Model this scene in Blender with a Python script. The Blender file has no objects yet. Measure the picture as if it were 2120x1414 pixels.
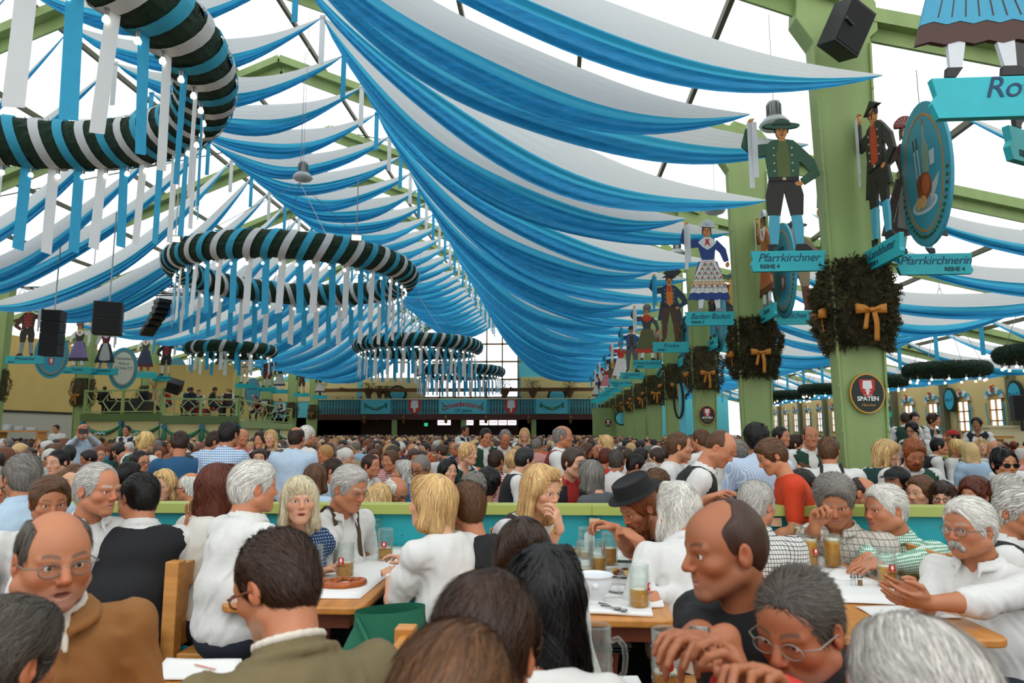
import bpy, math, random
import numpy as np
from math import pi, sin, cos, radians, sqrt, atan2
from mathutils import Vector, Matrix
R = random.Random(7)
# ---------------------------------------------------------------- camera, sky, exposure
F_PX = 1413.0; CAM_H = 1.6; PITCH = radians(7.58); YAW = radians(3.6)
S = bpy.context.scene; COL = S.collection
cam_d = bpy.data.cameras.new('camera'); cam = bpy.data.objects.new('camera', cam_d); COL.objects.link(cam)
cam.location = (0, 0, CAM_H); cam.rotation_euler = (pi / 2 + PITCH, 0, YAW)
cam_d.sensor_width = 36.0; cam_d.lens = F_PX / 2120 * 36; cam_d.clip_end = 300; cam_d.clip_start = .05
cam_d.dof.use_dof = True; cam_d.dof.focus_distance = 5.5; cam_d.dof.aperture_fstop = 3.5
S.camera = cam
w = bpy.data.worlds.new('sky'); S.world = w; w.use_nodes = True
w.node_tree.nodes['Background'].inputs[0].default_value = (.93, .97, 1, 1)
w.node_tree.nodes['Background'].inputs[1].default_value = 1.5
sun_d = bpy.data.lights.new('sun', 'SUN'); sun = bpy.data.objects.new('sun', sun_d); COL.objects.link(sun)
sun_d.energy = 1.2; sun_d.angle = radians(25); sun_d.color = (1, .95, .88); sun.rotation_euler = (radians(28), radians(22), 0)
S.view_settings.view_transform = 'Standard'; S.view_settings.look = 'None'
S.view_settings.exposure = 0.26; S.view_settings.gamma = 1.0; S.view_settings.use_curve_mapping = False
try:
    cy = S.cycles
    cy.max_bounces = 8; cy.diffuse_bounces = 4; cy.glossy_bounces = 3; cy.transmission_bounces = 8; cy.transparent_max_bounces = 12
    cy.caustics_reflective = False; cy.caustics_refractive = False; cy.sample_clamp_indirect = 6.0
    cy.use_denoising = True
    cy.debug_use_compact_bvh = True
except Exception:
    pass

# ---------------------------------------------------------------- helpers
_cW, _sW, _cP, _sP = cos(YAW), sin(YAW), cos(pi / 2 + PITCH), sin(pi / 2 + PITCH)
def ray(x, y):
    a, b, c = (x - 1060) / F_PX, -(y - 707) / F_PX, -1.0
    b, c = _cP * b - _sP * c, _sP * b + _cP * c
    return Vector((_cW * a - _sW * b, _sW * a + _cW * b, c))
def at(x, y, Y):
    """the point of the hall at depth Y (metres ahead) that the photograph shows at pixel x, y"""
    d = ray(x, y); return d * (Y / d.y) + Vector((0, 0, CAM_H))
def proj(p):
    v = Vector(p) - Vector((0, 0, CAM_H))
    a = _cW * v.x + _sW * v.y; b = -_sW * v.x + _cW * v.y; c = v.z
    yy = _cP * b + _sP * c; zz = -_sP * b + _cP * c
    return 1060 + F_PX * a / -zz, 707 - F_PX * yy / -zz
def linear(h):
    h = h.lstrip('#'); c = [int(h[i:i + 2], 16) / 255 for i in (0, 2, 4)]
    return tuple(x / 12.92 if x <= .04045 else ((x + .055) / 1.055) ** 2.4 for x in c) + (1.0,)
def C(c): return linear(c) if isinstance(c, str) else (tuple(c) + (1.0,) if len(c) == 3 else tuple(c))
M = {}
def mat(name, col, rough=.6, metal=0, bump=0, bscale=30, var=0, vscale=6, trans=0, emit=0, spec=.5, stretch=None, attr=False, objcol=False, sheen=0):
    if name in M: return M[name]
    m = bpy.data.materials.new(name); m.use_nodes = True; M[name] = m
    N, L = m.node_tree.nodes, m.node_tree.links; b = N['Principled BSDF']
    b.inputs['Roughness'].default_value = rough; b.inputs['Metallic'].default_value = metal
    b.inputs['Specular IOR Level'].default_value = spec
    if sheen: b.inputs['Sheen Weight'].default_value = sheen
    c = C(col); src = None
    b.inputs['Base Color'].default_value = c
    if attr:
        a = N.new('ShaderNodeVertexColor'); a.layer_name = 'Col'; src = a.outputs[0]
    if objcol:
        a = N.new('ShaderNodeObjectInfo'); src = a.outputs['Color']
    if bump or var:
        tc = N.new('ShaderNodeTexCoord'); mp = N.new('ShaderNodeMapping'); L.new(tc.outputs['Object'], mp.inputs[0])
        if stretch: mp.inputs['Scale'].default_value = stretch
    if var:
        n = N.new('ShaderNodeTexNoise'); n.inputs['Scale'].default_value = vscale; n.inputs['Detail'].default_value = 5; L.new(mp.outputs[0], n.inputs['Vector'])
        mr = N.new('ShaderNodeMapRange'); mr.inputs[1].default_value = .3; mr.inputs[2].default_value = .7
        mr.inputs[3].default_value = 1 - var; mr.inputs[4].default_value = 1 + var * .6; L.new(n.outputs[0], mr.inputs[0])
        mx = N.new('ShaderNodeVectorMath'); mx.operation = 'SCALE'
        if src: L.new(src, mx.inputs[0])
        else: mx.inputs[0].default_value = c[:3]
        L.new(mr.outputs[0], mx.inputs['Scale']); src = mx.outputs[0]
    if src: L.new(src, b.inputs['Base Color'])
    if bump:
        n = N.new('ShaderNodeTexNoise'); n.inputs['Scale'].default_value = bscale; n.inputs['Detail'].default_value = 6; L.new(mp.outputs[0], n.inputs['Vector'])
        bp = N.new('ShaderNodeBump'); bp.inputs['Strength'].default_value = min(bump, 1); bp.inputs['Distance'].default_value = .01 * max(bump, .3)
        L.new(n.outputs[0], bp.inputs['Height']); L.new(bp.outputs[0], b.inputs['Normal'])
    if trans:
        t = N.new('ShaderNodeBsdfTranslucent'); ms = N.new('ShaderNodeMixShader'); ms.inputs[0].default_value = trans
        if src: L.new(src, t.inputs[0])
        else: t.inputs[0].default_value = c
        L.new(b.outputs[0], ms.inputs[1]); L.new(t.outputs[0], ms.inputs[2]); L.new(ms.outputs[0], N['Material Output'].inputs[0])
    if emit:
        b.inputs['Emission Color'].default_value = c; b.inputs['Emission Strength'].default_value = emit
    return m
def glass_mat(name, col, rough=.02, ior=1.45):
    if name in M: return M[name]
    m = bpy.data.materials.new(name); m.use_nodes = True; M[name] = m
    b = m.node_tree.nodes['Principled BSDF']; b.inputs['Base Color'].default_value = C(col); b.inputs['Roughness'].default_value = rough
    b.inputs['Transmission Weight'].default_value = 1; b.inputs['IOR'].default_value = ior
    return m
def tag(o, label=None, cat=None, group=None, kind=None):
    if label: o['label'] = label
    if cat: o['category'] = cat
    if group: o['group'] = group
    if kind: o['kind'] = kind
    return o
def empty(name, loc=(0, 0, 0), rz=0, label=None, cat=None, group=None):
    o = bpy.data.objects.new(name, None); COL.objects.link(o); o.location = loc; o.rotation_euler = (0, 0, rz); o.empty_display_size = .1
    return tag(o, label, cat, group)
def link(name, me, parent=None, loc=None):
    o = bpy.data.objects.new(name, me); COL.objects.link(o)
    if parent: o.parent = parent
    if loc is not None: o.location = loc
    return o
def npmesh(name, V, Fq, mats, smooth=True, midx=None, col=None):
    """mesh from numpy verts and a list/array of faces (all quads if an array)"""
    me = bpy.data.meshes.new(name)
    if isinstance(Fq, np.ndarray):
        V = np.asarray(V, np.float32); nf, k = Fq.shape
        me.vertices.add(len(V)); me.vertices.foreach_set('co', V.ravel())
        me.loops.add(nf * k); me.loops.foreach_set('vertex_index', Fq.astype(np.int32).ravel())
        me.polygons.add(nf); me.polygons.foreach_set('loop_start', np.arange(0, nf * k, k, dtype=np.int32))
        me.update(calc_edges=True)
    else:
        me.from_pydata([tuple(v) for v in V], [], [tuple(f) for f in Fq]); me.update()
    for m in (mats if isinstance(mats, (list, tuple)) else [mats]): me.materials.append(m)
    if midx is not None: me.polygons.foreach_set('material_index', np.asarray(midx, np.int32))
    if smooth: me.polygons.foreach_set('use_smooth', np.ones(len(me.polygons), bool))
    if col is not None:
        ca = me.color_attributes.new('Col', 'FLOAT_COLOR', 'POINT')
        cc = np.ones((len(me.vertices), 4), np.float32); cc[:, :3] = col; ca.data.foreach_set('color', cc.ravel())
    return me
class MB:
    """collects shapes into ONE mesh"""
    def __init__(s): s.v = []; s.f = []; s.m = []; s.cur = 0
    def add(s, vs, fs):
        n = len(s.v); s.v += [tuple(v) for v in vs]; s.f += [tuple(i + n for i in f) for f in fs]; s.m += [s.cur] * len(fs); return s
    def box(s, c, d, rz=0, rx=0, ry=0, taper=1.0):
        mt = Matrix.Rotation(rz, 3, 'Z') @ Matrix.Rotation(ry, 3, 'Y') @ Matrix.Rotation(rx, 3, 'X')
        vs = []
        for z in (-.5, .5):
            t = taper if z > 0 else 1
            for x, y in ((-.5, -.5), (.5, -.5), (.5, .5), (-.5, .5)): vs.append(Vector(c) + mt @ Vector((x * d[0] * t, y * d[1] * t, z * d[2])))
        return s.add(vs, [(3, 2, 1, 0), (4, 5, 6, 7), (0, 1, 5, 4), (1, 2, 6, 5), (2, 3, 7, 6), (3, 0, 4, 7)])
    def bar(s, a, b, wx, wy=None, up=(0, 0, 1)):
        a, b = Vector(a), Vector(b); z = (b - a).normalized(); x = z.cross(Vector(up))
        if x.length < 1e-4: x = z.cross(Vector((1, 0, 0)))
        x.normalize(); y = x.cross(z); wy = wy or wx; vs = []
        for p in (a, b):
            for i, j in ((-.5, -.5), (.5, -.5), (.5, .5), (-.5, .5)): vs.append(p + x * wx * i + y * wy * j)
        return s.add(vs, [(3, 2, 1, 0), (4, 5, 6, 7), (0, 1, 5, 4), (1, 2, 6, 5), (2, 3, 7, 6), (3, 0, 4, 7)])
    def tube(s, pts, r, n=8, closed=False, cap=True):
        pts = [Vector(p) for p in pts]; k = len(pts); rs = r if isinstance(r, (list, tuple)) else [r] * k
        vs, fs = [], []; px = None
        for i, p in enumerate(pts):
            t = (pts[(i + 1) % k] - pts[i - 1]) if closed else (pts[min(i + 1, k - 1)] - pts[max(i - 1, 0)])
            t.normalize(); x = px if px is not None else (t.cross(Vector((0, 0, 1))) if abs(t.z) < .95 else t.cross(Vector((1, 0, 0))))
            x = x - t * x.dot(t); x.normalize(); px = x; y = t.cross(x)
            for j in range(n): a = 2 * pi * j / n; vs.append(p + (x * cos(a) + y * sin(a)) * rs[i])
        for i in range(k if closed else k - 1):
            for j in range(n): a, b = i * n + j, i * n + (j + 1) % n; c, d = ((i + 1) % k) * n + (j + 1) % n, ((i + 1) % k) * n + j; fs.append((a, b, c, d))
        if cap and not closed: fs += [tuple(range(n - 1, -1, -1)), tuple(range((k - 1) * n, k * n))]
        return s.add(vs, fs)
    def lathe(s, prof, n=24, c=(0, 0, 0), mod=None, close=False):
        vs, fs = [], []; k = len(prof)
        for i, (r, z) in enumerate(prof):
            for j in range(n):
                a = 2 * pi * j / n; rr = r if mod is None else r + mod(a, z, r, i)
                vs.append((c[0] + rr * cos(a), c[1] + rr * sin(a), c[2] + z))
        for i in range(k if close else k - 1):
            for j in range(n): i2 = (i + 1) % k; fs.append((i * n + j, i * n + (j + 1) % n, i2 * n + (j + 1) % n, i2 * n + j))
        return s.add(vs, fs)
    def disc(s, c, r, n=24, ax='z', rx=None):
        vs = []
        for j in range(n):
            a = 2 * pi * j / n; u, v = r * cos(a), (rx or r) * sin(a)
            vs.append({'z': (c[0] + u, c[1] + v, c[2]), 'y': (c[0] + u, c[1], c[2] + v), 'x': (c[0], c[1] + u, c[2] + v)}[ax])
        return s.add(vs, [tuple(range(n))])
    def prism(s, pts, y0, y1, bev=0):
        """outline in x,z extruded from y0 (front) to y1"""
        n = len(pts); ar = sum(pts[i][0] * pts[(i + 1) % n][1] - pts[(i + 1) % n][0] * pts[i][1] for i in range(n))
        if ar < 0: pts = pts[::-1]
        vs = [(x, y0, z) for x, z in pts] + [(x, y1, z) for x, z in pts]
        return s.add(vs, [tuple(range(n)), tuple(range(2 * n - 1, n - 1, -1))] + [(i, i + n, (i + 1) % n + n, (i + 1) % n) for i in range(n)])
    def grid(s, fn, nu, nv):
        vs = [fn(i / nu, j / nv) for i in range(nu + 1) for j in range(nv + 1)]
        return s.add(vs, [(i * (nv + 1) + j, (i + 1) * (nv + 1) + j, (i + 1) * (nv + 1) + j + 1, i * (nv + 1) + j + 1) for i in range(nu) for j in range(nv)])
    def mesh(s, name, m, smooth=False):
        me = npmesh(name, s.v, s.f, m, smooth, s.m if isinstance(m, (list, tuple)) else None); return me
    def build(s, name, m, parent=None, smooth=False, loc=None, label=None, bevel=0, auto=None):
        me = s.mesh(name, m, smooth)
        if auto: 
            for p in me.polygons: p.use_smooth = True
            try: me.set_sharp_from_angle(angle=auto)
            except Exception: pass
        o = link(name, me, parent, loc)
        if bevel:
            b = o.modifiers.new('b', 'BEVEL'); b.width = bevel; b.segments = 2; b.limit_method = 'ANGLE'
        if label: o['label'] = label
        return o
def copy_tree(o, parent=None):
    c = o.copy(); COL.objects.link(c)
    if parent: c.parent = parent
    for ch in list(o.children): copy_tree(ch, c)
    return c
def ellp(cx, cz, rx, rz, n=20, a0=0, a1=2 * pi): 
    full = abs(a1 - a0 - 2 * pi) < 1e-6
    return [(cx + rx * cos(a0 + (a1 - a0) * i / (n if full else n - 1)), cz + rz * sin(a0 + (a1 - a0) * i / (n if full else n - 1))) for i in range(n)]
def text_mesh(txt, size, m, parent, loc, rot=(pi / 2, 0, 0), shear=0, align='CENTER', name='lettering', bold=0, ext=.002, sx=1.0, spacing=1.0):
    cu = bpy.data.curves.new(name, 'FONT'); cu.body = txt; cu.size = size; cu.extrude = ext; cu.shear = shear; cu.align_x = align; cu.offset = bold; cu.resolution_u = 3; cu.space_character = spacing
    o = bpy.data.objects.new(name, cu); COL.objects.link(o)
    me = bpy.data.meshes.new_from_object(o.evaluated_get(bpy.context.evaluated_depsgraph_get())); COL.objects.unlink(o); bpy.data.objects.remove(o)
    me.materials.clear(); me.materials.append(m)
    t = link(name, me, parent); t.location = loc; t.rotation_euler = rot; t.scale = (sx, 1, 1); return t
ORD = 'first second third fourth fifth sixth seventh eighth ninth tenth eleventh twelfth thirteenth fourteenth fifteenth sixteenth seventeenth eighteenth nineteenth twentieth'.split()
def ordw(i):
    if i < 20: return ORD[i]
    t, u = divmod(i + 1, 10)
    return {2: 'twenty', 3: 'thirty', 4: 'forty', 5: 'fifty'}[t] + '-' + ORD[u - 1] if u else {3: 'thirtieth', 4: 'fortieth', 5: 'fiftieth'}[t]
def PT(t): return t if isinstance(t, Vector) else at(*t)
def tb(x, y, z=.80):
    v = ray(x, y); return v * ((z - CAM_H) / v.z) + Vector((0, 0, CAM_H))

# ---------------------------------------------------------------- materials shared by the hall
GREEN = mat('pale green painted timber', '92a868', .55, var=.12, vscale=3, bump=.15, bscale=60, stretch=(1, 1, .15))
GREEN_D = mat('olive steel', '4c4a2c', .5)
TURQ = mat('turquoise paint', '1fa6b0', .5, var=.08, vscale=4)
TURQ_L = mat('light turquoise paint', '5fc4d2', .6)
BEIGE = mat('beige wall paint', 'd9c184', .8, var=.05, vscale=1)
CREAM = mat('cream paint', 'eadfb4', .8)
WOODL = mat('varnished light wood', 'c98a45', .38, var=.22, vscale=5, bump=.08, bscale=40, stretch=(.6, 6, 6))
WOODT = mat('table top wood', 'c07f3a', .35, var=.2, vscale=5, stretch=(6, .6, 6))
WOODD = mat('dark brown timber', '4a2a18', .6, var=.25, vscale=4, stretch=(.5, 4, 4))
BLACK = mat('matt black', '0d0d0e', .5)
STEEL = mat('grey steel', '8a8c8c', .35, metal=.9)
WHITEP = mat('white plastic', 'e8e8e6', .5)
BLUECL = mat('sky blue ribbon', '46c0e4', .7, trans=.4, var=.05, vscale=9)
WHITECL = mat('white ribbon', 'f2f4f4', .75, trans=.4)
SPR = mat('spruce green', '14301d', .9, bump=1, bscale=120, var=.4, vscale=25)
GOLD = mat('gold paint', 'b98a2e', .4, metal=.4)
PX_R, PX_L, BAY0, NB = 4.3, -21.5, 9.9, 11
RIDGE = (-8.6, 13.3); TOPZ = 8.05
def pil_y(k): return BAY0 + 5.0 * k
# floor
fl = MB(); fl.box((-4, 32, -.05), (70, 84, .1)).build('floor', mat('trodden floor boards', '3c2a1c', .7, var=.25, vscale=2, stretch=(6, .5, 1)))['kind'] = 'structure'
# pillars : tapered boxed legs
def pillar(X, Y, sgn, name='pillar'):
    b = MB(); ty = .17
    pr = [(-.30 * sgn, 0), (.20 * sgn, 0), (.40 * sgn, 7.4), (.52 * sgn, 7.5), (.52 * sgn, 7.95), (0, 8.75), (-.62 * sgn, 8.15), (-.66 * sgn, 7.75), (-.42 * sgn, 7.35)]
    b.prism(pr, -ty, ty)
    o = b.build(name, GREEN, loc=(X, Y, 0), bevel=.012); o['kind'] = 'structure'
    e = MB()
    for yy in (-ty - .012,):
        e.bar((-.33 * sgn, yy, .1), (-.43 * sgn, yy, 7.3), .05, .03); e.bar((.20 * sgn, yy, .1), (.38 * sgn, yy, 7.3), .05, .03)
    for z in np.arange(1.0, 7.2, .62):
        for sx in (-1, 1): 
            x = (-.36 - .013 * z if sx < 0 else .2 + .025 * z) * sgn; e.tube([(x, -.2, z), (x, -.22, z)], .016, 6)
    e.build('trim_edge', GREEN, o)
    return o
for k in range(NB):
    pillar(PX_R, pil_y(k), 1); pillar(PX_L, pil_y(k), -1) if k > 1 else None
# rafters of the main hall and of the aisle
def rafter(p, q, y, name, d=.55, wd=.22):
    b = MB(); (x0, z0), (x1, z1) = p, q
    b.bar((x0, y, z0), (x1, y, z1), wd, d, up=(0, 1, 0)); b.bar((x0, y, z0 - d * .5), (x1, y, z1 - d * .5), wd + .08, .05, up=(0, 1, 0))
    o = b.build(name, GREEN); o['kind'] = 'structure'
for k in range(-1, NB + 1):
    y = pil_y(k)
    rafter((PX_R, TOPZ), RIDGE, y, 'rafter_beam'); rafter(RIDGE, (PX_L, TOPZ), y, 'rafter_beam')
    rafter((PX_R + .3, TOPZ - .25), (19.3, 4.1), y, 'aisle_beam', .36); rafter((PX_L - .3, TOPZ - .25), (-31, 5.2), y, 'aisle_beam', .36)
# purlins
def roofz(x): return TOPZ + .32 + (RIDGE[1] - TOPZ) * (1 - abs(x - RIDGE[0]) / 12.9)
for x in (3.0, .6, -2.0, -4.6, -7.2, -10, -12.6, -15.2, -17.8, -20.2):
    z = roofz(x) - .1; MB().bar((x, 0, z), (x, 66, z), .09, .14).build('purlin_beam', GREEN_D)['kind'] = 'structure'
for x in (7.5, 11, 15):
    z = 7.8 - (x - 4.6) * .26 + .1; MB().bar((x, 0, z), (x, 66, z), .09, .12).build('purlin_beam', GREEN_D)['kind'] = 'structure'
for k in range(0, NB, 2):      # cross bracing rods
    for sx in (-1, 1):
        xa, xb = RIDGE[0] + sx * 12.4, RIDGE[0] + sx * 1
        MB().bar((xa, pil_y(k), roofz(xa) - .1), (xb, pil_y(k + 1), roofz(xb) - .1), .03).build('brace_beam', GREEN_D)['kind'] = 'structure'
# translucent tent roof
MEM = mat('white tent membrane', 'f6f8f8', .9, trans=.75)
def sheet(p, q, name):
    b = MB(); (x0, z0), (x1, z1) = p, q
    def fn(u, v):
        y = -3 + 70 * v; s = .06 * abs(sin((y - BAY0) / 5 * pi)); return (x0 + (x1 - x0) * u, y, z0 + (z1 - z0) * u - s)
    o = b.grid(fn, 6, 56).build(name, MEM, smooth=True); o['kind'] = 'structure'
sheet((PX_R, TOPZ + .35), (RIDGE[0], RIDGE[1] + .35), 'roof'); sheet((RIDGE[0], RIDGE[1] + .35), (PX_L, TOPZ + .35), 'roof')
sheet((PX_R, TOPZ + .3), (19.5, 4.35), 'roof'); sheet((PX_L, TOPZ + .3), (-31, 5.5), 'roof')
# side walls
wr = MB(); wr.box((19.3, 32, 2.05), (.15, 76, 4.1)); wr.build('wall_right', BEIGE)['kind'] = 'structure'
wl = MB(); wl.box((-27.6, 32, 4.3), (.2, 76, 5.0)).build('wall_left', mat('ochre wall paint', 'cdb06a', .8, var=.05, vscale=1))['kind'] = 'structure'

MB().box((-27.42, 30, 1.3), (.14, 30, 2.6)).build('wall_kitchen_front', mat('kitchen white', 'b9b4a6', .6))['kind'] = 'structure'
MB().box((-27.36, 30, 2.66), (.12, 30, .1)).build('trim_1', BLACK)['kind'] = 'structure'
MB().box((-31.0, 32, 1.4), (.2, 76, 2.8)).build('wall_kitchen', mat('kitchen white', 'b9b4a6', .6))['kind'] = 'structure'
for k in range(1, NB):
    MB().box((19.1, pil_y(k), 2.05), (.3, .3, 4.1)).build('wall_post', mat('grey green steel post', '6b6c52', .5))['kind'] = 'structure'
# gallery end wall : green and turquoise bays round a tall window
YE = 64.5
MB().box((-23.3, YE + .4, 7), (9.5, .3, 14)).build('wall_end_left', TURQ_L)['kind'] = 'structure'
MB().box((6.3, YE + .4, 7), (19.5, .3, 14)).build('wall_end_right', TURQ_L)['kind'] = 'structure'
MB().box((-11, YE + .4, 1.5), (40, .3, 3.0)).build('wall_end_lower', WOODD)['kind'] = 'structure'
MB().box((-26, YE + .35, 5.5), (14, .3, 1.9)).build('wall_end_left', BEIGE)['kind'] = 'structure'
MB().box((-15.5, YE + .3, 5.7), (6, .3, 2.2)).build('wall_end_mid', BEIGE)['kind'] = 'structure'
MB().box((2.0, YE + .2, 5.7), (10.5, .3, 2.2)).build('wall_end_mid', BEIGE)['kind'] = 'structure'
win = MB()
for x in np.arange(-18.5, -3.2, 1.5): win.box((x, YE + .3, 8), (.13, .16, 11))
for z in (4.9, 6.6, 8.3, 10.0, 11.7): win.box((-11, YE + .3, z), (15.6, .16, .16))
wo = win.build('window_1', mat('window timber', '8a6a40', .6)); wo['kind'] = 'structure'
MB().box((-11, YE + .5, 8), (15.6, .02, 11)).build('pane', glass_mat('window glass', 'ffffff', .0, 1.02), wo)

# ---------------------------------------------------------------- ceiling drapes
CW = mat('white drape cloth', 'e0e2e3', .8, trans=.34)
CB = mat('blue drape cloth', '1e98d2', .75, trans=.34, var=.25, vscale=3, stretch=(.3, 6, 6))
CB2 = mat('light blue drape cloth', '3cbbe2', .75, trans=.35)
HX1, HX2, HZ = -5.47, -11.73, 11.45
def drape(name, A, B, sag, drop, spread, nu, nv, seed, thin=.02, wfrac=.6, ribbon=None, rcol=0, label='', group='', asym=1.0, cat='ceiling drape', pleat=.035):
    """gathered at both ends, opening into a wide white band over pleated blue folds"""
    rr = random.Random(seed); A, B = Vector(A), Vector(B); ph = [rr.uniform(0, 6.28) for _ in range(6)]
    root = empty(name, A, 0, label, cat, group)
    nb = max(3, int(nv * (1 - wfrac))); nw = max(2, nv - nb)
    def P(u, v):
        w_ = max(sin(pi * u ** asym), 0) ** .85; base = A.lerp(B, u); base.z -= sag * 4 * u * (1 - u)
        d = thin + drop * w_; wide = spread * w_
        top = base.z + d * .42
        fold = pleat * w_ * (sin(v * 47 + ph[0] + 1.5 * sin(u * 4 + ph[1])) * (1 if v > wfrac else .15) + .6 * sin(v * 90 + ph[2] + 2 * u)* (1 if v > wfrac else .05))
        y = base.y + (wide * (.5 - v)) + fold * 1.3
        z = top - d * (v ** (1.15)) + fold * .5 + .05 * drop * sin(u * 9 + ph[3] + v * 2) * w_
        return (base.x - A.x, y - A.y, z - A.z)
    bw, bb = MB(), MB()
    bw.grid(lambda i, j: P(i, j * wfrac), nu, nw); bb.grid(lambda i, j: P(i, wfrac + j * (1 - wfrac)), nu, nb)
    bw.build('white_band', CW, root, smooth=True); 
    f = bb
    n1 = nb; 
    f.m = [(1 if (k % n1) < n1 * .35 else 0) for k in range(len(f.f))]
    f.build('blue_band', [CB, CB2], root, smooth=True)
    if ribbon:
        r = MB(); o = Vector(ribbon) - A
        r.box((o.x, o.y, o.z - .62), (.13, .02, 1.15)); r.tube([(o.x - .06, o.y, o.z), (o.x + .06, o.y, o.z)], .05, 6)
        r.build('hanging_ribbon', BLUECL if rcol else WHITECL, root)
    return root
HAND_R, HAND_L = [], []
for k in range(NB):
    y = pil_y(k)
    HAND_R += [(PX_R + .12, y - 1.0, 6.35), (PX_R - 1.38, y - .1, 6.28), (PX_R - .1, y + 1.1, 6.3)]
    HAND_L += [(PX_L + .12, y - 1.0, 6.35), (PX_L + 1.38, y - .1, 6.28), (PX_L + .1, y + 1.1, 6.3)]
for i in range(-1, 3 * NB):
    hy = pil_y(0) + (i - 1) * 5 / 3 - .05
    far = i > 12
    nu, nv = (30, 26) if not far else (14, 14)
    h1, h2 = (HX1, hy, HZ), (HX2, hy, HZ)
    if i >= 0: er = HAND_R[i]; el = HAND_L[i]
    else: er = (PX_R - .2, hy, 6.35); el = (PX_L + .2, hy, 6.35)
    if hy < 5.5: continue
    n = ordw(i + 1)
    drape('ceiling_drape', h1, er, 1.3, 1.7, 1.0, nu, nv, i, ribbon=None, label=f'white and blue drape on the right roof slope, {n} row from the front', group='drapes sloping to the right pillars', asym=.8)
    drape('ceiling_drape', h2, h1, .85, 1.1, .5, nu // 2 + 4, nv, i + 50, ribbon=h1, rcol=i % 2, label=f'white and blue swag across the ridge, {n} from the front', group='swags across the ridge', wfrac=.55)
    if hy > 12: drape('ceiling_drape', h2, el, 1.3, 1.7, 1.0, nu, nv, i + 100, ribbon=h2, rcol=(i + 1) % 2, label=f'white and blue drape on the left roof slope, {n} row from the front', group='drapes sloping to the left pillars', asym=.8)
# aisle swags to the right of the pillars
for i in range(0, 2 * NB - 1):
    y = pil_y(0) - 3.6 + i * 2.5; n = ordw(i)
    drape('aisle_drape', (PX_R + 1.3 if i % 2 else PX_R + .5, y + .9, 6.3), (12.9, y, 5.1), 1.0, .8, .7, 22 if i < 10 else 10, 18 if i < 10 else 10, i + 200, wfrac=.6, label=f'white and blue swag over the right aisle beside the pillars, {n} from the front', group='aisle swags beside the pillars')
    drape('aisle_drape', (12.9, y, 5.1), (19.1, y + .3, 4.2), .55, .6, .5, 16 if i < 10 else 8, 16 if i < 10 else 10, i + 250, wfrac=.6, ribbon=(12.9, y, 5.1), rcol=1, label=f'white and blue swag meeting the beige window wall, {n} from the front', group='aisle swags at the window wall')

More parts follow.
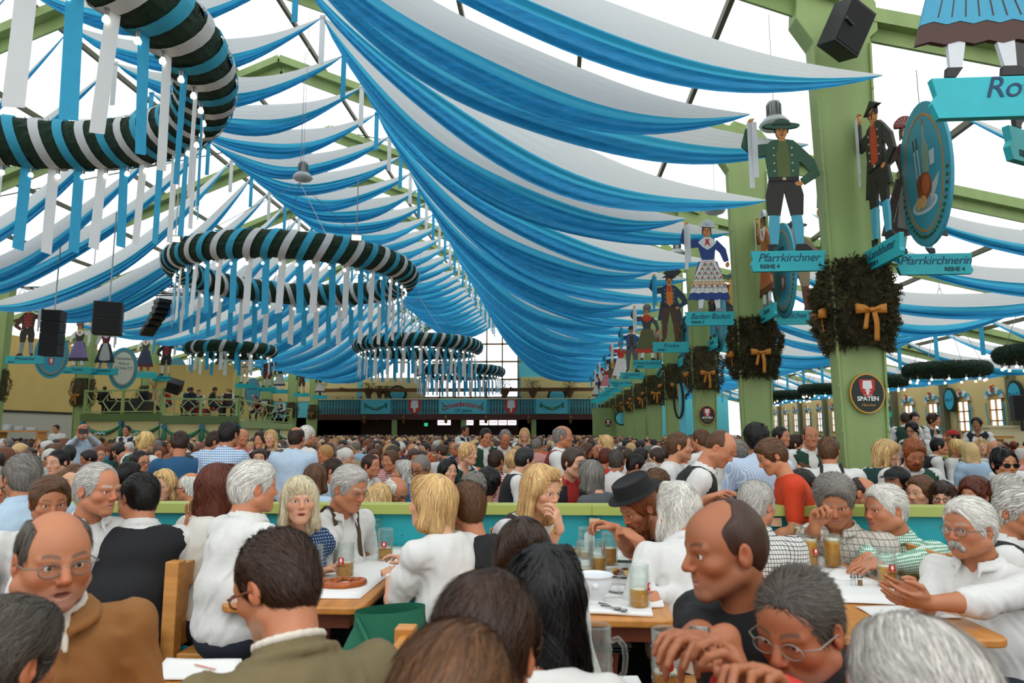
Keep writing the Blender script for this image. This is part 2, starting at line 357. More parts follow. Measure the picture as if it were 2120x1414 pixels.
# ---------------------------------------------------------------- hanging rings
BULB = mat('lit warm bulb', 'fff2d8', .3, emit=3.5)
def ring(name, X, Y, Z, Rr, r, nstripe, rib, label, group, ph=0.0, fluffy=False, ribw=.16, nb=None, wires=True):
    root = empty(name, (X, Y, Z), 0, label, 'hanging ring', group)
    g = MB(); nu, nv = 128, 20
    rnd = random.Random(int(Y))
    def P(u, v, rr=0):
        a, b = 2 * pi * u, 2 * pi * v
        q = r + rr + (.02 * rnd.uniform(-1, 1)); return ((Rr + q * cos(b)) * cos(a), (Rr + q * cos(b)) * sin(a), q * sin(b))
    g.grid(P, nu, nv)
    # needle tufts
    for _ in range(9000 if Y < 12 else (5000 if Y < 25 else 1400)):
        a, b = rnd.uniform(0, 2 * pi), rnd.uniform(0, 2 * pi); L = rnd.uniform(.015, .045) * (1.5 if fluffy else 1)
        c = Vector((cos(a) * cos(b), sin(a) * cos(b), sin(b))); p = Vector((Rr * cos(a), Rr * sin(a), 0)) + c * (r - .01)
        t = Vector((-sin(a), cos(a), 0)) * rnd.uniform(-.03, .03) + Vector((0, 0, rnd.uniform(-.03, .03))); s_ = Vector((rnd.uniform(-1, 1), rnd.uniform(-1, 1), rnd.uniform(-1, 1))) * .006
        g.add([p - s_, p + s_, p + c * (L + .01) + t], [(0, 1, 2)])
    g.build('garland', SPR, root, smooth=False)
    if rib:
        for i in range(nstripe):
            a = 2 * pi * i / nstripe + ph; wd = ribw * .5; m = BLUECL if i % 2 else WHITECL
            b = MB()
            def Q(u, v):
                bb = 2 * pi * v; q = r + .03; aa = a + (u - .5) * 2 * wd / Rr * (1 + .0 * sin(bb)) + .05 * sin(bb)
                return ((Rr + q * cos(bb)) * cos(aa), (Rr + q * cos(bb)) * sin(aa), q * sin(bb))
            b.grid(Q, 3, 20); b.build('cloth_wrap', m, root, smooth=True)
            h = MB(); aa = a - .04; tx, ty_ = -sin(aa), cos(aa); nx, ny = cos(aa), sin(aa)
            cx, cyy = (Rr) * cos(aa), (Rr) * sin(aa); L = rib * (1 + .03 * sin(i * 7.3)); sl = .05
            sway = (.04 * sin(i * 3.1), .04 * cos(i * 2.3))
            pts = []
            for k in range(7):
                f = k / 6; z = -r - .02 - L * f
                for sgn in (-1, 1):
                    zz = z + (sl * sgn * .5 if k == 6 else 0); tw = .12 * sin(i * 5.1) * f
                    pts.append((cx + (tx + nx * tw) * ribw / 2 * sgn + sway[0] * f, cyy + (ty_ + ny * tw) * ribw / 2 * sgn + sway[1] * f, zz))
            h.add(pts, [(2 * k, 2 * k + 1, 2 * k + 3, 2 * k + 2) for k in range(6)])
            o = h.build('hanging_ribbon', m, root); sd = o.modifiers.new('s', 'SOLIDIFY'); sd.thickness = .004
    nb = nb or nstripe
    for i in range(nb):
        a = 2 * pi * (i + .5) / nb + ph; x, y = (Rr) * cos(a), (Rr) * sin(a)
        s_ = MB(); s_.lathe([(0, 0), (.02, 0), (.024, -.03), (.022, -.10), (.0, -.10)], 8, (x, y, -r)); so = s_.build('lamp_socket', STEEL, root)
        b = MB(); b.lathe([(.001, 0), (.02, -.005), (.032, -.03), (.036, -.045), (.03, -.065), (.001, -.078)], 10, (x, y, -r - .10)); b.build('bulb', BULB, so, smooth=True)
    if wires:
        for i in range(4):
            a = 2 * pi * i / 4 + .6
            MB().tube([(Rr * cos(a), Rr * sin(a), r * .9), (0, 0, 2.6)], .008, 5).build('wire', STEEL, root)
        MB().tube([(0, 0, 2.6), (0, 0, max(2.7, min(6.5, 12.6 - Z)))], .01, 5).build('cable', STEEL, root)
    return root
G_ = 'ribboned rings over the middle of the hall'
ring('ribbon_ring', -7.1, 6.6, 5.98, 3.0, .36, 50, 1.28, 'huge dark green garland ring with ribbons, closest of the big rings', G_, ph=.03)
ring('ribbon_ring', -7.1, 18.0, 5.95, 3.0, .33, 50, 1.28, 'big dark green garland ring with blue and white ribbons, second of the big rings', G_)
ring('ribbon_ring', -7.0, 34.5, 5.95, 3.0, .33, 48, 1.28, 'big garland ring with ribbons, third of the big rings, before the gallery', G_, .02)
ring('ribbon_ring', -6.9, 49, 5.95, 3.0, .33, 44, 1.28, 'garland ring with ribbons, most distant, half hidden behind another ring', G_, .05)
ring('ribbon_ring', -14.7, 30, 5.3, 1.75, .25, 18, .75, 'smaller garland ring with short ribbons hanging over the band', 'small ring over the band', .1, nb=22)
for i, y in enumerate((17.2, 21.7, 26.5, 31, 36, 41)):
    ring('wreath_ring', 12.0, y, 3.5, 1.0, .2, 0, 0, f'plain round spruce wreath ring with bulbs over the right aisle, {ordw(i)} from the front', 'plain wreath rings over the aisle', fluffy=True, nb=14)

# ---------------------------------------------------------------- partitions, tables, benches
RAILC = mat('lime green rail paint', 'a9b45c', .4)
def partition(pts, h, label, seg=1.25):
    root = empty('partition', (pts[0][0], pts[0][1], 0), 0, label, 'partition', None)
    o = Vector((pts[0][0], pts[0][1], 0)); pn, rl, tr = MB(), MB(), MB()
    for (x0, y0), (x1, y1) in zip(pts, pts[1:]):
        a, b = Vector((x0, y0, 0)) - o, Vector((x1, y1, 0)) - o; L = (b - a).length; d = (b - a) / L; n = Vector((-d.y, d.x, 0))
        up = Vector((0, 0, 1)); pn.bar(a + up * (h - .07) / 2, b + up * (h - .07) / 2, .04, h - .07, up=(0, 0, 1)); rl.bar(a + up * (h - .035), b + up * (h - .035), .17, .07, up=(0, 0, 1))
        k = 0.
        while k < L:
            tr.bar(a + d * k - n * .03 + up * .02, a + d * k - n * .03 + up * (h - .08), .06, .02, up=(d.x, d.y, 0)); k += seg
    pn.build('panel', TURQ, root); rl.build('rail_cap', RAILC, root, bevel=.008); tr.build('batten', TURQ, root)
    return root
part1 = partition([(-5.2, 4.98), (.25, 5.08), (.255, 5.08), (8.5, 5.25)], 1.085, 'turquoise partition with a lime green rail behind the three front tables')
MB().box((.253 + 5.2, .0, .0), (.004, .004, .004)).build('rail_seam', BLACK, part1)
partition([(6.7, 8.6), (8.3, 15), (8.9, 22), (9.0, 30)], 1.1, 'turquoise partition along the right aisle beyond the first pillar')
partition([(-14.5, 9.5), (-15.5, 22)], 1.0, 'turquoise partition far off among the seated crowd on the left')
def table(x0, x1, y0, y1, label, cloth=True, group='beer tables', z=.78, name='beer_table'):
    cx, cy_ = (x0 + x1) / 2, (y0 + y1) / 2; L, W = y1 - y0, x1 - x0
    root = empty(name, (cx, cy_, 0), 0, label, 'table', group)
    t = MB(); r = .07; pts = []
    for sx, sy, a0 in ((1, 1, 0), (-1, 1, 90), (-1, -1, 180), (1, -1, 270)):
        for i in range(6): a = radians(a0 + i * 18); pts.append((sx * (W / 2 - r) + r * cos(a), sy * (L / 2 - r) + r * sin(a)))
    n = len(pts); t.add([(x, y, z - .035) for x, y in pts] + [(x, y, z) for x, y in pts], [tuple(range(n - 1, -1, -1)), tuple(range(n, 2 * n))] + [(i, (i + 1) % n, n + (i + 1) % n, n + i) for i in range(n)])
    t.build('tabletop', WOODT, root, bevel=.008)
    a = MB(); a.box((0, 0, z - .075), (W - .16, L - .16, .08)); a.build('apron', mat('red brown timber', '6e3214', .5, var=.2, vscale=4), root)
    for s_ in (-1, 1):
        l = MB(); y = s_ * (L / 2 - .28); l.prism([(-.13, .12), (.13, .12), (.10, .45), (.13, .70), (-.13, .70), (-.10, .45)], y - .02, y + .02); l.box((0, y, .06), (.5, .09, .07)); l.build('leg', M['red brown timber'], root)
    MB().box((0, 0, .3), (.06, L - .6, .1)).build('stretcher', M['red brown timber'], root)
    return root
T1 = table(-1.62, -.92, 3.3, 4.95, 'wooden beer table with pretzels, leftmost of the three before the partition', group=None)
T2 = table(-.17, .53, 3.17, 4.95, 'wooden beer table holding the white tureen, middle one before the partition', group=None)
T3 = table(1.12, 1.82, 2.97, 4.95, 'wooden beer table with four full mugs and salt shakers, before the partition', group=None)
T4 = table(-1.52, -.82, .75, 2.5, 'wooden beer table at the bottom edge with a printed paper napkin', group=None)
T5 = table(-.05, .65, .75, 2.28, 'wooden beer table at the bottom centre under the two closest mugs', group=None)
def bench(x, y0, y1, label, flip=1, backs=True, seats=(1, -1), h=.92):
    """double bench: shared slatted back, seat planks to both sides"""
    root = empty('bench', (x, (y0 + y1) / 2, 0), 0, label, 'bench', None); L = y1 - y0
    for s_ in seats:
        b = MB(); b.box((s_ * .22, 0, .44), (.34, L, .035)); b.build('seat', WOODL, root, bevel=.006)
    for y in (-L / 2 + .03, 0, L / 2 - .03) if L > 1.2 else (-L / 2 + .03, L / 2 - .03):
        p = MB(); p.box((0, y, h / 2), (.075, .075, h)); p.build('post', WOODL, root, bevel=.005)
    for y in (-L / 2 + .15, L / 2 - .15):
        p = MB(); p.box((0, y, .21), (.6, .05, .42)); p.build('leg', WOODL, root)
    if backs:
        b = MB(); b.box((0, 0, h - .09), (.03, L - .08, .13)); b.build('top_rail', WOODL, root, bevel=.004); b = MB(); b.box((0, 0, .53), (.03, L - .08, .13)); b.build('bottom_rail', WOODL, root, bevel=.004)
        k = -L / 2 + .14
        while k < L / 2 - .08:
            MB().box((0, k, .69), (.02, .05, .24)).build('slat', WOODL, root); k += .165
    return root
bench(-2.03, 3.62, 4.9, 'light wood double bench beside the white-haired man with his back turned')
bench(-.42, 3.15, 4.9, 'light wood double bench between the first and second tables', h=.94)
bench(-.58, 1.5, 2.75, 'light wood bench with a square post behind the dark blurred heads', h=.86)
bench(.86, 3.2, 4.9, 'light wood double bench between the second and third tables', h=.9)
bench(2.25, 3.3, 4.95, 'light wood bench behind the green checked shirt', h=.92)
bench(-3.5, 3.0, 4.9, 'light wood bench under the men at the left edge', h=.9)
# --- crowd tables (mostly hidden by people)
CT = table(0, .7, -1.6, 1.6, 'x'); CT['label'] = 'long wooden beer table among the seated crowd'
_p = True; tabs = []
for j, y in enumerate((7.6, 11.2, 14.8, 18.4)):
    for i in range(-6, 2 if y < 18 else 2):
        x = i * 1.9 + .6
        if abs(x) / y > .8: continue
        tabs.append((x, y))
for n_, (x, y) in enumerate(tabs):
    c = CT if n_ == 0 else copy_tree(CT); c.location = (x, y, 0)
    c['label'] = f'long wooden beer table among the crowd, {ordw(sum(1 for a, b_ in tabs[:n_] if b_ == y))} from the left, {ordw((7.6, 11.2, 14.8, 18.4).index(y))} row back'; c['group'] = 'beer tables behind the partition'
# ---------------------------------------------------------------- mugs, food and papers
GL = bpy.data.materials.new('thick clear glass'); GL.use_nodes = True; gn, gl_ = GL.node_tree.nodes, GL.node_tree.links
_lw = gn.new('ShaderNodeLayerWeight'); _lw.inputs[0].default_value = .42; _rp = gn.new('ShaderNodeMapRange'); _rp.inputs[3].default_value = .14; _rp.inputs[4].default_value = .85; gl_.new(_lw.outputs['Facing'], _rp.inputs[0])
_tr = gn.new('ShaderNodeBsdfTransparent'); _tr.inputs[0].default_value = (.97, .99, .98, 1); _gs = gn.new('ShaderNodeBsdfGlossy'); _gs.inputs['Roughness'].default_value = .06; _rf = gn.new('ShaderNodeBsdfTransparent'); _rf.inputs[0].default_value = (.8, .86, .84, 1)
_m1 = gn.new('ShaderNodeMixShader'); _m1.inputs[0].default_value = .35; _m2 = gn.new('ShaderNodeMixShader'); _df = gn.new('ShaderNodeBsdfTranslucent'); _df.inputs[0].default_value = (.9, .95, .95, 1); _m3 = gn.new('ShaderNodeMixShader'); _m3.inputs[0].default_value = .25; gl_.new(_m1.outputs[0], _m3.inputs[1]); gl_.new(_df.outputs[0], _m3.inputs[2]); gl_.new(_rp.outputs[0], _m2.inputs[0]); gl_.new(_tr.outputs[0], _m2.inputs[1]); gl_.new(_m3.outputs[0], _m2.inputs[2]); gl_.new(_rf.outputs[0], _m1.inputs[1]); gl_.new(_gs.outputs[0], _m1.inputs[2]); gl_.new(_m2.outputs[0], gn['Material Output'].inputs[0])
BEER = mat('amber beer', (1.0, .52, .015), .12, trans=.5, var=.15, vscale=40)
FOAM = mat('beer foam', 'f2ead2', .8); REDL = mat('logo red', 'c41f1c', .5); DARKL = mat('dark print', '1c1c20', .5); WHITEL = mat('logo white', 'eeeeea', .5)
def logo(root, r, z, ang=-pi / 2, sc=1.0, name='logo', par=None):
    """red shield with a pale spade, wrapped on the glass"""
    def wrap(pts, dr, m, nm, nu=8):
        mb = MB(); k = len(pts)
        vs = []
        for x, y in pts: a = ang + x / r; vs.append(((r + dr) * cos(a), (r + dr) * sin(a), z + y))
        mb.add(vs, [tuple(range(k))]); return mb.build(nm, m, par or root)
    s = .017 * sc
    for x0, x1 in ((-1, -.33), (-.33, .33), (.33, 1)):
        b0, b1 = [-1.25 + .5 * abs(x) ** 2 for x in (x0, x1)]; wrap([(x0 * s, b0 * s), (x1 * s, b1 * s), (x1 * s, 1.05 * s), (x0 * s, 1.05 * s)], .0012, REDL, 'shield')
    wrap([(-.45 * s, -.3 * s), (.45 * s, -.3 * s), (.32 * s, .8 * s), (-.32 * s, .8 * s)], .0018, WHITEL, 'spade'); wrap([(-.08 * s, -1.1 * s), (.08 * s, -1.1 * s), (.08 * s, -.3 * s), (-.08 * s, -.3 * s)], .0018, WHITEL, 'spade')
def mug(loc, fill, hang, label, group=None, lg=True, coaster=False, dark=False):
    root = empty('beer_mug', loc, 0, label, 'beer mug', group); r = .050; H = .20
    def mod(a, z, rr, i):
        if rr < .046: return 0
        if .02 < z < .125: return -.0028 + .0045 * abs(cos(a * 4.5)) * abs(cos((z - .02) / .035 * pi))
        return 0
    g = MB(); zs = np.linspace(.012, .125, 20)
    prof = [(.001, .0), (.044, .0), (.050, .006)] + [(r + .001, z) for z in zs] + [(.0475, .14), (.0515, .146), (.0475, .152), (.0485, .19), (.0485, .198), (.0455, .2), (.0440, .19), (.0430, .15), (.0430, .02), (.001, .016)]
    g.lathe(prof, 36, mod=mod); g.build('glass_body', GL, root, smooth=True)
    h = MB(); c, s_ = cos(hang), sin(hang); hp = [(r - .002, .155), (r + .022, .165), (r + .042, .145), (r + .046, .105), (r + .040, .065), (r + .02, .042), (r - .002, .042)]
    cr = []
    for i in range(len(hp) - 1):
        for t in (0, .5): cr.append([hp[i][k] * (1 - t) + hp[i + 1][k] * t for k in (0, 1)])
    cr.append(hp[-1]); h.tube([(x * c, x * s_, z) for x, z in cr], .0085, 10); h.build('handle', GL, root, smooth=True)
    if fill > 0:
        top = .02 + fill * .165; b = MB(); b.lathe([(.0005, .0165), (.0424, .0165), (.0424, top - .006), (.0424, top), (.0005, top)], 28)
        b.build('beer', BEER, root, smooth=True)
        f = MB(); ft = .012 if fill > .7 else .003; f.lathe([(.0005, top + .0005), (.0422, top + .0005), (.0422, top + ft), (.0005, top + ft + .001)], 24); f.build('foam', FOAM, root, smooth=True)
    if lg:
        a = lg if isinstance(lg, float) else -pi / 2
        logo(root, .0525, .105, a); t = text_mesh('SPATEN', .016, DARKL, root, (.0545 * cos(a), .0545 * sin(a), .072), (pi / 2, 0, a + pi / 2), ext=.0002)
    if coaster:
        k = MB(); cc = Vector((.07 * c, .07 * s_, .05)); 
        k.tube([cc - Vector((-s_, c, 0)) * .001, cc + Vector((-s_, c, 0)) * .001], .045, 28); k.build('beer_mat', mat('beer mat', 'd8b98c', .8), root)
    return root
def zt(x, y): return tb(x, y, .783)
MG = 'glass beer mugs on the front tables'
mug(zt(714, 1198), .42, 2.6, 'glass beer mug, under half full, beside the large pretzel', lg=-1.75)
mug(zt(797, 1160), .35, 2.7, 'part-full glass beer mug behind the hand of the blonde woman in white', lg=-1.5)
mug(zt(775, 1132), 0, 3.0, 'empty glass mug with its handle turned towards the grey-haired man', lg=False)
mug(zt(832, 1128), 0, .4, 'empty glass mug in front of the folding menu card', lg=-1.75)
mug(zt(648, 1205), .3, 3.1, 'glass mug half hidden behind the olive jacket man', lg=False)
mug(zt(1324, 1260), .42, 3.05, 'one-third full glass mug standing closest to the table corner beside the tureen', lg=-.55, coaster=False)
mug(zt(1262, 1170), .5, .05, 'half-full glass mug left of the eating bearded man', lg=-2.5)
mug(zt(1238, 1192), .5, 1.5, 'half-full glass mug directly behind the white tureen', lg=False)
mug(zt(1211, 1196), .2, 2.8, 'nearly empty glass mug at the left behind the tureen', lg=False)
mug(zt(1213, 1157), .15, 1.0, 'nearly drained glass mug beside the plate of food', lg=False)
mug(zt(1210, 1128), 0, .2, 'empty glass mug farthest along the middle table', lg=False)
mug(zt(1678, 1176), .86, 2.9, 'full beer mug with its handle to the left, beside its twin', lg=-1.2)
mug(zt(1725, 1176), .86, -.1, 'full beer mug with its handle to the right in front of the checked arm', lg=False)
mug(zt(1660, 1146), .88, 2.0, 'full darker beer mug behind the two full mugs', lg=-1.7)
mug(zt(1612, 1130), 0, 1.0, 'empty glass mug beside the plaid shoulder', lg=False)
mug(zt(1839, 1215), .52, 3.0, 'half-full beer mug behind the folded hands of the moustached man', lg=-1.5)
mug(tb(1236, 1428, .783), 0, -.35, 'empty glass mug at the bottom centre with its handle to the right', lg=False)
mug(tb(1384, 1440, .783), .3, .9, 'glass mug under the hands of the man in the black T-shirt', lg=-1.7)
mug(tb(383, 1102, .783), .4, 1.2, 'glass mug by the raised hand of the auburn-haired woman', lg=-1.6)
PAPER = mat('white paper', 'e2e1de', .8); CHINA = mat('white china', 'dfe2e4', .15); MEAT = mat('roast brown', '6a2f12', .6, bump=.5, bscale=60); DUMP = mat('potato yellow', 'd9a83c', .6, bump=.3, bscale=40)
PRET = mat('pretzel crust', 'a8531a', .35, var=.35, vscale=30, bump=.2, bscale=60)
def sheet_of(name, pts, label, th=.004, z=.781, m=PAPER, cat='paper', wav=.004):
    w_ = [tb(x, y, z) for x, y in pts]; c = sum(w_, Vector()) / len(w_); root = MB(); n = 8; V = []
    A, B, Cc, D = [p - c for p in w_]
    def fn(u, v): p = (A * (1 - u) + B * u) * (1 - v) + (D * (1 - u) + Cc * u) * v; p.z = wav * (.5 + .5 * sin(u * 5 + v * 3)); return p
    root.grid(fn, n, n); o = root.build(name, m, smooth=True, loc=c); sd = o.modifiers.new('s', 'SOLIDIFY'); sd.thickness = th; sd.offset = 1; tag(o, label, cat); return o
sheet_of('table_paper', [(500, 1240), (745, 1240), (878, 1132), (700, 1132)], 'white paper spread over the first table under the pretzel', z=.7812)
sheet_of('napkin', [(310, 1410), (505, 1412), (500, 1368), (345, 1365)], 'white printed paper napkin on the bottom left table')
sheet_of('napkin', [(1205, 1272), (1352, 1278), (1345, 1245), (1215, 1240)], 'stack of white napkins under the spoons by the tureen', th=.012)
sheet_of('napkin', [(1310, 1262), (1375, 1258), (1372, 1248), (1320, 1250)], 'rolled white napkin at the corner of the middle table', th=.01)
sheet_of('table_paper', [(1095, 1238), (1340, 1238), (1288, 1131), (1112, 1131)], 'white paper runner along the middle table', z=.7812)
sheet_of('place_mat', [(1772, 1258), (1812, 1280), (1995, 1282), (1900, 1256)], 'white paper sheet at the front edge of the third table')
sheet_of('table_paper', [(1700, 1248), (1930, 1256), (1655, 1134), (1492, 1134)], 'white paper cover over the middle of the third table', z=.7812)
sheet_of('menu', [(1700, 1200), (1760, 1206), (1810, 1186), (1730, 1180)], 'open white menu booklet lying beside the salt shakers', th=.012)
sheet_of('napkin', [(1180, 1420), (1330, 1420), (1320, 1404), (1200, 1402)], 'white paper under the empty mug at the bottom centre')
# pictures printed on the napkin
nk = MB(); c0 = zt(425, 1385)
for i in range(9): nk.box((c0.x - .045 + i * .011, c0.y + .02 - i * .005, .7905), (.012, .007, .0006), rz=-.5 + .3 * sin(i))
tag(nk.build('printed_motif', mat('pale red print', 'c96a50', .8)), 'small red drawing printed on the napkin at the bottom left', 'print')
def pretzel(c, sc, label, rz=0):
    h_ = [(-.036, -.056, .026), (-.012, -.012, .024), (.018, .018, .022), (.052, .045, .013), (.084, .034, .012), (.092, -.008, .012), (.062, -.05, .012)]
    kp = h_ + [(0, -.07, .012)] + [(-x, y, z if k > 1 else z + .006) for k, (x, y, z) in list(enumerate(h_))[::-1]]; kp = [kp[0]] + kp + [kp[-1]]; pts = []
    for i in range(61):
        u = i / 60 * (len(kp) - 3.0001); j = int(u); u -= j; p0, p1, p2, p3 = [Vector(q) for q in kp[j:j + 4]]
        pts.append(tuple((.5 * ((2 * p1) + (p2 - p0) * u + (2 * p0 - 5 * p1 + 4 * p2 - p3) * u * u + (3 * p1 - p0 - 3 * p2 + p3) * u ** 3)) * sc))
    rs_ = [(.0155 - .0095 * abs(i / 30 - 1) ** 1.3) * sc for i in range(61)]
    b = MB(); b.tube(pts, rs_, 10);
    root = empty('pretzel', c, rz, label, 'pretzel'); b.build('crust', PRET, root, smooth=True)
    s_ = MB()
    for i in range(90):
        k = R.randint(4, 56); p = Vector(pts[k]); a = R.uniform(.3, 2.8); rr = rs_[k]; s_.box((p.x + rr * cos(a) * .8, p.y + R.uniform(-.8, .8) * rr, p.z + rr * sin(a)), (.0025, .0025, .0025), rz=a)
    s_.build('salt', WHITEP, root); return root
pretzel(zt(708, 1212), 1.25, 'large brown salted pretzel on white paper before the mug', .3)
pretzel(zt(745, 1150), .8, 'half-eaten brown pretzel on the blue and white napkin', 1.2)
# tureen
tu = empty('soup_tureen', zt(1231, 1250), 0, 'white china soup bowl with lion head handles on the middle table', 'bowl')
b = MB(); b.lathe([(.001, .012), (.035, .010), (.05, 0), (.055, .004), (.040, .018), (.036, .026), (.062, .05), (.083, .085), (.088, .115), (.084, .128), (.092, .134), (.094, .138), (.088, .14), (.078, .125), (.078, .085), (.05, .045), (.001, .036)], 40); b.build('bowl', CHINA, tu, smooth=True)
for s_ in (-1, 1):
    h = MB(); h.lathe([(.001, .014), (.012, .010), (.016, 0), (.012, -.014), (.001, -.018)], 10, (s_ * .03 - .03, -.082, .10)); h.lathe([(.001, .008), (.007, .0), (.001, -.008)], 8, (s_ * .03 - .03, -.094, .095)); h.build('lion_handle', CHINA, tu, smooth=True)
def plate(c, r, label, food=True):
    root = empty('plate', c, 0, label, 'plate'); b = MB(); b.lathe([(.001, .004), (r * .6, .004), (r * .68, .010), (r, .020), (r, .023), (r * .66, .014), (r * .6, .008), (.001, .007)], 36); b.build('dish', CHINA, root, smooth=True)
    if food:
        for i in range(5): f = MB(); a = i * 1.3; f.lathe([(.001, .03), (.018, .024), (.024, .012), (.02, .002)], 9, (.045 * cos(a), .035 * sin(a), .008), mod=lambda a, z, r, i: .004 * sin(3 * a + z * 90)); f.build('roast' if i % 2 else 'dumpling', MEAT if i % 2 else DUMP, root, smooth=True)
    return root
plate(zt(1188, 1148), .12, 'white plate with roast and dumplings beside the flower-wreath girl')
plate(zt(1290, 1192), .12, 'white plate with a leftover knuckle behind the tureen'); plate(zt(1283, 1225), .085, 'empty white side plate between tureen and front mug', False)
# spoons and fork
for i, (x, y, a) in enumerate(((1272, 1262, 2.2), (1284, 1266, 2.4))):
    s_ = MB(); s_.tube([(0, 0, .006), (.05, .0, .012), (.11, 0, .008)], [.003, .0025, .004], 6); s_.lathe([(.001, .004), (.014, .006), (.019, .012)], 12, (-.02, 0, 0))
    o = s_.build('spoon', STEEL, smooth=True, loc=tb(x, y, .795)); o.rotation_euler = (0, 0, a); tag(o, ('polished spoon lying on napkins, left of its pair', 'polished spoon lying on napkins, right of its pair')[i], 'spoon', 'spoons by the tureen')
fk = MB(); fk.tube([(0, 0, .004), (.1, 0, .006)], .003, 6); [fk.tube([(0, k * .005, .004), (-.06, k * .005, .008)], .0014, 5) for k in (-1.5, -.5, .5, 1.5)]; fo = fk.build('fork', STEEL, loc=zt(1181, 1160)); fo.rotation_euler = (0, 0, 1.2); tag(fo, 'steel fork at the edge of the food plate', 'fork')
for i, (x, y) in enumerate(((1767, 1213), (1781, 1213))):
    root = empty('shaker', zt(x, y), 0, ('clear salt shaker with white salt, left of its pair', 'clear pepper shaker with brown pepper, right of its pair')[i], 'shaker', 'salt and pepper')
    b = MB(); b.lathe([(.001, 0), (.013, 0), (.0135, .045), (.001, .045)], 14); b.build('jar', GL, root, smooth=True); b = MB(); b.lathe([(.001, .003), (.011, .003), (.011, .03), (.001, .03)], 12); b.build('filling', (WHITEP, mat('pepper', '8a6238', .8))[i], root)
    b = MB(); b.lathe([(.0145, .042), (.0145, .05), (.011, .056), (.001, .058)], 14); b.build('cap', STEEL, root, smooth=True)
sh_ = empty('shaker', zt(1254, 1197), 0, 'small silver-topped shaker between the mugs and tureen', 'shaker'); b = MB(); b.lathe([(.001, 0), (.013, 0), (.0135, .03), (.001, .03)], 12); b.build('jar', GL, sh_); b = MB(); b.lathe([(.014, .028), (.014, .036), (.001, .038)], 12); b.build('cap', STEEL, sh_)
# folding menu cards
def card(x, y, w_, h, label, rz, motif=True):
    root = empty('menu_card', zt(x, y), rz, label, 'menu card')
    for s_ in (-1, 1):
        b = MB(); pts = [(-w_ / 2, 0), (w_ / 2, 0), (w_ / 2, h * .8)] + ellp(0, h * .8, w_ / 2, h * .2, 10, 0, pi)[1:-1] + [(-w_ / 2, h * .8)]
        b.prism(pts, -.0012, .0012); o = b.build('card_leaf', PAPER, root); o.rotation_euler = (0, 0, s_ * .5); o.location = (s_ * w_ * .42, 0, 0)
        if motif:
            e = MB(); e.prism(ellp(0, h * .6, w_ * .2, h * .22, 14), -.0025, -.0015); e.build('leaf_motif', mat('leaf green print', '2f7a4a', .7), o); e = MB(); e.prism(ellp(0, h * .5, w_ * .1, h * .15, 10), -.0035, -.0025); e.build('orange_motif', mat('orange print', 'dd7a1e', .7), o)
    return root
card(815, 1108, .10, .20, 'white folding menu card with green and orange motif behind the empty mug', .0)
card(1225, 1142, .07, .14, 'white folded card standing between mugs on the middle table', .9, False)
# number plate on the partition, bag, phone
nb = empty('number_card', at(1231, 1086, 5.0), 0, 'small pale card with the number 8 pinned to the partition', 'number card'); MB().box((0, 0, 0), (.075, .004, .085)).build('card', mat('pale peach card', 'dcb691', .8), nb); text_mesh('8', .075, mat('yellow ink', 'd8912c', .7), nb, (0, -.003, -.027), ext=.0005)
nb = empty('number_card', at(1607, 1081, 5.05), 0, 'small card hanging on the partition beside the plaid shirt', 'number card'); MB().box((0, 0, 0), (.075, .004, .06)).build('card', M['pale peach card'], nb)
bg = empty('shoulder_bag', (-.70, 2.98, .46), .5, 'green fabric bag with a red leather badge under the blonde woman', 'bag')
b = MB(); b.grid(lambda u, v: (.20 * cos(2 * pi * u) * (1 + .1 * sin(6 * u)) * (.75 + .35 * sin(pi * min(v + .15, 1))), .10 * sin(2 * pi * u) * (.8 + .3 * sin(pi * v)), v * .40), 28, 12); b.disc((0, 0, 0), .14); b.build('bag_body', mat('green canvas', '16654a', .8, bump=.3, bscale=90), bg, smooth=True)
MB().box((-.02, -.118, .2), (.05, .006, .07)).build('badge', mat('red leather', '5a1a14', .5), bg); b = MB(); b.tube([(-.15, -.02, .38), (-.12, -.12, .3), (-.13, -.13, .1)], .008, 6); b.build('strap', M['green canvas'], bg)
ph_ = MB(); ph_.box((0, 0, .005), (.07, .14, .009)); o = ph_.build('phone', BLACK, loc=zt(1300, 1165), bevel=.002); o.rotation_euler = (0, 0, 1.4); tag(o, 'black phone lying beyond the plates near the bearded man', 'phone')
fo = MB(); [fo.box((0, 0, -.01 * k), (.34 - .02 * k, .3, .005), ry=.03 * k) for k in range(3)]; o = fo.build('tray', mat('dark green tray', '1a2622', .3), T2, loc=(-.02, -.72, .66)); 

# ---------------------------------------------------------------- painted cut-out figures, name boards, wreaths
def pm(c): return mat('paint ' + c, c, .55, var=.06, vscale=8)
BOARDC = mat('turquoise board paint', '27b3bd', .5, var=.06, vscale=5); INK = mat('dark blue lettering', '123c5c', .6); INKB = mat('dark stencil lettering', '14343a', .6)
FACEP = 'cf8a4c'
class Cut:
    """layers of flat painted plywood; front faces -y"""
    def __init__(s, root, flip=1): s.root, s.fl, s.n = root, flip, 0; s.parts = {}
    def p(s, name, col, pts, lay=0, new=False):
        sd_ = (1 if sum(x for x, z in pts) > 0 else -1) if name in ('sleeve', 'stocking', 'boot', 'shoe', 'hand', 'dumpling') else 0
        mb = s.parts.get((name, col, sd_))
        if mb is None: mb = s.parts[(name, col, sd_)] = MB()
        s.n += 1; mb.prism([(x * s.fl, z) for x, z in pts], -.018 - .004 * lay - .0002 * (s.n % 17), .016)
        return s
    def done(s, labels={}):
        seen = {}
        for (name, col, _s), mb in s.parts.items(): mb.build(name, pm(col), s.root)
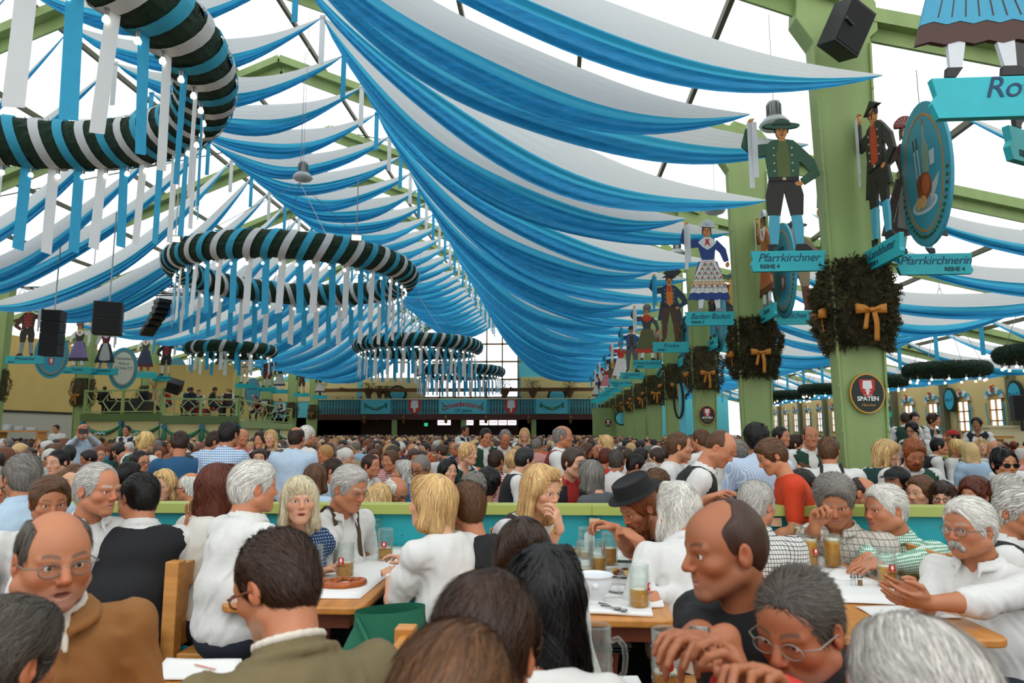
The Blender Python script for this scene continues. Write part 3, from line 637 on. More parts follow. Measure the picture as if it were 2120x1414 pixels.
def limb(p, w_): # polyline with widths -> outline
    L, Rr = [], []
    for i, (x, z) in enumerate(p):
        a = p[max(i - 1, 0)]; b = p[min(i + 1, len(p) - 1)]; dx, dz = b[0] - a[0], b[1] - a[1]; d = sqrt(dx * dx + dz * dz) or 1; nx, nz_ = -dz / d, dx / d
        L.append((x + nx * w_[i], z + nz_ * w_[i])); Rr.append((x - nx * w_[i], z - nz_ * w_[i]))
    return L + Rr[::-1]
def face_cut(c, x, z, s, hair, woman=False, tache=False):
    c.p('face', FACEP, ellp(x, z, .082 * s, .118 * s, 18), 3); c.p('face', FACEP, limb([(x, z - .1), (x, z - .19)], [.045, .06]), 2)
    hp = ellp(x, z + .03, .098 * s, .125 * s, 14, 0, pi) + [(x - .098 * s, z - (.10 if woman else .02)), (x - .07 * s, z + .02), (x - .05 * s, z + .075), (x + .05 * s, z + .075), (x + .07 * s, z + .02), (x + .098 * s, z - (.10 if woman else .02))]
    c.p('hair', hair, hp, 4)
    for sx in (-1, 1):
        c.p('features', '2a1a12', ellp(x + sx * .032, z + .012, .014, .008, 8), 5); c.p('features', '2a1a12', limb([(x + sx * .015, z + .034), (x + sx * .052, z + .036)], [.004, .003]), 5)
    c.p('features', '2a1a12', limb([(x + .004, z + .01), (x + .014, z - .028), (x - .004, z - .034)], [.002, .003, .002]), 5); c.p('mouth', 'a8402a', ellp(x, z - .058, .025, .009, 8), 5)
    if tache: c.p('features', '2a1a12', limb([(x - .04, z - .05), (x, z - .04), (x + .04, z - .05)], [.004, .009, .004]), 6)
def raised_arm(c, col, cuff=None):
    c.p('sleeve', col, limb([(-.17, 1.52), (-.40, 1.50), (-.50, 1.60), (-.46, 1.84)], [.09, .095, .085, .055]), 1); c.p('hand', FACEP, ellp(-.44, 1.92, .045, .075, 12), 2)
    c.p('hand', FACEP, limb([(-.44, 1.95), (-.39, 2.0)], [.015, .012]), 2)
def hip_arm(c, col):
    c.p('sleeve', col, limb([(.17, 1.52), (.38, 1.30), (.44, 1.14), (.27, 1.02)], [.09, .085, .08, .055]), 1); c.p('hand', FACEP, ellp(.21, .99, .06, .038, 10), 2)
def man(c, jacket='2f5a40', vest='5d6a34', legs='2a2621', sock='4aa9c4', hat='2f5a40', hatk='brim', shoe='181412', tie=None, hair='241812', knee=True, tache=False, coat=0):
    for sx in (-1, 1):
        x = sx * .17
        c.p('stocking' if knee else 'boot', sock, limb([(x * .9, .55), (x, .32), (x * 1.05, .08)], [.07, .075, .05]), 0)
        c.p('shoe', shoe, [(x - .07 + sx * .03, .09), (x + .06 + sx * .03, .09), (x + .07 + sx * .09, .03), (x + .08 + sx * .10, .0), (x - .08 + sx * .02, .0)], 1)
        c.p('breeches', legs, limb([(x * .5, 1.08), (x * .85, .8), (x * .95, .52)], [.12, .125, .085]), 1)
    c.p('breeches', legs, [(-.2, 1.12), (.2, 1.12), (.18, .92), (-.18, .92)], 1)
    if coat:
        c.p('coat_tail', jacket, [(-.25, 1.2), (.25, 1.2), (.36, coat), (.12, coat + .03), (0, 1.05), (-.12, coat + .03), (-.36, coat)], 0)
    c.p('jacket', jacket, [(-.21, 1.03), (.21, 1.03), (.23, 1.3), (.26, 1.55), (.16, 1.65), (.05, 1.67), (-.05, 1.67), (-.16, 1.65), (-.26, 1.55), (-.23, 1.3)], 2)
    c.p('waistcoat', vest, [(-.085, 1.04), (.085, 1.04), (.10, 1.4), (.06, 1.64), (-.06, 1.64), (-.10, 1.4)], 3)
    if tie: c.p('neckerchief', tie, [(-.06, 1.62), (.06, 1.62), (.03, 1.56), (.07, 1.45), (0, 1.5), (-.07, 1.45), (-.03, 1.56)], 4)
    c.p('belt', '1c1a18', [(-.21, 1.03), (.21, 1.03), (.205, 1.09), (-.205, 1.09)], 4); c.p('buckle', 'c8b890', ellp(0, 1.06, .035, .03, 4, pi / 4, pi / 4 + 2 * pi), 5)
    for sx in (-1, 1):
        for z in (1.18, 1.3, 1.42, 1.53): c.p('button', 'c9c5b8', ellp(sx * .13, z, .014, .014, 8), 4)
    raised_arm(c, jacket); hip_arm(c, jacket); face_cut(c, 0, 1.79, 1, hair, tache=tache)
    if hatk == 'brim': c.p('hat', hat, ellp(0, 1.875, .27, .05, 18), 5); c.p('hat', hat, ellp(0, 1.88, .13, .10, 12, 0, pi), 6); c.p('hat_band', '1b3226', [(-.13, 1.885), (.13, 1.885), (.125, 1.91), (-.125, 1.91)], 7)
    elif hatk == 'tri': c.p('hat', hat, [(-.22, 1.86), (-.1, 1.93), (0, 2.0), (.1, 1.93), (.22, 1.86), (.1, 1.87), (0, 1.89), (-.1, 1.87)], 6)
    elif hatk == 'square': c.p('hat', hat, [(-.17, 2.02), (.1, 2.27), (.38, 2.06), (.12, 1.86)], 2); c.p('hat', hat, [(-.2, 1.88), (-.1, 1.96), (.1, 1.96), (.2, 1.88), (0, 1.9)], 6)
    elif hatk == 'top': c.p('hat', hat, [(-.17, 1.88), (.17, 1.88), (.16, 1.91), (.10, 1.92), (.12, 2.1), (-.12, 2.1), (-.10, 1.92), (-.16, 1.91)], 6)
    elif hatk == 'cap': c.p('hat', hat, ellp(0, 1.86, .12, .11, 12, 0, pi), 6)
def woman(c, bod='1c3f86', skirt='e8e6de', hem='1c3f86', apron=None, stock='dfe4e8', shoe='8a8e94', bonnet='cfd6dc', collar='dfe6ea', tie='c2381e', hair='3a2216', dots=None, sleeve=None, big=False):
    sleeve = sleeve or bod
    for sx in (-1, 1):
        x = sx * .17; c.p('stocking', stock, limb([(x * .9, .4), (x, .25), (x * 1.1, .06)], [.055, .06, .04]), 0); c.p('shoe', shoe, [(x - .06 + sx * .02, .07), (x + .05 + sx * .02, .07), (x + .07 + sx * .09, .0), (x - .07 + sx * .02, .0)], 1)
    wv = lambda z, w_, n=9: [(w_ - 2 * w_ * i / n, z - .025 * (i % 2)) for i in range(n + 1)]
    c.p('petticoat', hem, [(-.2, 1.1), (.2, 1.1)] + wv(.27, .45), 1)
    c.p('skirt', skirt, [(-.14, 1.16), (.14, 1.16), (.3, .75)] + wv(.42 if not apron else .33, .41) + [(-.3, .75)], 2)
    for i in range(-3, 4): c.p('skirt_pleat', hem if hem != skirt else 'bfb8a8', limb([(i * .03, 1.12), (i * .095, .45)], [.002, .004]), 2.6)
    if apron: c.p('apron', apron, [(-.08, 1.15), (.08, 1.15), (.2, .7), (.24, .38), (.1, .34), (-.1, .34), (-.24, .38), (-.2, .7)], 3)
    if dots:
        rr = random.Random(4)
        for i, z in enumerate((1.05, .95, .85, .75, .56)):
            n = 2 + i
            for j in range(n):
                x = (j - (n - 1) / 2) * .13; c.p('printed_flower', dots, ellp(x, z, .024, .022, 8), 4); c.p('printed_leaf', '2f7a4a', ellp(x + .028, z - .035, .02, .01, 6), 4); c.p('printed_leaf', '2f7a4a', ellp(x - .028, z - .035, .02, .01, 6), 4)
        c.p('border', 'd9a23a', [(-.37, .66), (.37, .66), (.375, .64), (-.375, .64)], 4); c.p('border', 'd9a23a', [(-.385, .61), (.385, .61), (.39, .59), (-.39, .59)], 4)
    c.p('bodice', bod, [(-.12, 1.14), (.12, 1.14), (.17, 1.35), (.21, 1.52), (.12, 1.62), (-.12, 1.62), (-.21, 1.52), (-.17, 1.35)], 3)
    c.p('collar', collar, [(-.2, 1.53), (-.08, 1.64), (.08, 1.64), (.2, 1.53), (.1, 1.42), (0, 1.36), (-.1, 1.42)], 4)
    c.p('neckerchief', tie, [(-.05, 1.6), (.05, 1.6), (.03, 1.55), (.07, 1.43), (0, 1.5), (-.07, 1.43), (-.03, 1.55)], 5)
    raised_arm(c, sleeve); c.p('sleeve', sleeve, limb([(.15, 1.52), (.33, 1.34), (.40, 1.1)], [.085, .075, .05]), 2); c.p('hand', FACEP, ellp(.42, 1.03, .04, .06, 10), 2)
    face_cut(c, 0, 1.78, 1, hair, True)
    if bonnet:
        c.p('bonnet', bonnet, ellp(.02, 1.9, .15 * (1.2 if big else 1), .14 * (1.2 if big else 1), 16, -.3, pi + .1), 6)
        for i in range(7): a = .2 + i * .42; c.p('bonnet_fold', '9aa4ac', limb([(.02, 1.9), (.02 + .14 * cos(a), 1.9 + .13 * sin(a))], [.001, .004]), 7)
def name_board(root, w_, txt, sub, z0=-.31, flip=1, h=.30, off=0, tsz=.17, toff=0):
    b = MB(); x0, x1 = off - w_ / 2, off + w_ / 2
    b.prism([(x0 + .03, z0), (x1 - .03, z0), (x1, z0 + .06), (x1 - .03, z0 + .11), (x1, z0 + h), (x0, z0 + h), (x0 + .03, z0 + .17), (x0 - .01, z0 + .11), (x0 + .03, z0)], -.03, .03); bo = b.build('name_board', BOARDC, root, bevel=.006)
    if txt: text_mesh(txt, tsz, INK, bo, (off + toff, -.033, z0 + h * .48), shear=.3, spacing=.95)
    if sub: text_mesh(sub, .082, INKB, bo, (off - (w_ * .5 - .12) * flip, -.033, z0 + .045), align='LEFT' if flip > 0 else 'RIGHT', bold=.002)
def figure_at(X, Y, Z, rz, kind, kw, label, txt, sub, mirror=1, w_=1.05, group=None, ribbon='w', detail=True, bflip=1, off=0, toff=0, tsz=.17):
    root = empty('cutout_figure', (X, Y, Z), rz, label, 'painted cut-out figure', group); c = Cut(root, mirror)
    (man if kind == 'm' else woman)(c, **kw)
    c.done(); name_board(root, w_, txt, sub, flip=bflip, off=off, toff=toff, tsz=tsz)
    r = MB(); rx = -.43 * mirror
    for s_, l_ in ((-.03, 1.0), (.03, .85)): r.box((rx + s_, -.05 - s_ * .3, 1.93 - l_ / 2), (.075, .004, l_), ry=.02 * s_)
    r.build('hanging_ribbon', BLUECL if ribbon == 'b' else WHITECL, root)
    return root
def oval(X, Y, Z, rz, label, lines=(), food=False, white=False, group='oval hanging signs', ry=1.0, rx=.62):
    root = empty('oval_sign', (X, Y, Z), rz, label, 'oval sign', group)
    b = MB(); b.prism(ellp(0, 0, rx, ry, 40), -.022, .022); b.build('board', mat('oval board blue', '3f9fb8' if food else '57b9c8', .5), root, bevel=.004)
    if white: b = MB(); b.prism(ellp(0, .02, rx * .72, ry * .76, 32), -.026, .02); b.build('panel', mat('cream panel paint', 'dcdccb', .6), root)
    b = MB(); n = 40; e1, e2 = ellp(0, .02, rx * .77, ry * .82, n), ellp(0, .02, rx * .73, ry * .79, n)
    for i in range(n if not food else n):
        j = (i + 1) % n; b.prism([e1[i], e1[j], e2[j], e2[i]], -.026, -.02)
    b.build('painted_ring', pm('c9822a'), root)
    lf, bs = MB(), MB()
    for i in range(26):
        a = pi + .15 + (pi - .3) * i / 25; x, z = rx * .88 * cos(a), ry * .9 * sin(a) + .03; lf.prism(ellp(x, z, .035, .026, 6, a, a + 2 * pi), -.027, -.02)
        if i % 2: bs.prism(ellp(x + .03, z + .03, .012, .012, 6), -.028, -.02)
    lf.build('painted_leaf', pm('2f5f35'), root); bs.build('painted_berry', pm('c8642a'), root)
    if food:
        c = Cut(root)
        c.p('plate', 'd8dee4', ellp(-.02, -.42, .30, .12, 20, .35, .35 + 2 * pi), 1); c.p('plate', '8fb0c4', ellp(-.02, -.41, .24, .085, 20, .35, .35 + 2 * pi), 1.5)
        c.p('roast', 'a04a1c', ellp(0, -.18, .17, .20, 14), 2); c.p('roast', 'c9683a', ellp(.05, -.16, .09, .14, 12), 3); c.p('roast', '8a3a18', ellp(-.08, -.1, .09, .1, 10), 2.5)
        for x in (-.14, -.03): c.p('dumpling', 'e0b070', ellp(x, -.38, .065, .09, 12), 4)
        c.p('bottle', '8fae9a', [(-.0, .0), (.14, .0), (.15, .35), (.09, .45), (.085, .72), (.045, .72), (.04, .45), (-.01, .35)], 1); c.p('bottle_neck', 'a8642a', [(.045, .68), (.085, .68), (.08, .76), (.05, .76)], 2)
        for x in (-.18, -.1): c.p('cutlery', 'c8ccd0', limb([(x, .38), (x + .03, -.05)], [.014, .012]), 1); c.p('cutlery', '4a2c1a', limb([(x, .38), (x - .01, .55)], [.016, .014]), 1)
        c.p('glass', 'cfdce0', [(.18, .05), (.26, .05), (.28, .25), (.17, .25)], 2); c.p('napkin', 'c8d0d4', [(.12, -.5), (.3, -.25), (.36, -.1), (.2, -.2)], 2)
        c.done()
    for i, (t, sz) in enumerate(lines): text_mesh(t, sz, INK, root, (0, -.03, .42 - i * .24), shear=.2)
    if not food and not white:
        c = Cut(root); c.p('shield', 'c41f1c', [(-.10, -.12), (.10, -.12), (.10, -.32), (.05, -.42), (-.05, -.42), (-.10, -.32)], 2); c.p('shield_field', 'e4e6e4', [(-.05, -.15), (.05, -.15), (.06, -.3), (.02, -.31), (.015, -.38), (-.015, -.38), (-.02, -.31), (-.06, -.3)], 3); c.done()
    MB().tube([(0, 0, ry), (0, 0, ry + .5)], .006, 5).build('wire', STEEL, root)
    return root
def spruce_sleeve(X, Y, Z, label, dense=5200, seed=1, bows=((0, -1),), sc=1.0):
    root = empty('spruce_wreath', (X, Y, Z), 0, label, 'spruce wreath', 'spruce sleeves on the pillars'); rr = random.Random(seed); g = MB()
    m = mat('dry spruce', '4a4326', .9, var=.6, vscale=9)
    g.grid(lambda u, v: ((.33 + .08 * sin(pi * v)) * cos(2 * pi * u) * sc, (.27 + .08 * sin(pi * v)) * sin(2 * pi * u) * sc, -.62 + 1.24 * v), 24, 8)
    for i in range(dense):
        a = rr.uniform(0, 2 * pi); z = rr.uniform(-.66, .62); bump = 1 + .12 * sin(a * 5 + z * 6 + seed) + .08 * sin(z * 13 + a * 2)
        rad = (.345 + .15 * sin(pi * (z + .66) / 1.3) ** .8) * bump; base = Vector((rad * .96 * cos(a), rad * .82 * sin(a), z))
        d = Vector((cos(a), sin(a) * .85, rr.uniform(-.9, .5))) + Vector((rr.uniform(-.5, .5), rr.uniform(-.5, .5), rr.uniform(-.4, .4))); d.normalize()
        L = rr.uniform(.05, .13) * (1.3 if z < -.5 else 1); sd = d.cross(Vector((rr.uniform(-1, 1), rr.uniform(-1, 1), .3))).normalized() * .010; tp = base + d * L
        g.add([base - sd * .6, base + sd * .6, base + d * L * .6 + sd * 1.2, tp, base + d * L * .6 - sd * 1.2], [(0, 1, 2, 3, 4)])
        if dense > 3000:
            for k in range(3):
                f = .35 + .25 * k; q = base + d * L * f
                for s2 in (-1, 1): e = q + (d * .5 + sd.normalized() * s2).normalized() * L * .35; g.add([q, e, q + d * .012], [(0, 1, 2)])
    g.build('sprigs', m, root)
    for dx, dy in bows:
        b = MB(); gold = mat('ochre bow ribbon', 'b8741c', .55, bump=.2, bscale=20); y = dy * .50; x = dx * .52
        bo = empty('bow', (x, y, -.18)); bo.parent = root; bo.rotation_euler = (0, 0, 0 if dy else pi / 2 * -dx)
        for s_ in (-1, 1):
            b.grid(lambda u, v: (s_ * (.03 + .17 * sin(pi * min(u, 1)) * 1.0 if u < 1 else .03), -.05 * sin(2 * pi * u) - .02, (.075 * (v - .5) * (1 + .8 * sin(pi * u))) + .02 * sin(pi * u)), 10, 2)
            b.grid(lambda u, v: (s_ * (.02 + .20 * u * (1 - .2 * u)), -.03 - .03 * sin(pi * u), .03 * sin(u * 3) + .09 * (v - .5) * (.4 + .9 * u)), 8, 2)
        b.lathe([(.001, .035), (.035, .02), (.04, 0), (.035, -.02), (.001, -.035)], 10, (0, -.04, 0))
        b.grid(lambda u, v: (.02 + .03 * sin(u * 2) + .07 * (v - .5), -.04 - .02 * sin(u * 5), -.42 * u), 8, 2); b.grid(lambda u, v: (-.05 - .05 * u + .06 * (v - .5), -.035, -.26 * u), 6, 2)
        me = b.mesh('bow', gold, True); o = link('ribbon_bow', me, root, (x, y, -.18)); o.rotation_euler = (0, 0, 0 if dy else pi / 2 * -dx)
        sd = o.modifiers.new('s', 'SOLIDIFY'); sd.thickness = .006; bpy.data.objects.remove(bo)
    return root
def spaten_disc(X, Y, Z, label, full=True):
    root = empty('brewery_disc', (X, Y, Z), 0, label, 'round sign', 'round brewery signs on the pillars')
    MB().prism(ellp(0, 0, .235, .275, 36), -.02, .02).build('rim', GOLD, root); MB().prism(ellp(0, 0, .215, .255, 36), -.024, .02).build('board', pm('14211d'), root)
    s = .1; c = Cut(root); c.p('shield', 'c41f1c', [(-.1, .19), (.1, .19), (.1, .06), (.06, -.02), (0, -.05), (-.06, -.02), (-.1, .06)], 2); c.p('spade', 'e4e4e0', [(-.055, .175), (.055, .175), (.065, .07), (.02, .055), (.015, -.02), (-.015, -.02), (-.02, .055), (-.065, .07)], 3); c.done()
    text_mesh('SPATEN', .082, WHITEL, root, (0, -.027, -.10), bold=.002)
    if full: text_mesh('München', .05, GOLD, root, (0, -.027, -.175), shear=.3); text_mesh('G   S', .04, WHITEL, root, (0, -.034, .02)); text_mesh('Seit        1397', .02, WHITEL, root, (0, -.027, -.03), shear=.3)
# --- right hand row, known from the photograph, then repeats with their own colours
Z0 = 4.19
MEN = [('man', 'm')]
LEFT_R = [
 ('m', dict(), 'painted man in green hat and jacket, hand on hip, on the closest pillar', 'Pfarrkirchner', 'REIHE 4', 'w'),
 ('w', dict(dots='c2381e'), 'painted woman in a blue bodice and white rose-print skirt with bonnet', 'Baden·Baden', 'REIHE 5', 'w'),
 ('m', dict(jacket='1c3550', vest='d9771e', legs='4a3222', sock='5a3018', shoe='4a2814', hat='18181c', hatk='square', tie='c2281c', tache=True, coat=.62), 'painted man with moustache, dark square hat and orange waistcoat', 'Franke', 'REIHE 6', 'b'),
 ('w', dict(bod='3a3a3c', skirt='4a6238', hem='c2381e', collar='c2381e', tie='d9482a', bonnet='5a5a5e', sleeve='4a4a4c', stock='e8e8e8', shoe='1a1a1a'), 'painted woman in a green skirt with red hem and red neckerchief', 'Schwarzwälderin', 'REIHE 7', 'w'),
 ('m', dict(jacket='1c4a78', vest='3a3430', legs='55555a', sock='55555a', hat='1c1c20', hatk='top', shoe='14100e'), 'painted man in a blue tailcoat and top hat', 'Griesbach', 'REIHE 8', 'b'),
 ('w', dict(bod='c2281c', skirt='e6e4e0', hem='e6e4e0', collar='c2381e', bonnet='c2281c'), 'painted woman in a red headscarf and white skirt', 'Westliches Baden', 'REIHE 9', 'w'),
 ('m', dict(jacket='2a2a2c', vest='c98a2a', legs='6a4a2a', hat='1a1a1a', tie='2f7a4a'), 'painted man in a black coat and yellow waistcoat, seventh in the row', 'Donau', 'REIHE 10', 'b'),
 ('w', dict(bod='8a1f18', skirt='c96a78', hem='e8e4dc', bonnet='2a2a2e'), 'painted woman in a pink skirt and dark bonnet, eighth in the row', 'Passau', 'REIHE 11', 'w'),
 ('m', dict(jacket='5a1a18', vest='d8d4c8', legs='1c1c20', hat='2a2018'), 'painted man in a wine red coat, ninth in the row', '', '', 'w'),
 ('w', dict(bod='3a2a5a', skirt='d8d6ce', hem='5a3a2a', bonnet='18181a'), 'painted woman in a violet bodice, tenth in the row', '', '', 'b')]
for k, (kd, kw, lb, tx, sb, rb) in enumerate(LEFT_R):
    y = pil_y(k); dx = -.95
    figure_at(PX_R + dx, y - .12, Z0, 0, kd, kw, lb, tx if k < 8 else None, sb if k < 8 else None, 1, 1.05, 'painted figures facing the hall on the right pillars', rb)
FR = [('m', dict(jacket='2c2822', vest='c2441a', legs='221c18', sock='4aa9c4', hat='26221e', hatk='tri', coat=.7), 'dark-coated painted man with red waistcoat seen edge-on before the closest pillar', 'Landshuter', 'REIHE 4'),
      ('w', dict(bod='a8622a', skirt='b86a3a', hem='5a3018'), 'painted figure in orange brown seen edge-on before the second pillar', 'Baden', 'REIHE 5'),
      ('m', dict(jacket='22426a', vest='c8382a', hat='1c1c20'), 'painted man in blue seen edge-on before the third pillar', 'Franke', 'REIHE 6'),
      ('m', dict(jacket='3a3a3a', vest='b8862a'), 'painted man in grey seen edge-on before the fourth pillar', '', ''),
      ('w', dict(bod='6a2a20', skirt='3a5a3a', hem='c2381e'), 'painted woman seen edge-on before the fifth pillar', '', '')]
for k, (kd, kw, lb, tx, sb) in enumerate(FR):
    figure_at(PX_R + .1, pil_y(k) - .72, Z0 - (0 if k else .06), -pi / 2 + .0, kd, kw, lb, tx, sb, 1, 1.0, 'painted figures edge-on before the right pillars', 'w')
RT = [('w', dict(bod='5a4438', skirt='4a3a34', hem='4a3a34', apron='8e8c86', stock='7ab4be', shoe='20242c', bonnet='7a2418', collar='5a1c18', tie='1c4a6a', hair='2a1a14'), 'painted woman with red headscarf and grey apron behind the oval sign', 'Pfarrkirchnerin', 'REIHE 4'),
      ('m', dict(jacket='7a6a58', vest='5a4a3c', legs='9a8262', sock='6a3a26', shoe='5a2c1c', hat='221c1a', tie='c2381e'), 'painted man in brown boots and dark hat right of the second pillar', 'Westliches Baden', 'REIHE 5'),
      ('m', dict(jacket='5a1c1c', vest='b8862a', legs='2a2a2a'), 'painted man in a red coat right of the third pillar', '', '')]
for k, (kd, kw, lb, tx, sb) in enumerate(RT):
    figure_at(PX_R + (.82 if k == 0 else 1.03 - .1 * k), pil_y(k) - .14, Z0 - .08 * (k == 0), 0, kd, kw, lb, tx, sb, -1 if k == 0 else 1, 1.02, off=.24 if k == 0 else 0, group= 'painted figures on the aisle side of the pillars', ribbon='w', bflip=-1)
figure_at(PX_R + .1, pil_y(0) + .95, Z0, pi / 2, 'w', dict(bod='22427a', skirt='22427a', hem='a8281c'), 'painted woman in a blue and red skirt half hidden behind the closest pillar', '', '', 1, 1.0)
# closest column, cut by the top right corner
pillar(PX_R, 4.85, 1)
figure_at(at(2035, 160, 4.75).x, 4.75, at(2035, 160, 4.75).z, 0, 'w', dict(bod='1a2a4a', skirt='3f9fc0', hem='4a2a20', stock='d8dcdf', shoe='26201e', apron=None), 'painted woman with blue pleated skirt and white stockings cut by the top right corner', 'Rottalerin', None, 1, 1.3, off=.28, toff=.12, tsz=.22)
c_ = at(2140, 310, 6.0); figure_at(c_.x, c_.y, c_.z + .15, .5, 'm', dict(jacket='5a4438', legs='3a2a20', sock='2a2422'), 'painted man with dark boots on the tilted board at the right edge', 'Tölzer', 'REIHE 3', 1, .8)
# ovals
p_ = at(1915, 360, 9.2); oval(p_.x, p_.y, p_.z, -1.55, 'big oval sign painted with roast, dumplings and bottle beside the closest pillar', food=True)
p_ = at(1622, 560, 14.1); oval(p_.x, p_.y, p_.z, -1.5, 'oval turquoise sign with red brewery shield beside the second pillar', (('urne', .15), ('SPATEN', .17)))
p_ = at(1487, 655, 19); oval(p_.x, p_.y, p_.z, -1.5, 'oval sign with printed lines beside the third pillar', (('Heiter', .15), ('SPATEN', .15)))
p_ = at(1420, 712, 24); oval(p_.x, p_.y, p_.z, -1.5, 'narrow oval sign beside the fourth pillar', (('SPATEN', .15),))
# spruce sleeves and round brewery signs
for k in range(NB):
    spruce_sleeve(PX_R - .02, pil_y(k), 3.42, f'dark spruce sleeve with ochre bows round the {ordw(k)} pillar on the right', 5200 if k < 2 else (2200 if k < 5 else 800), k + 1, ((0, -1), (-1, 0)))
spaten_disc(PX_R - .02, pil_y(0) - .215, 2.13, 'round black and gold brewery sign on the closest pillar')
spaten_disc(PX_R - .02, pil_y(2) - .215, 2.08, 'round black and gold brewery sign on the third pillar')
spaten_disc(PX_R - .9, pil_y(7) - .3, 2.2, 'small round brewery sign on the far green boxed pillars')
# --- left hand row
KL = [('m', dict(jacket='5a1f18', vest='a8281c', legs='2a1c18', sock='8a9298', hat='26201c'), 'painted man in a red jacket and knee breeches on the first left pillar in view', 'Miesbacher', 'REIHE 7'),
      ('w', dict(bod='2a2428', skirt='8a76a8', hem='2a2226', sleeve='e4e2dc', bonnet='8a4a40', collar='e4e2dc'), 'painted woman in a lilac skirt and white sleeves left of the black speakers', 'Dachau', 'REIHE 8'),
      ('w', dict(bod='7a1c24', skirt='1c2634', hem='1c2634', apron='c4c4c0', sleeve='d8d6d0', stock='6a8aa0', bonnet=None), 'painted woman with a wide grey apron below the square speaker', 'Rottalerin', 'REIHE 8'),
      ('w', dict(bod='3a3a2a', skirt='1f3a5a', hem='5a1c1c', stock='b82418', sleeve='e4e2dc', bonnet='2a3a2a', collar='e4e2dc'), 'painted woman in a blue skirt with red stockings', '', ''),
      ('m', dict(jacket='1f2530', vest='b8281c', legs='1c1c20', sock='dcdcd8', hat='16161a', hatk='cap'), 'painted man in a black uniform coat and red waistcoat behind the small ring', 'Markgrafler', 'REIHE 9'),
      ('w', dict(bod='2a1c20', skirt='20242e', hem='20242e', stock='b82430', bonnet='1c3a6a'), 'painted dancing woman in a dark skirt and red stockings', '', 'REIHE 10'),
      ('m', dict(jacket='c8b088', vest='8a7a5a', legs='c8b088', sock='dcd8d0'), 'painted man in a sand coloured coat on the left row', '', ''),
      ('m', dict(jacket='2a2a2e', vest='a82018', legs='8a1c18', sock='dcdcd8', tie='a82018', coat=.7), 'painted man in a black coat with red lining on the left row', '', 'REIHE 11'),
      ('w', dict(bod='28242c', skirt='d0ccc4', hem='2a3a5a', bonnet='28242c'), 'painted woman with a black hat and white skirt on the left row', '', 'REIHE 12'),
      ('m', dict(jacket='1f6a3a', vest='a83018', legs='4a2c1c', sock='c8a888'), 'painted man in a bright green jacket on the far left row', '', ''),
      ('w', dict(bod='3a2a2a', skirt='d8d6d2', hem='5a2a2a', bonnet='c22418', big=True), 'painted woman with a big red bonnet, last of the left row', '', '')]
lp = [((52, 750), 24.6), ((160, 772), 28.8), ((215, 775), 29.6), ((298, 782), 33.5), ((342, 789), 34.4), ((452, 797), 39.4), ((505, 805), 43), ((552, 812), 44.5), ((578, 817), 49), ((624, 824), 54), ((662, 829), 59)]
for i, ((kd, kw, lb, tx, sb), ((x, y), Y)) in enumerate(zip(KL, lp)):
    p_ = at(x, y - 8, Y); figure_at(p_.x, Y, p_.z + .1, .1, kd, kw, lb, tx, sb, -1, 1.45 if i == 0 else 1.3, 'painted figures on the left pillars', 'b' if i == 3 else 'w')
for i, (x, y, Y, wh, lb) in enumerate(((107, 735, 27.5, 0, 'oval turquoise sign with vine border hidden behind the tall speaker'), (255, 763, 31, 1, 'oval sign with cream centre below the square speaker'), (365, 778, 36, 0, 'narrow oval turquoise sign beside the small ring'), (456, 800, 41, 0, 'narrow oval sign under the small ring'), (523, 812, 46, 0, 'narrow oval sign on the far left row'))):
    p_ = at(x, y, Y); oval(p_.x, p_.y, p_.z, .75 if i < 2 else 1.0, lb, (('Seit', .14), ('SPATEN', .2)) if not wh else (('Gaststätte', .16), ('Malerei', .16), ('SCHATZ', .2)), white=bool(wh), group='oval signs on the left row')
for k in range(3, NB):
    spruce_sleeve(PX_L, pil_y(k), 3.42, f'dark spruce sleeve round the {ordw(k - 3)} left pillar in view', 1200, k + 40, ((0, -1),), 1.1)
# pendant lamps
def lamp(X, Y, Z, label):
    root = empty('pendant_lamp', (X, Y, Z), 0, label, 'pendant lamp', 'grey industrial pendant lamps'); b = MB(); b.lathe([(.03, .34), (.10, .32), (.11, .28), (.10, .08), (.12, .05), (.001, .05)], 20); b.build('housing', STEEL, root, smooth=True)
    f = MB()
    for i in range(14): a = 2 * pi * i / 14; f.box((.112 * cos(a), .112 * sin(a), .18), (.02, .004, .2), rz=a)
    f.build('cooling_fins', STEEL, root); b = MB(); b.lathe([(.10, .06), (.17, .03), (.24, -.06), (.245, -.08), (.2, -.13), (.10, -.16), (.001, -.17)], 24); b.build('bowl', mat('milky bowl', 'cfd2d2', .3, trans=.3), root, smooth=True)
    MB().tube([(0, 0, .34), (0, 0, 3.0 if Z < 7.5 else 4.6)], .006, 5).build('cable', STEEL, root)
lamp(*at(1603, 250, 11), 'grey pendant lamp with milky bowl behind the green hat of the painted man'); lamp(*at(1480, 430, 15.8), 'grey pendant lamp above the painted woman with the bonnet'); lamp(*at(627, 362, 16), 'grey pendant lamp hanging free under the middle swags'); lamp(*at(1402, 520, 20), 'small pendant lamp behind the square hat')
for x, y, Y, lb in ((363, 495, 14.2, 'floodlight at the upper left rim of the second ring'), (738, 492, 15.5, 'lit floodlight above the right rim of the second ring')):
    p_ = at(x, y, Y); root = empty('floodlight', p_, .3, lb, 'floodlight'); MB().box((0, 0, 0), (.26, .14, .16), rx=.4).build('housing', mat('dark bronze', '5a5648', .4), root, bevel=.01); MB().box((0, -.07, -.02), (.22, .01, .12), rx=.4).build('lens', mat('lit flood lens', 'fff0c8', .3, emit=2.5), root); MB().tube([(0, 0, .1), (0, .0, 1.5)], .012, 5).build('arm', STEEL, root)
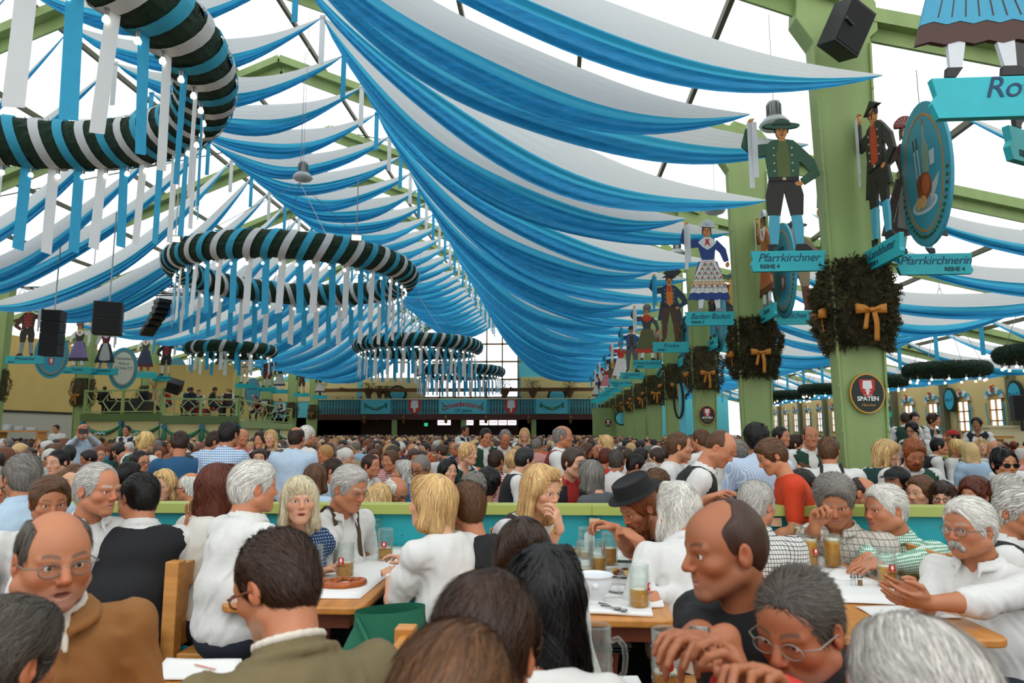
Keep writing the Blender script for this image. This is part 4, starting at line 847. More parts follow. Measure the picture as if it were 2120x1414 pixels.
# speakers
def cab(root, c, d, rz=0, rx=0, ry=0, name='cabinet'):
    o = MB().box((0, 0, 0), d).build(name, BLACK, root, bevel=.012); o.location = c; o.rotation_euler = (rx, ry, rz); g = MB(); g.box((0, -d[1] / 2 - .004, 0), (d[0] * .9, .008, d[2] * .88)); g.build('grille', mat('dark grille', '161616', .8, bump=.5, bscale=200), o); return o
sp = empty('loudspeaker', at(1752, 62, 9.2), 0, 'black loudspeaker tilted on a bracket at the top of the closest pillar', 'loudspeaker'); cab(sp, (0, 0, 0), (.48, .34, .66), rz=.5, rx=.3, ry=.32)
b = MB(); b.tube([(-.05, -.15, .3), (-.1, -.26, 0), (0, -.2, -.05)], .02, 6); b.tube([(-.05, -.15, .3), (.1, .3, .55)], .025, 6); b.build('bracket', mat('black steel', '18181a', .4), sp)
def hang(root, Z): MB().tube([(0, 0, 0), (0, 0, Z)], .02, 6).build('hanging_cable', STEEL, root)
p_ = at(109, 690, 21); r_ = empty('line_array', p_, 0, 'tall narrow black loudspeaker column, leftmost of the hanging speakers', 'loudspeaker'); [cab(r_, (0, 0, .56 - i * .375), (.58, .45, .365), rz=.25) for i in range(4)]; hang(r_, 3.6)
p_ = at(224, 660, 20); r_ = empty('line_array', p_, 0, 'two square black loudspeakers stacked, middle of the hanging speakers', 'loudspeaker'); [cab(r_, (0, 0, .25 - i * .5), (.78, .6, .49), rz=.5) for i in range(2)]; hang(r_, 3.4)
p_ = at(322, 655, 28); r_ = empty('line_array', p_, 0, 'curved black line array with jagged edge, rightmost of the hanging speakers', 'loudspeaker')
for i in range(6): a = .12 + i * .10; cab(r_, (.28 - .05 * i - .012 * i * i, -.0, .62 - i * .25), (.56, .5, .19), rz=1.0, rx=-a)
hang(r_, 3.0)
tr = empty('lighting_truss', at(190, 610, 26.5), 0, 'dark lattice truss carrying the loudspeakers on the left', 'truss'); b = MB()
for z in (0, .35):
    for y in (0, .35): b.tube([(-3.2, y, z), (7.5, y, z)], .03, 5)
for i in range(30): x = -3.2 + i * .357; b.tube([(x, 0, 0), (x + .18, 0, .35), (x + .357, 0, 0)], .015, 4); b.tube([(x, 0, .35), (x + .18, .35, .35), (x + .357, 0, .35)], .015, 4)
b.build('lattice', mat('dark truss', '2a2826', .5), tr); MB().tube([(0, 0, .35), (0, 0, 3)], .02, 5).build('hanging_cable', STEEL, tr)

# ---------------------------------------------------------------- gallery across the far end
YG = 62.0
X0, X1 = -22.7, 3.7
MB().box(((X0 + X1) / 2, YG + 1.4, 3.0), (X1 - X0, 3.0, .34)).build('floor_gallery', WOODD)['kind'] = 'structure'
MB().box(((X0 + X1) / 2, YG - .12, 2.98), (X1 - X0, .12, .5)).build('trim_2', mat('gallery beam', '5a2c20', .6))['kind'] = 'structure'
bal = empty('balustrade', (0, YG - .1, 3.2), 0, 'long wooden balustrade of the gallery across the far end', 'balustrade')
b = MB(); b.box(((X0 + X1) / 2, 0, 1.42), (X1 - X0, .2, .09)); b.build('hand_rail', CREAM, bal); MB().box(((X0 + X1) / 2, .04, .0), (X1 - X0, .12, .1)).build('bottom_rail', WOODD, bal)
MB().box(((X0 + X1) / 2, .16, .7), (X1 - X0, .03, 1.36)).build('backing', TURQ_L, bal)
def gx(x): return at(x, 840, YG - .3).x
pan = [(747, 808), (845, 871), (908, 1008), (1045, 1071), (1110, 1175)]
bm = None; k = X0 + .15
while k < X1:
    if not any(gx(a) - .1 < k < gx(c) + .1 for a, c in pan):
        if bm is None: q = MB(); q.lathe([(.03, .05), (.055, .25), (.06, .45), (.03, .75), (.05, .95), (.03, 1.1), (.03, 1.38)], 8); bm = q.mesh('baluster', mat('baluster brown', '5a3a28', .6), True)
        link('baluster', bm, bal, (k, 0, 0))
    k += .27
def gboard(a, c, label, name='gallery_board', z0=.06, z1=1.36):
    x0, x1 = gx(a), gx(c); root = empty(name, ((x0 + x1) / 2, YG - .23, 3.2), 0, label, 'board', None); w_ = x1 - x0
    MB().box((0, 0, (z0 + z1) / 2), (w_, .06, z1 - z0)).build('board', TURQ_L, root); return root, w_
GAR = mat('garland paint green', '2f7a5a', .7)
def swag(root, w_, z, d=.5, y=-.05, r=.05, n=1, tass=True):
    b = MB(); 
    for i in range(n):
        x0 = -w_ / 2 + w_ * i / n; x1 = x0 + w_ / n; pts = [(x0 + (x1 - x0) * t, y, z - d * 4 * t * (1 - t)) for t in np.linspace(0, 1, 13)]
        b.tube(pts, [r * (.6 + 1.3 * sin(pi * t)) for t in np.linspace(0, 1, 13)], 7)
    b.build('garland', GAR, root, smooth=True)
    q = MB(); s_ = MB()
    for i in range(n + 1):
        x = -w_ / 2 + w_ * i / n; q.lathe([(.001, 0), (r * 1.2, -.05), (r * 1.7, -.3 * d * 2), (r * .8, -.42 * d * 2), (.001, -.45 * d * 2)], 8, (x, y, z)); s_.prism(ellp(x, z, r * 1.8, r * 1.8, 12), y - .05, y)
    q.build('tassel', GAR, root, smooth=True); s_.build('rosette', mat('rosette blue', '1f6f96', .6), root)
    f = MB()
    for i in range(n):
        for j in range(5): f.prism(ellp(-w_ / 2 + w_ * (i + .5) / n + (j - 2) * r * 1.7, z - d + .02 * (j % 2), r * .6, r * .6, 8), y - r * 1.9, y - r * 1.4)
    f.build('painted_blossom', mat('blossom pale', 'b8dce0', .6), root)
for a, c, s_ in ((747, 808, 'left'), (1110, 1175, 'right')):
    rt, w_ = gboard(a, c, f'turquoise gallery panel with a painted garland, {s_} of the two'); swag(rt, w_ * .7, .98, .45, r=.06)
rt, w_ = gboard(908, 1008, 'turquoise gallery banner lettered Ochsenbraterei 135 Jahre')
for i, ch in enumerate('Ochsenbraterei'):
    t_ = (i - 6.5) / 6.5; text_mesh(ch, .72 - .1 * abs(t_), REDL, rt, (t_ * 1.62, -.04, .72 - .30 * t_ * t_), rot=(pi / 2, 0.38 * t_, 0), shear=.2, name='letter', bold=.008)
text_mesh('135 Jahre', .42, mat('dark green ink', '14403a', .6), rt, (0, -.04, .22), bold=.006)
for s_ in (-1, 1): f = MB(); [f.prism(ellp(s_ * (1.75 + .1 * sin(j * 2)), .4 + j * .15, .09, .07, 8), -.045, -.035) for j in range(5)]; f.build('painted_vine', GAR, rt)
for a, c, s_ in ((845, 871, 'left'), (1045, 1071, 'right')):
    x = (gx(a) + gx(c)) / 2; root = empty('shield', (x, YG - .22, 3.2), 0, f'red brewery shield with white spade on the gallery front, {s_} of the two', 'shield', 'red shields on the gallery')
    cc = Cut(root); cc.p('shield_field', 'c8321e', [(-.57, 1.35), (.57, 1.35), (.57, .5), (.4, .2), (0, .0), (-.4, .2), (-.57, .5)], 2); cc.p('spade', 'e8e8e4', [(-.3, 1.28), (.3, 1.28), (.36, .62), (.1, .56), (.08, .2), (-.08, .2), (-.1, .56), (-.36, .62)], 4); cc.done()
for x in (640, 817, 960, 1105, 1240):
    MB().box((at(x, 870, YG).x, YG + .05, 1.45), (.45, .35, 2.9)).build('pillar_gallery', GREEN)['kind'] = 'structure'
for i, x in enumerate((754, 835, 923, 1006, 1095, 1181)):
    root = empty('wall_lantern', at(x, 870, YG - .4), 0, f'lit lantern hanging under the gallery, {ordw(i)} from the left', 'lantern', 'lanterns under the gallery')
    b = MB(); b.lathe([(.10, -.28), (.2, .2), (.14, .32), (.02, .42)], 6); b.build('frame', mat('lantern brass', '6a4a1c', .4), root); b = MB(); b.lathe([(.001, -.2), (.11, -.2), (.17, .16), (.001, .18)], 6); b.build('lamp_glass', mat('lantern glow', 'ffb85a', .4, emit=5), root); MB().tube([(0, 0, .4), (0, 0, 1.0)], .02, 5).build('rod', STEEL, root)
for i, (a, c) in enumerate(((906, 933), (963, 980), (993, 1011), (1013, 1030), (1032, 1049), (1051, 1069))):
    x0, x1 = at(a, 875, YE + .15).x, at(c, 875, YE + .15).x; z = at(a, 875, YE + .15).z; root = empty('menu_screen', ((x0 + x1) / 2, YE + .16, z), 0, f'bright menu screen under the gallery, {ordw(i)} from the left', 'screen', 'menu screens under the gallery')
    MB().box((0, .03, 0), (x1 - x0 + .06, .05, .54)).build('casing', BLACK, root); MB().box((0, 0, 0), (x1 - x0, .02, .46)).build('screen', mat('screen glow', 'f2dfe4', .4, emit=1.3), root); MB().box((0, -.012, .02), ((x1 - x0) * .8, .004, .05)).build('price_line', mat('screen pink', 'c87a8a', .5), root)
root = empty('exit_sign', at(882, 879, YG + .5), 0, 'small green exit sign under the gallery', 'exit sign'); MB().box((0, 0, 0), (.32, .05, .3)).build('panel', mat('exit green', '2fc08a', .4, emit=.8), root)
# gallery pergola and planters
b = MB(); 
for x in np.arange(X0 + .5, X1, 2.6): b.box((x, YG + .9, 5.6), (.14, 3, .16))
b.box(((X0 + X1) / 2, YG + .1, 5.5), (X1 - X0, .16, .22)); b.box(((X0 + X1) / 2, YG + 2, 5.5), (X1 - X0, .16, .22)); o = b.build('beam_pergola', mat('pergola timber', '7a4c26', .6)); o['kind'] = 'structure'
LEAF = mat('olive leaf', '3c4a26', .8)
for i, (x, s_) in enumerate(((660, 1), (763, 1), (786, .8), (800, .8), (1045, 1.1), (1103, 1.1), (1179, 1.1))):
    root = empty('potted_bush', (at(x, 810, YG + .3).x, YG + .3, 4.55), 0, f'leafy bush in a conical basket on the gallery rail, {ordw(i)} from the left', 'potted plant', 'bushes along the gallery')
    q = MB(); q.lathe([(.05, -.1), (.12, .1), (.42 * s_, .8)], 8); q.build('basket', mat('wicker brown', '6a4a30', .8), root); rr = random.Random(i); l = MB()
    for _ in range(420):
        a, r_, z = rr.uniform(0, 6.28), rr.uniform(0, .75) * s_, rr.uniform(.7, 1.6) * s_; p = Vector((r_ * cos(a), r_ * sin(a) * .7, z)); d = Vector((rr.uniform(-1, 1), rr.uniform(-1, 1), rr.uniform(-.4, 1))).normalized() * .13; e = d.cross(Vector((0, .3, 1))).normalized() * .035
        l.add([p, p + d * .5 + e, p + d, p + d * .5 - e], [(0, 1, 2, 3)])
    l.build('foliage', LEAF, root)
for i, (x, y) in enumerate(((823, 815), (1153, 820))):
    p_ = at(x, y, YG + 2.5); root = empty('round_plaque', p_, 0, f'round turquoise plaque ringed in dark green behind the gallery, {("left", "right")[i]} of the two', 'plaque', 'plaques behind the gallery'); MB().prism(ellp(0, 0, .9, .8, 24), -.05, .05).build('rim', SPR, root); MB().prism(ellp(0, 0, .7, .6, 24), -.07, .05).build('board', TURQ_L, root)

# ---------------------------------------------------------------- bandstand on the left
def stage(pa, pb, zb, zt_, ybase, label, nsw, hexn, top=1.0, mesh_like=0, yd=3.5):
    A, B = Vector(pa), Vector(pb); L = (B - A).length; ang = atan2(B.y - A.y, B.x - A.x); root = empty('bandstand', (A.x, A.y, 0), ang, label, 'bandstand', 'bandstand sections')
    MB().box((L / 2, yd / 2, zt_ / 2), (L, yd, zt_)).build('platform', mat('stage beige', 'd8c88e' if not mesh_like else 'e6dfb8', .8), root)
    MB().box((L / 2, -.05, zt_ - .12), (L + .1, .14, .32)).build('fascia', mat('dark olive green', '56703a', .6) if not mesh_like else GREEN, root)
    g = empty('x'); swr = Vector((L / 2, 0, 0)); g2 = MB(); bpy.data.objects.remove(g)
    for i in range(nsw):
        w_ = L / nsw; x0 = .1 + i * w_; pts = [(x0 + w_ * t, -.06, zt_ - .42 - .5 * 4 * t * (1 - t) * .8) for t in np.linspace(0, 1, 13)]
        q = MB(); q.tube(pts, [.035 * (.6 + 2.2 * sin(pi * t)) for t in np.linspace(0, 1, 13)], 7); gg = q.build('garland', GAR if not mesh_like else mat('pale garland', '9fbf9a', .7), root, smooth=True)
        q = MB(); [q.prism(ellp(x0 + w_ * .5 + (j - 2) * .12, zt_ - .84 + .03 * (j % 2), .05, .05, 8), -.16, -.12) for j in range(5)]; q.build('blossom', M['blossom pale'], gg)
    for i in range(nsw + 1):
        x = .1 + i * L / nsw * .995; q = MB(); q.lathe([(.001, 0), (.06, -.1), (.11, -.38), (.06, -.62), (.001, -.66)], 8, (x, -.08, zt_ - .42)); q.build('tassel', GAR, root, smooth=True); q = MB(); q.prism(ellp(x, zt_ - .40, .10, .10, 14), -.14, -.06); q.build('rosette', M['rosette blue'], root)
    rl = MB(); rl.box((L / 2, 0, zt_ + top), (L, .07, .07)); rl.box((L / 2, 0, zt_ + .12), (L, .05, .05)); rl.build('rail', GREEN, root)
    for i in range(3 if not mesh_like else 2): MB().box(((.04, L / 2, L - .04)[i] if not mesh_like else (.04, L - .04)[i], 0, zt_ + top / 2), (.10, .10, top + .15)).build('post', GREEN, root)
    hx = MB(); w_ = L / hexn; h0, h1 = zt_ + .14, zt_ + top - .03; hm = (h0 + h1) / 2
    for i in range(hexn):
        x = i * w_; for_ = [((x, h1), (x + w_ * .28, hm)), ((x + w_ * .28, hm), (x, h0)), ((x + w_ * .28, hm), (x + w_ * .72, hm)), ((x + w_ * .72, hm), (x + w_, h1)), ((x + w_ * .72, hm), (x + w_, h0))]
        for (xa, za), (xb, zb_) in for_: hx.bar((xa, 0, za), (xb, 0, zb_), .035, .035, up=(0, 1, 0))
    hx.build('honeycomb_railing', mat('pale green bars', '9aab78', .5), root)
    return root
s1a, s1b = at(172, 868, 29.5), at(335, 868, 28.5); s2a, s2b = at(335, 877, 26.5), at(490, 878, 27.5); s3b = at(602, 885, 40)
stage((s1a.x, s1a.y, 0), (s1b.x, s1b.y, 0), 0, 2.38, 0, 'bandstand section with dark green garlands, leftmost, behind the pianist', 2, 3, 1.05, yd=5)
stage((s2a.x, s2a.y, 0), (s2b.x, s2b.y, 0), 0, 2.22, 0, 'bandstand section with garlands, middle, in front of the seated band', 2, 3, .72, yd=5)
stage((s2b.x, s2b.y + .1, 0), (s3b.x, s3b.y, 0), 0, 2.05, 0, 'pale bandstand section receding to the far end', 3, 5, .9, 1, yd=-.0 + 3)
MB().box((s1a.x + 2.2, 34.5, 3.6), (4.5, .2, 3)).build('wall_band', M['ochre wall paint'])['kind'] = 'structure'
for nm, x, y, Y, dz, lb in (('keyboard_stand', 270, 812, 31, .0, 'black draped keyboard stand on the bandstand'), ('drum_kit', 420, 842, 30, 0, 'dark red drum behind the seated band')):
    p_ = at(x, y, Y); root = empty(nm, (p_.x, p_.y, 2.15), 0, lb, nm.replace('_', ' '))
    if nm[0] == 'k': MB().box((0, 0, .45), (2.0, .7, .9)).build('cover', BLACK, root, bevel=.04); MB().box((0, -.1, .97), (1.5, .35, .1)).build('keyboard', mat('black plastic', '1a1a1c', .3), root, bevel=.01); MB().box((.7, .1, 1.15), (.45, .3, .3)).build('mixer', BLACK, root)
    else:
        for i, (dx, dz_, r_) in enumerate(((0, .35, .36), (-.5, .55, .22), (.55, .55, .2))): q = MB(); q.lathe([(.001, -.15), (r_, -.15), (r_, .15), (.001, .15)], 18, (dx, 0, dz_)); q.build('drum', mat('drum red', '7a1418', .3), root, auto=.6)
        for dx in (-.7, .75): q = MB(); q.tube([(dx, 0, 0), (dx, 0, 1.05)], .012, 5); q.lathe([(.001, .02), (.24, 0), (.001, .0)], 18, (dx, 0, 1.05)); q.build('cymbal', GOLD, root)
tu_ = empty('tuba', at(319, 815, 30.5), 0, 'brass tuba with its bell up beside a spruce sleeve on the bandstand', 'tuba'); q = MB(); q.lathe([(.05, -.3), (.06, .1), (.1, .35), (.22, .5)], 16); q.build('bell', mat('silver brass', 'b8a88a', .25, .8), tu_, smooth=True); q = MB(); q.tube([(0, 0, -.3), (.15, 0, -.5), (.28, 0, -.3), (.25, 0, .1), (.1, 0, .2), (.12, -.1, -.3)], .04, 8); q.build('tubing', M['silver brass'], tu_, smooth=True)
mo = empty('monitor_speaker', at(362, 800, 28.5), 0, 'black stage loudspeaker tilted above the band', 'loudspeaker'); cab(mo, (0, 0, 0), (.55, .5, .5), rz=.3, rx=.5, ry=.3); MB().tube([(0, 0, -.2), (.1, 0, -2.3)], .02, 6).build('stand_pole', STEEL, mo)
for i, (x, y, Y) in enumerate(((405, 838, 30), (443, 838, 30.5), (480, 832, 31), (545, 848, 34))):
    p_ = at(x, y, Y); root = empty('music_stand', (p_.x, p_.y, 2.0), .3 * i, f'music stand with papers on the bandstand, {ordw(i)} from the left', 'music stand', 'music stands'); MB().tube([(0, 0, 0), (0, 0, .95)], .012, 5).build('pole', STEEL, root); MB().box((0, 0, 1.05), (.5, .03, .34), rx=.4).build('desk', mat('dark green board', '123f30', .6) if i == 1 else BLACK, root); MB().box((0, -.03, 1.05), (.36, .01, .26), rx=.4).build('sheet_music', PAPER, root)
# kitchen counter, notice board
kb = empty('notice_board', at(48, 828, 38), 0, 'framed turquoise notice board on the ochre wall at the far left', 'notice board'); MB().box((0, 0, 0), (.85, .08, .9)).build('frame', SPR, kb); MB().box((0, -.05, 0), (.6, .03, .62)).build('board', TURQ_L, kb)
for j in range(4): q = text_mesh(('Bitte', 'Reserviert', 'Reihen 1', 'bis 12')[j], .12, INK, kb, (0, -.07, .15 - j * .14))
sv = empty('serving_shelf', at(45, 893, 22), 0, 'wooden tray shelf with stacked white plates at the far left', 'shelf'); MB().box((0, 0, 0), (1.6, .5, .05)).build('board', WOODL, sv); MB().box((-.7, 0, -.68), (.08, .4, 1.3)).build('leg', WOODL, sv); MB().box((.7, 0, -.68), (.08, .4, 1.3)).build('leg', WOODL, sv)
for i in range(3):
    q = MB(); [q.lathe([(.001, 0), (.13, .0), (.17, .02), (.001, .015)], 16, (0, 0, k * .022)) for k in range(9 - 2 * i)]; o = q.build('plate_pile', CHINA, loc=at(45, 893, 22) + Vector((-.5 + i * .42, 0, .03)), smooth=True); tag(o, ('taller', 'middle', 'shorter')[i] + ' pile of white plates on the serving shelf at the left edge', 'plates', 'plate piles')

# ---------------------------------------------------------------- aisle wall: windows with draped fabric, round signs, counter
WF = mat('window timber light', 'c8954a', .5); OUTW = mat('daylight pane', 'f4f8ff', .3, emit=1.0)
nwin = 0
for k in range(2, NB):
    for dy in (1.2, 3.6):
        y = pil_y(k) + dy; zc = 2.35; nwin += 1
        root = empty(f'window_{nwin + 1}', (19.18, y, zc), -pi / 2); root['kind'] = 'structure'
        fr = MB(); [fr.box((x, 0, 0), (.06, .08, 1.4)) for x in (-.42, 0, .42)]; [fr.box((0, 0, z), (.9, .08, .06)) for z in (-.7, -.25, .22, .7)]; fr.build('frame', WF, root); MB().box((0, .03, 0), (.84, .02, 1.36)).build('pane', OUTW, root)
        fb = MB()
        for s_ in (-1, 1): fb.grid(lambda u, v: (s_ * (.52 + .10 * v + .05 * sin(u * 8)), -.06 - .03 * sin(v * 6), .55 - 1.4 * u), 10, 4)
        cu = empty('window_drape', (19.17, y, zc), -pi / 2, f'blue and white gathered fabric round the aisle window, {ordw(nwin - 1)} from the front', 'window drape', 'fabric round the aisle windows')
        fb.build('side_fabric', BLUECL, cu, smooth=True)
        for i in range(7):
            a0, a1 = pi * i / 7, pi * (i + .9) / 7; q = MB(); q.prism([(.42 * cos(a0), .72 + .22 * sin(a0)), (.62 * cos(a0), .72 + .48 * sin(a0)), (.62 * cos(a1), .72 + .48 * sin(a1)), (.42 * cos(a1), .72 + .22 * sin(a1))], -.1, -.02); q.build('pleat', BLUECL if i % 2 else WHITECL, cu)
        q = MB(); [q.lathe([(.001, .05), (.06, 0), (.001, -.05)], 7, (R.uniform(-.12, .12), -.12, 1.12 + R.uniform(-.12, .16))) for _ in range(7)]; q.build('flower_posy', mat('posy orange', 'd0602a', .7), cu)
for k, y in enumerate((24.2, 29.5, 34.2, 41)):
    root = empty('round_sign', (19.0, y, 3.15), -pi / 2, f'oval turquoise wall sign with green wreath rim, {ordw(k)} along the aisle wall', 'wall sign', 'wreathed signs on the aisle wall'); MB().prism(ellp(0, 0, .46, .58, 28), -.06, .05).build('wreath_rim', SPR, root); MB().prism(ellp(0, 0, .37, .48, 28), -.08, .04).build('board', mat('sign blue', '2fb0d0', .5), root); text_mesh('Box ' + 'CDEF'[k], .26, INK, root, (0, -.085, -.08))
sb = empty('wall_bunting', (19.0, 60, 3.0)); bpy.data.objects.remove(sb)
ct = empty('counter', at(1965, 905, 17), .15, 'long light wooden counter before the standing waitresses in the right aisle', 'counter'); MB().box((0, 0, .0), (2.8, .6, .06)).build('worktop', WOODL, ct); MB().box((0, .1, -.75), (2.6, .4, 1.4)).build('front', WOODL, ct)
cb = empty('cabinet', at(2110, 893, 20), -.2, 'cream cupboard with a black loudspeaker at the right edge', 'cupboard'); MB().box((0, 0, -.75), (1.7, .6, 1.7)).build('body', CREAM, cb, bevel=.01); MB().box((0, -.02, .13), (1.8, .66, .06)).build('lid', CREAM, cb)
sp2 = empty('loudspeaker', at(2113, 845, 19.5), 0, 'black loudspeaker standing on the cream cupboard', 'loudspeaker'); cab(sp2, (0, 0, 0), (.4, .4, .7), rz=-.3); MB().tube([(0, 0, -.3), (0, 0, -.62)], .04, 6).build('foot_pole', BLACK, sp2)
for i, (x, y) in enumerate(((1834, 858), (1846, 858))):
    root = empty('exit_sign', at(x, y, 40), 0, ('green exit sign with arrow, left of the pair in the right aisle', 'green exit sign with figure, right of the pair in the right aisle')[i], 'exit sign', 'exit signs in the aisle'); MB().box((0, 0, 0), (.28, .05, .28)).build('panel', mat('exit green dim', '2f9a78', .4, emit=.4), root)
# white and blue rope figure stand beside the fourth pillar, far boxes
bx = MB(); bx.box((3.3, 46, 1.6), (1.6, 1.0, 3.2)); bx.build('wall_box', GREEN)['kind'] = 'structure'
tp = empty('turquoise_pylon', (at(1413, 860, 20).x, 20, 0), 0, 'slim turquoise post with green wreath hoop between the pillars', 'pylon'); MB().box((0, 0, 1.5), (.16, .12, 3.0)).build('post', mat('pale blue paint', '64c4e0', .5), tp); q = MB(); q.tube([(-.12 + .13 * cos(a), -.12, 2.55 + .55 * sin(a)) for a in np.linspace(0, 2 * pi, 24, endpoint=False)], .035, 6, closed=True); q.build('wreath_hoop', SPR, tp); MB().prism(ellp(.06, 2.75, .1, .1, 4), -.09, -.06).build('finial', M['pale blue paint'], tp)
ib = empty('info_disc', at(1287, 866, 40), 0, 'round turquoise board with a wreath rim on the far green boxes', 'info board'); MB().prism(ellp(0, 0, .42, .42, 24), -.04, .04).build('wreath_rim', SPR, ib); MB().prism(ellp(0, 0, .34, .34, 24), -.06, .03).build('board', TURQ_L, ib)

# ---------------------------------------------------------------- smooth solid modelling for people
def vv(*a): return np.array(a, float)
class SDF:
    """smooth union of ellipsoids and tapered limbs, meshed as one continuous surface"""
    def __init__(s): s.p = []
    def ell(s, c, r, k=.02, rot=None, sub=False, tag=0): s.p.append(('e', np.array(c, float), np.array(r, float) * np.ones(3), rot, k, sub, tag)); return s
    def cone(s, a, b, ra, rb=None, k=.02, sub=False, tag=0, sq=None): s.p.append(('c', np.array(a, float), np.array(b, float), (ra, ra if rb is None else rb), k, sub, tag)); return s
    def chain(s, pts, rs, k=.02, tag=0):
        for i in range(len(pts) - 1): s.cone(pts[i], pts[i + 1], rs[i], rs[i + 1], k, tag=tag)
        return s
    def d1(s, q, P):
        if q[0] == 'e':
            D = P - q[1]
            if q[3] is not None: D = D @ q[3]
            r = q[2]; k0 = np.sqrt(((D / r) ** 2).sum(-1)); k1 = np.sqrt(((D / (r * r)) ** 2).sum(-1)) + 1e-9
            return k0 * (k0 - 1) / k1
        a, b, (ra, rb) = q[1], q[2], q[3]; ba = b - a; t = np.clip(((P - a) @ ba) / max(ba @ ba, 1e-9), 0, 1)
        return np.sqrt(((P - a - t[..., None] * ba) ** 2).sum(-1)) - (ra + (rb - ra) * t)
    def bb(s, q):
        if q[0] == 'e': m = max(q[2]) if q[3] is not None else q[2]; return q[1] - m, q[1] + m
        r = max(q[3]); return np.minimum(q[1], q[2]) - r, np.maximum(q[1], q[2]) + r
    @staticmethod
    def smin(a, b, k):
        h = np.clip(.5 + .5 * (b - a) / k, 0, 1); return b + (a - b) * h - k * h * (1 - h)
    def ev(s, P):
        P = np.asarray(P, float); d = np.full(P.shape[:-1], 9.)
        for q in s.p:
            e = s.d1(q, P); d = s.smin(d, e, q[4]) if not q[5] else -s.smin(-d, e, q[4])
        return d
    def mesh(s, h, lo=None, hi=None, disp=None, pad=.03):
        L = [s.bb(q) for q in s.p if not q[5]]
        LO = np.min([l for l, _ in L], 0) - pad; HI = np.max([u for _, u in L], 0) + pad
        if lo is not None: LO = np.maximum(LO, lo)
        if hi is not None: HI = np.minimum(HI, hi)
        n = np.maximum(((HI - LO) / h).astype(int) + 2, 3); ax = [LO[i] + h * np.arange(n[i]) for i in range(3)]
        F = np.full(n, .3, np.float64)
        for q in s.p:
            bl, bh = s.bb(q); m = q[4] + 2.5 * h + (.02 if disp else 0)
            i0 = np.clip(((bl - m - LO) / h).astype(int), 0, n); i1 = np.clip(((bh + m - LO) / h).astype(int) + 2, 0, n)
            if (i1 <= i0).any(): continue
            sl = tuple(slice(i0[i], i1[i]) for i in range(3))
            P = np.stack(np.meshgrid(ax[0][sl[0]], ax[1][sl[1]], ax[2][sl[2]], indexing='ij'), -1)
            e = s.d1(q, P); F[sl] = s.smin(F[sl], e, q[4]) if not q[5] else -s.smin(-F[sl], e, q[4])
        if disp is not None:
            near = np.abs(F) < .05
            idx = np.argwhere(near); P = LO + idx * h; F[near] += disp(P)
        return surfnet(F, LO, h)
def surfnet(F, LO, h):
    nx, ny, nz = F.shape; ins = F < 0
    acc = np.zeros((nx - 1, ny - 1, nz - 1, 3), np.float32); cnt = np.zeros((nx - 1, ny - 1, nz - 1), np.float32)
    base = [0, 0, 0]
    for a in range(3):
        o = [x for x in range(3) if x != a]
        for u in (0, 1):
            for v in (0, 1):
                st = [0, 0, 0]; st[o[0]] = u; st[o[1]] = v; en = list(st); en[a] = 1
                A = F[st[0]:nx - 1 + st[0], st[1]:ny - 1 + st[1], st[2]:nz - 1 + st[2]]
                B = F[en[0]:nx - 1 + en[0], en[1]:ny - 1 + en[1], en[2]:nz - 1 + en[2]]
                cr = (A < 0) != (B < 0); t = np.where(cr, A / np.where(cr, A - B, 1), 0)
                cnt += cr
                acc[..., a] += t * cr; acc[..., o[0]] += u * cr; acc[..., o[1]] += v * cr
    act = cnt > 0; ids = np.full(act.shape, -1, np.int64); ids[act] = np.arange(act.sum())
    pos = np.argwhere(act) + acc[act] / cnt[act][:, None]; V = LO + pos * h
    Q = []
    for a in range(3):
        o = [x for x in range(3) if x != a]
        sA = [slice(0, -1) if x == a else slice(1, -1) for x in range(3)]; sB = [slice(1, None) if x == a else slice(1, -1) for x in range(3)]
        A, B = ins[tuple(sA)], ins[tuple(sB)]; cr = A != B; I = np.argwhere(cr)
        if not len(I): continue
        off = np.zeros(3, int); off[o[0]] = 1; off[o[1]] = 1; c = I + off
        def g(du, dv):
            e = c.copy(); e[:, o[0]] -= du; e[:, o[1]] -= dv; return ids[e[:, 0], e[:, 1], e[:, 2]]
        q = np.stack([g(1, 1), g(0, 1), g(0, 0), g(1, 0)], 1); fl = A[cr]
        if a == 1: fl = ~fl
        q[~fl] = q[~fl][:, ::-1]; Q.append(q)
    Q = np.concatenate(Q) if Q else np.zeros((0, 4), int)
    Q = Q[(Q >= 0).all(1)]
    return V, Q
def join(parts):
    vs, fs, n = [], [], 0
    for V, Q in parts: vs.append(V); fs.append(Q + n); n += len(V)
    return np.concatenate(vs), np.concatenate(fs)
_rs = np.random.RandomState(3); _W = [(_rs.normal(size=3), _rs.uniform(0, 6.28)) for _ in range(14)]
def nz(P, f, seed=0, st=(1, 1, 1)):
    P = np.asarray(P) * np.array(st) * f; o = 0
    for i in range(5):
        w_, ph = _W[(i + seed) % 14]; w2, p2 = _W[(i + seed + 5) % 14]
        o = o + np.sin(P @ w_ + ph + 1.3 * np.sin(P @ w2 * .7 + p2))
    return o / 5
def rotm(yaw=0, pitch=0, roll=0):
    """head orientation: yaw about z, nod (pitch>0 looks down) about x, roll about y; local forward +y"""
    return np.array(Matrix.Rotation(yaw, 3, 'Z') @ Matrix.Rotation(-pitch, 3, 'X') @ Matrix.Rotation(roll, 3, 'Y'))
class Xf:
    def __init__(s, o, Rm, sc=1.0): s.o = np.array(o, float); s.R = np.array(Rm, float); s.s = sc
    def p(s, *a): return s.o + s.R @ (np.array(a, float) * s.s)
    def inv(s, P): return ((np.asarray(P) - s.o) @ s.R) / s.s

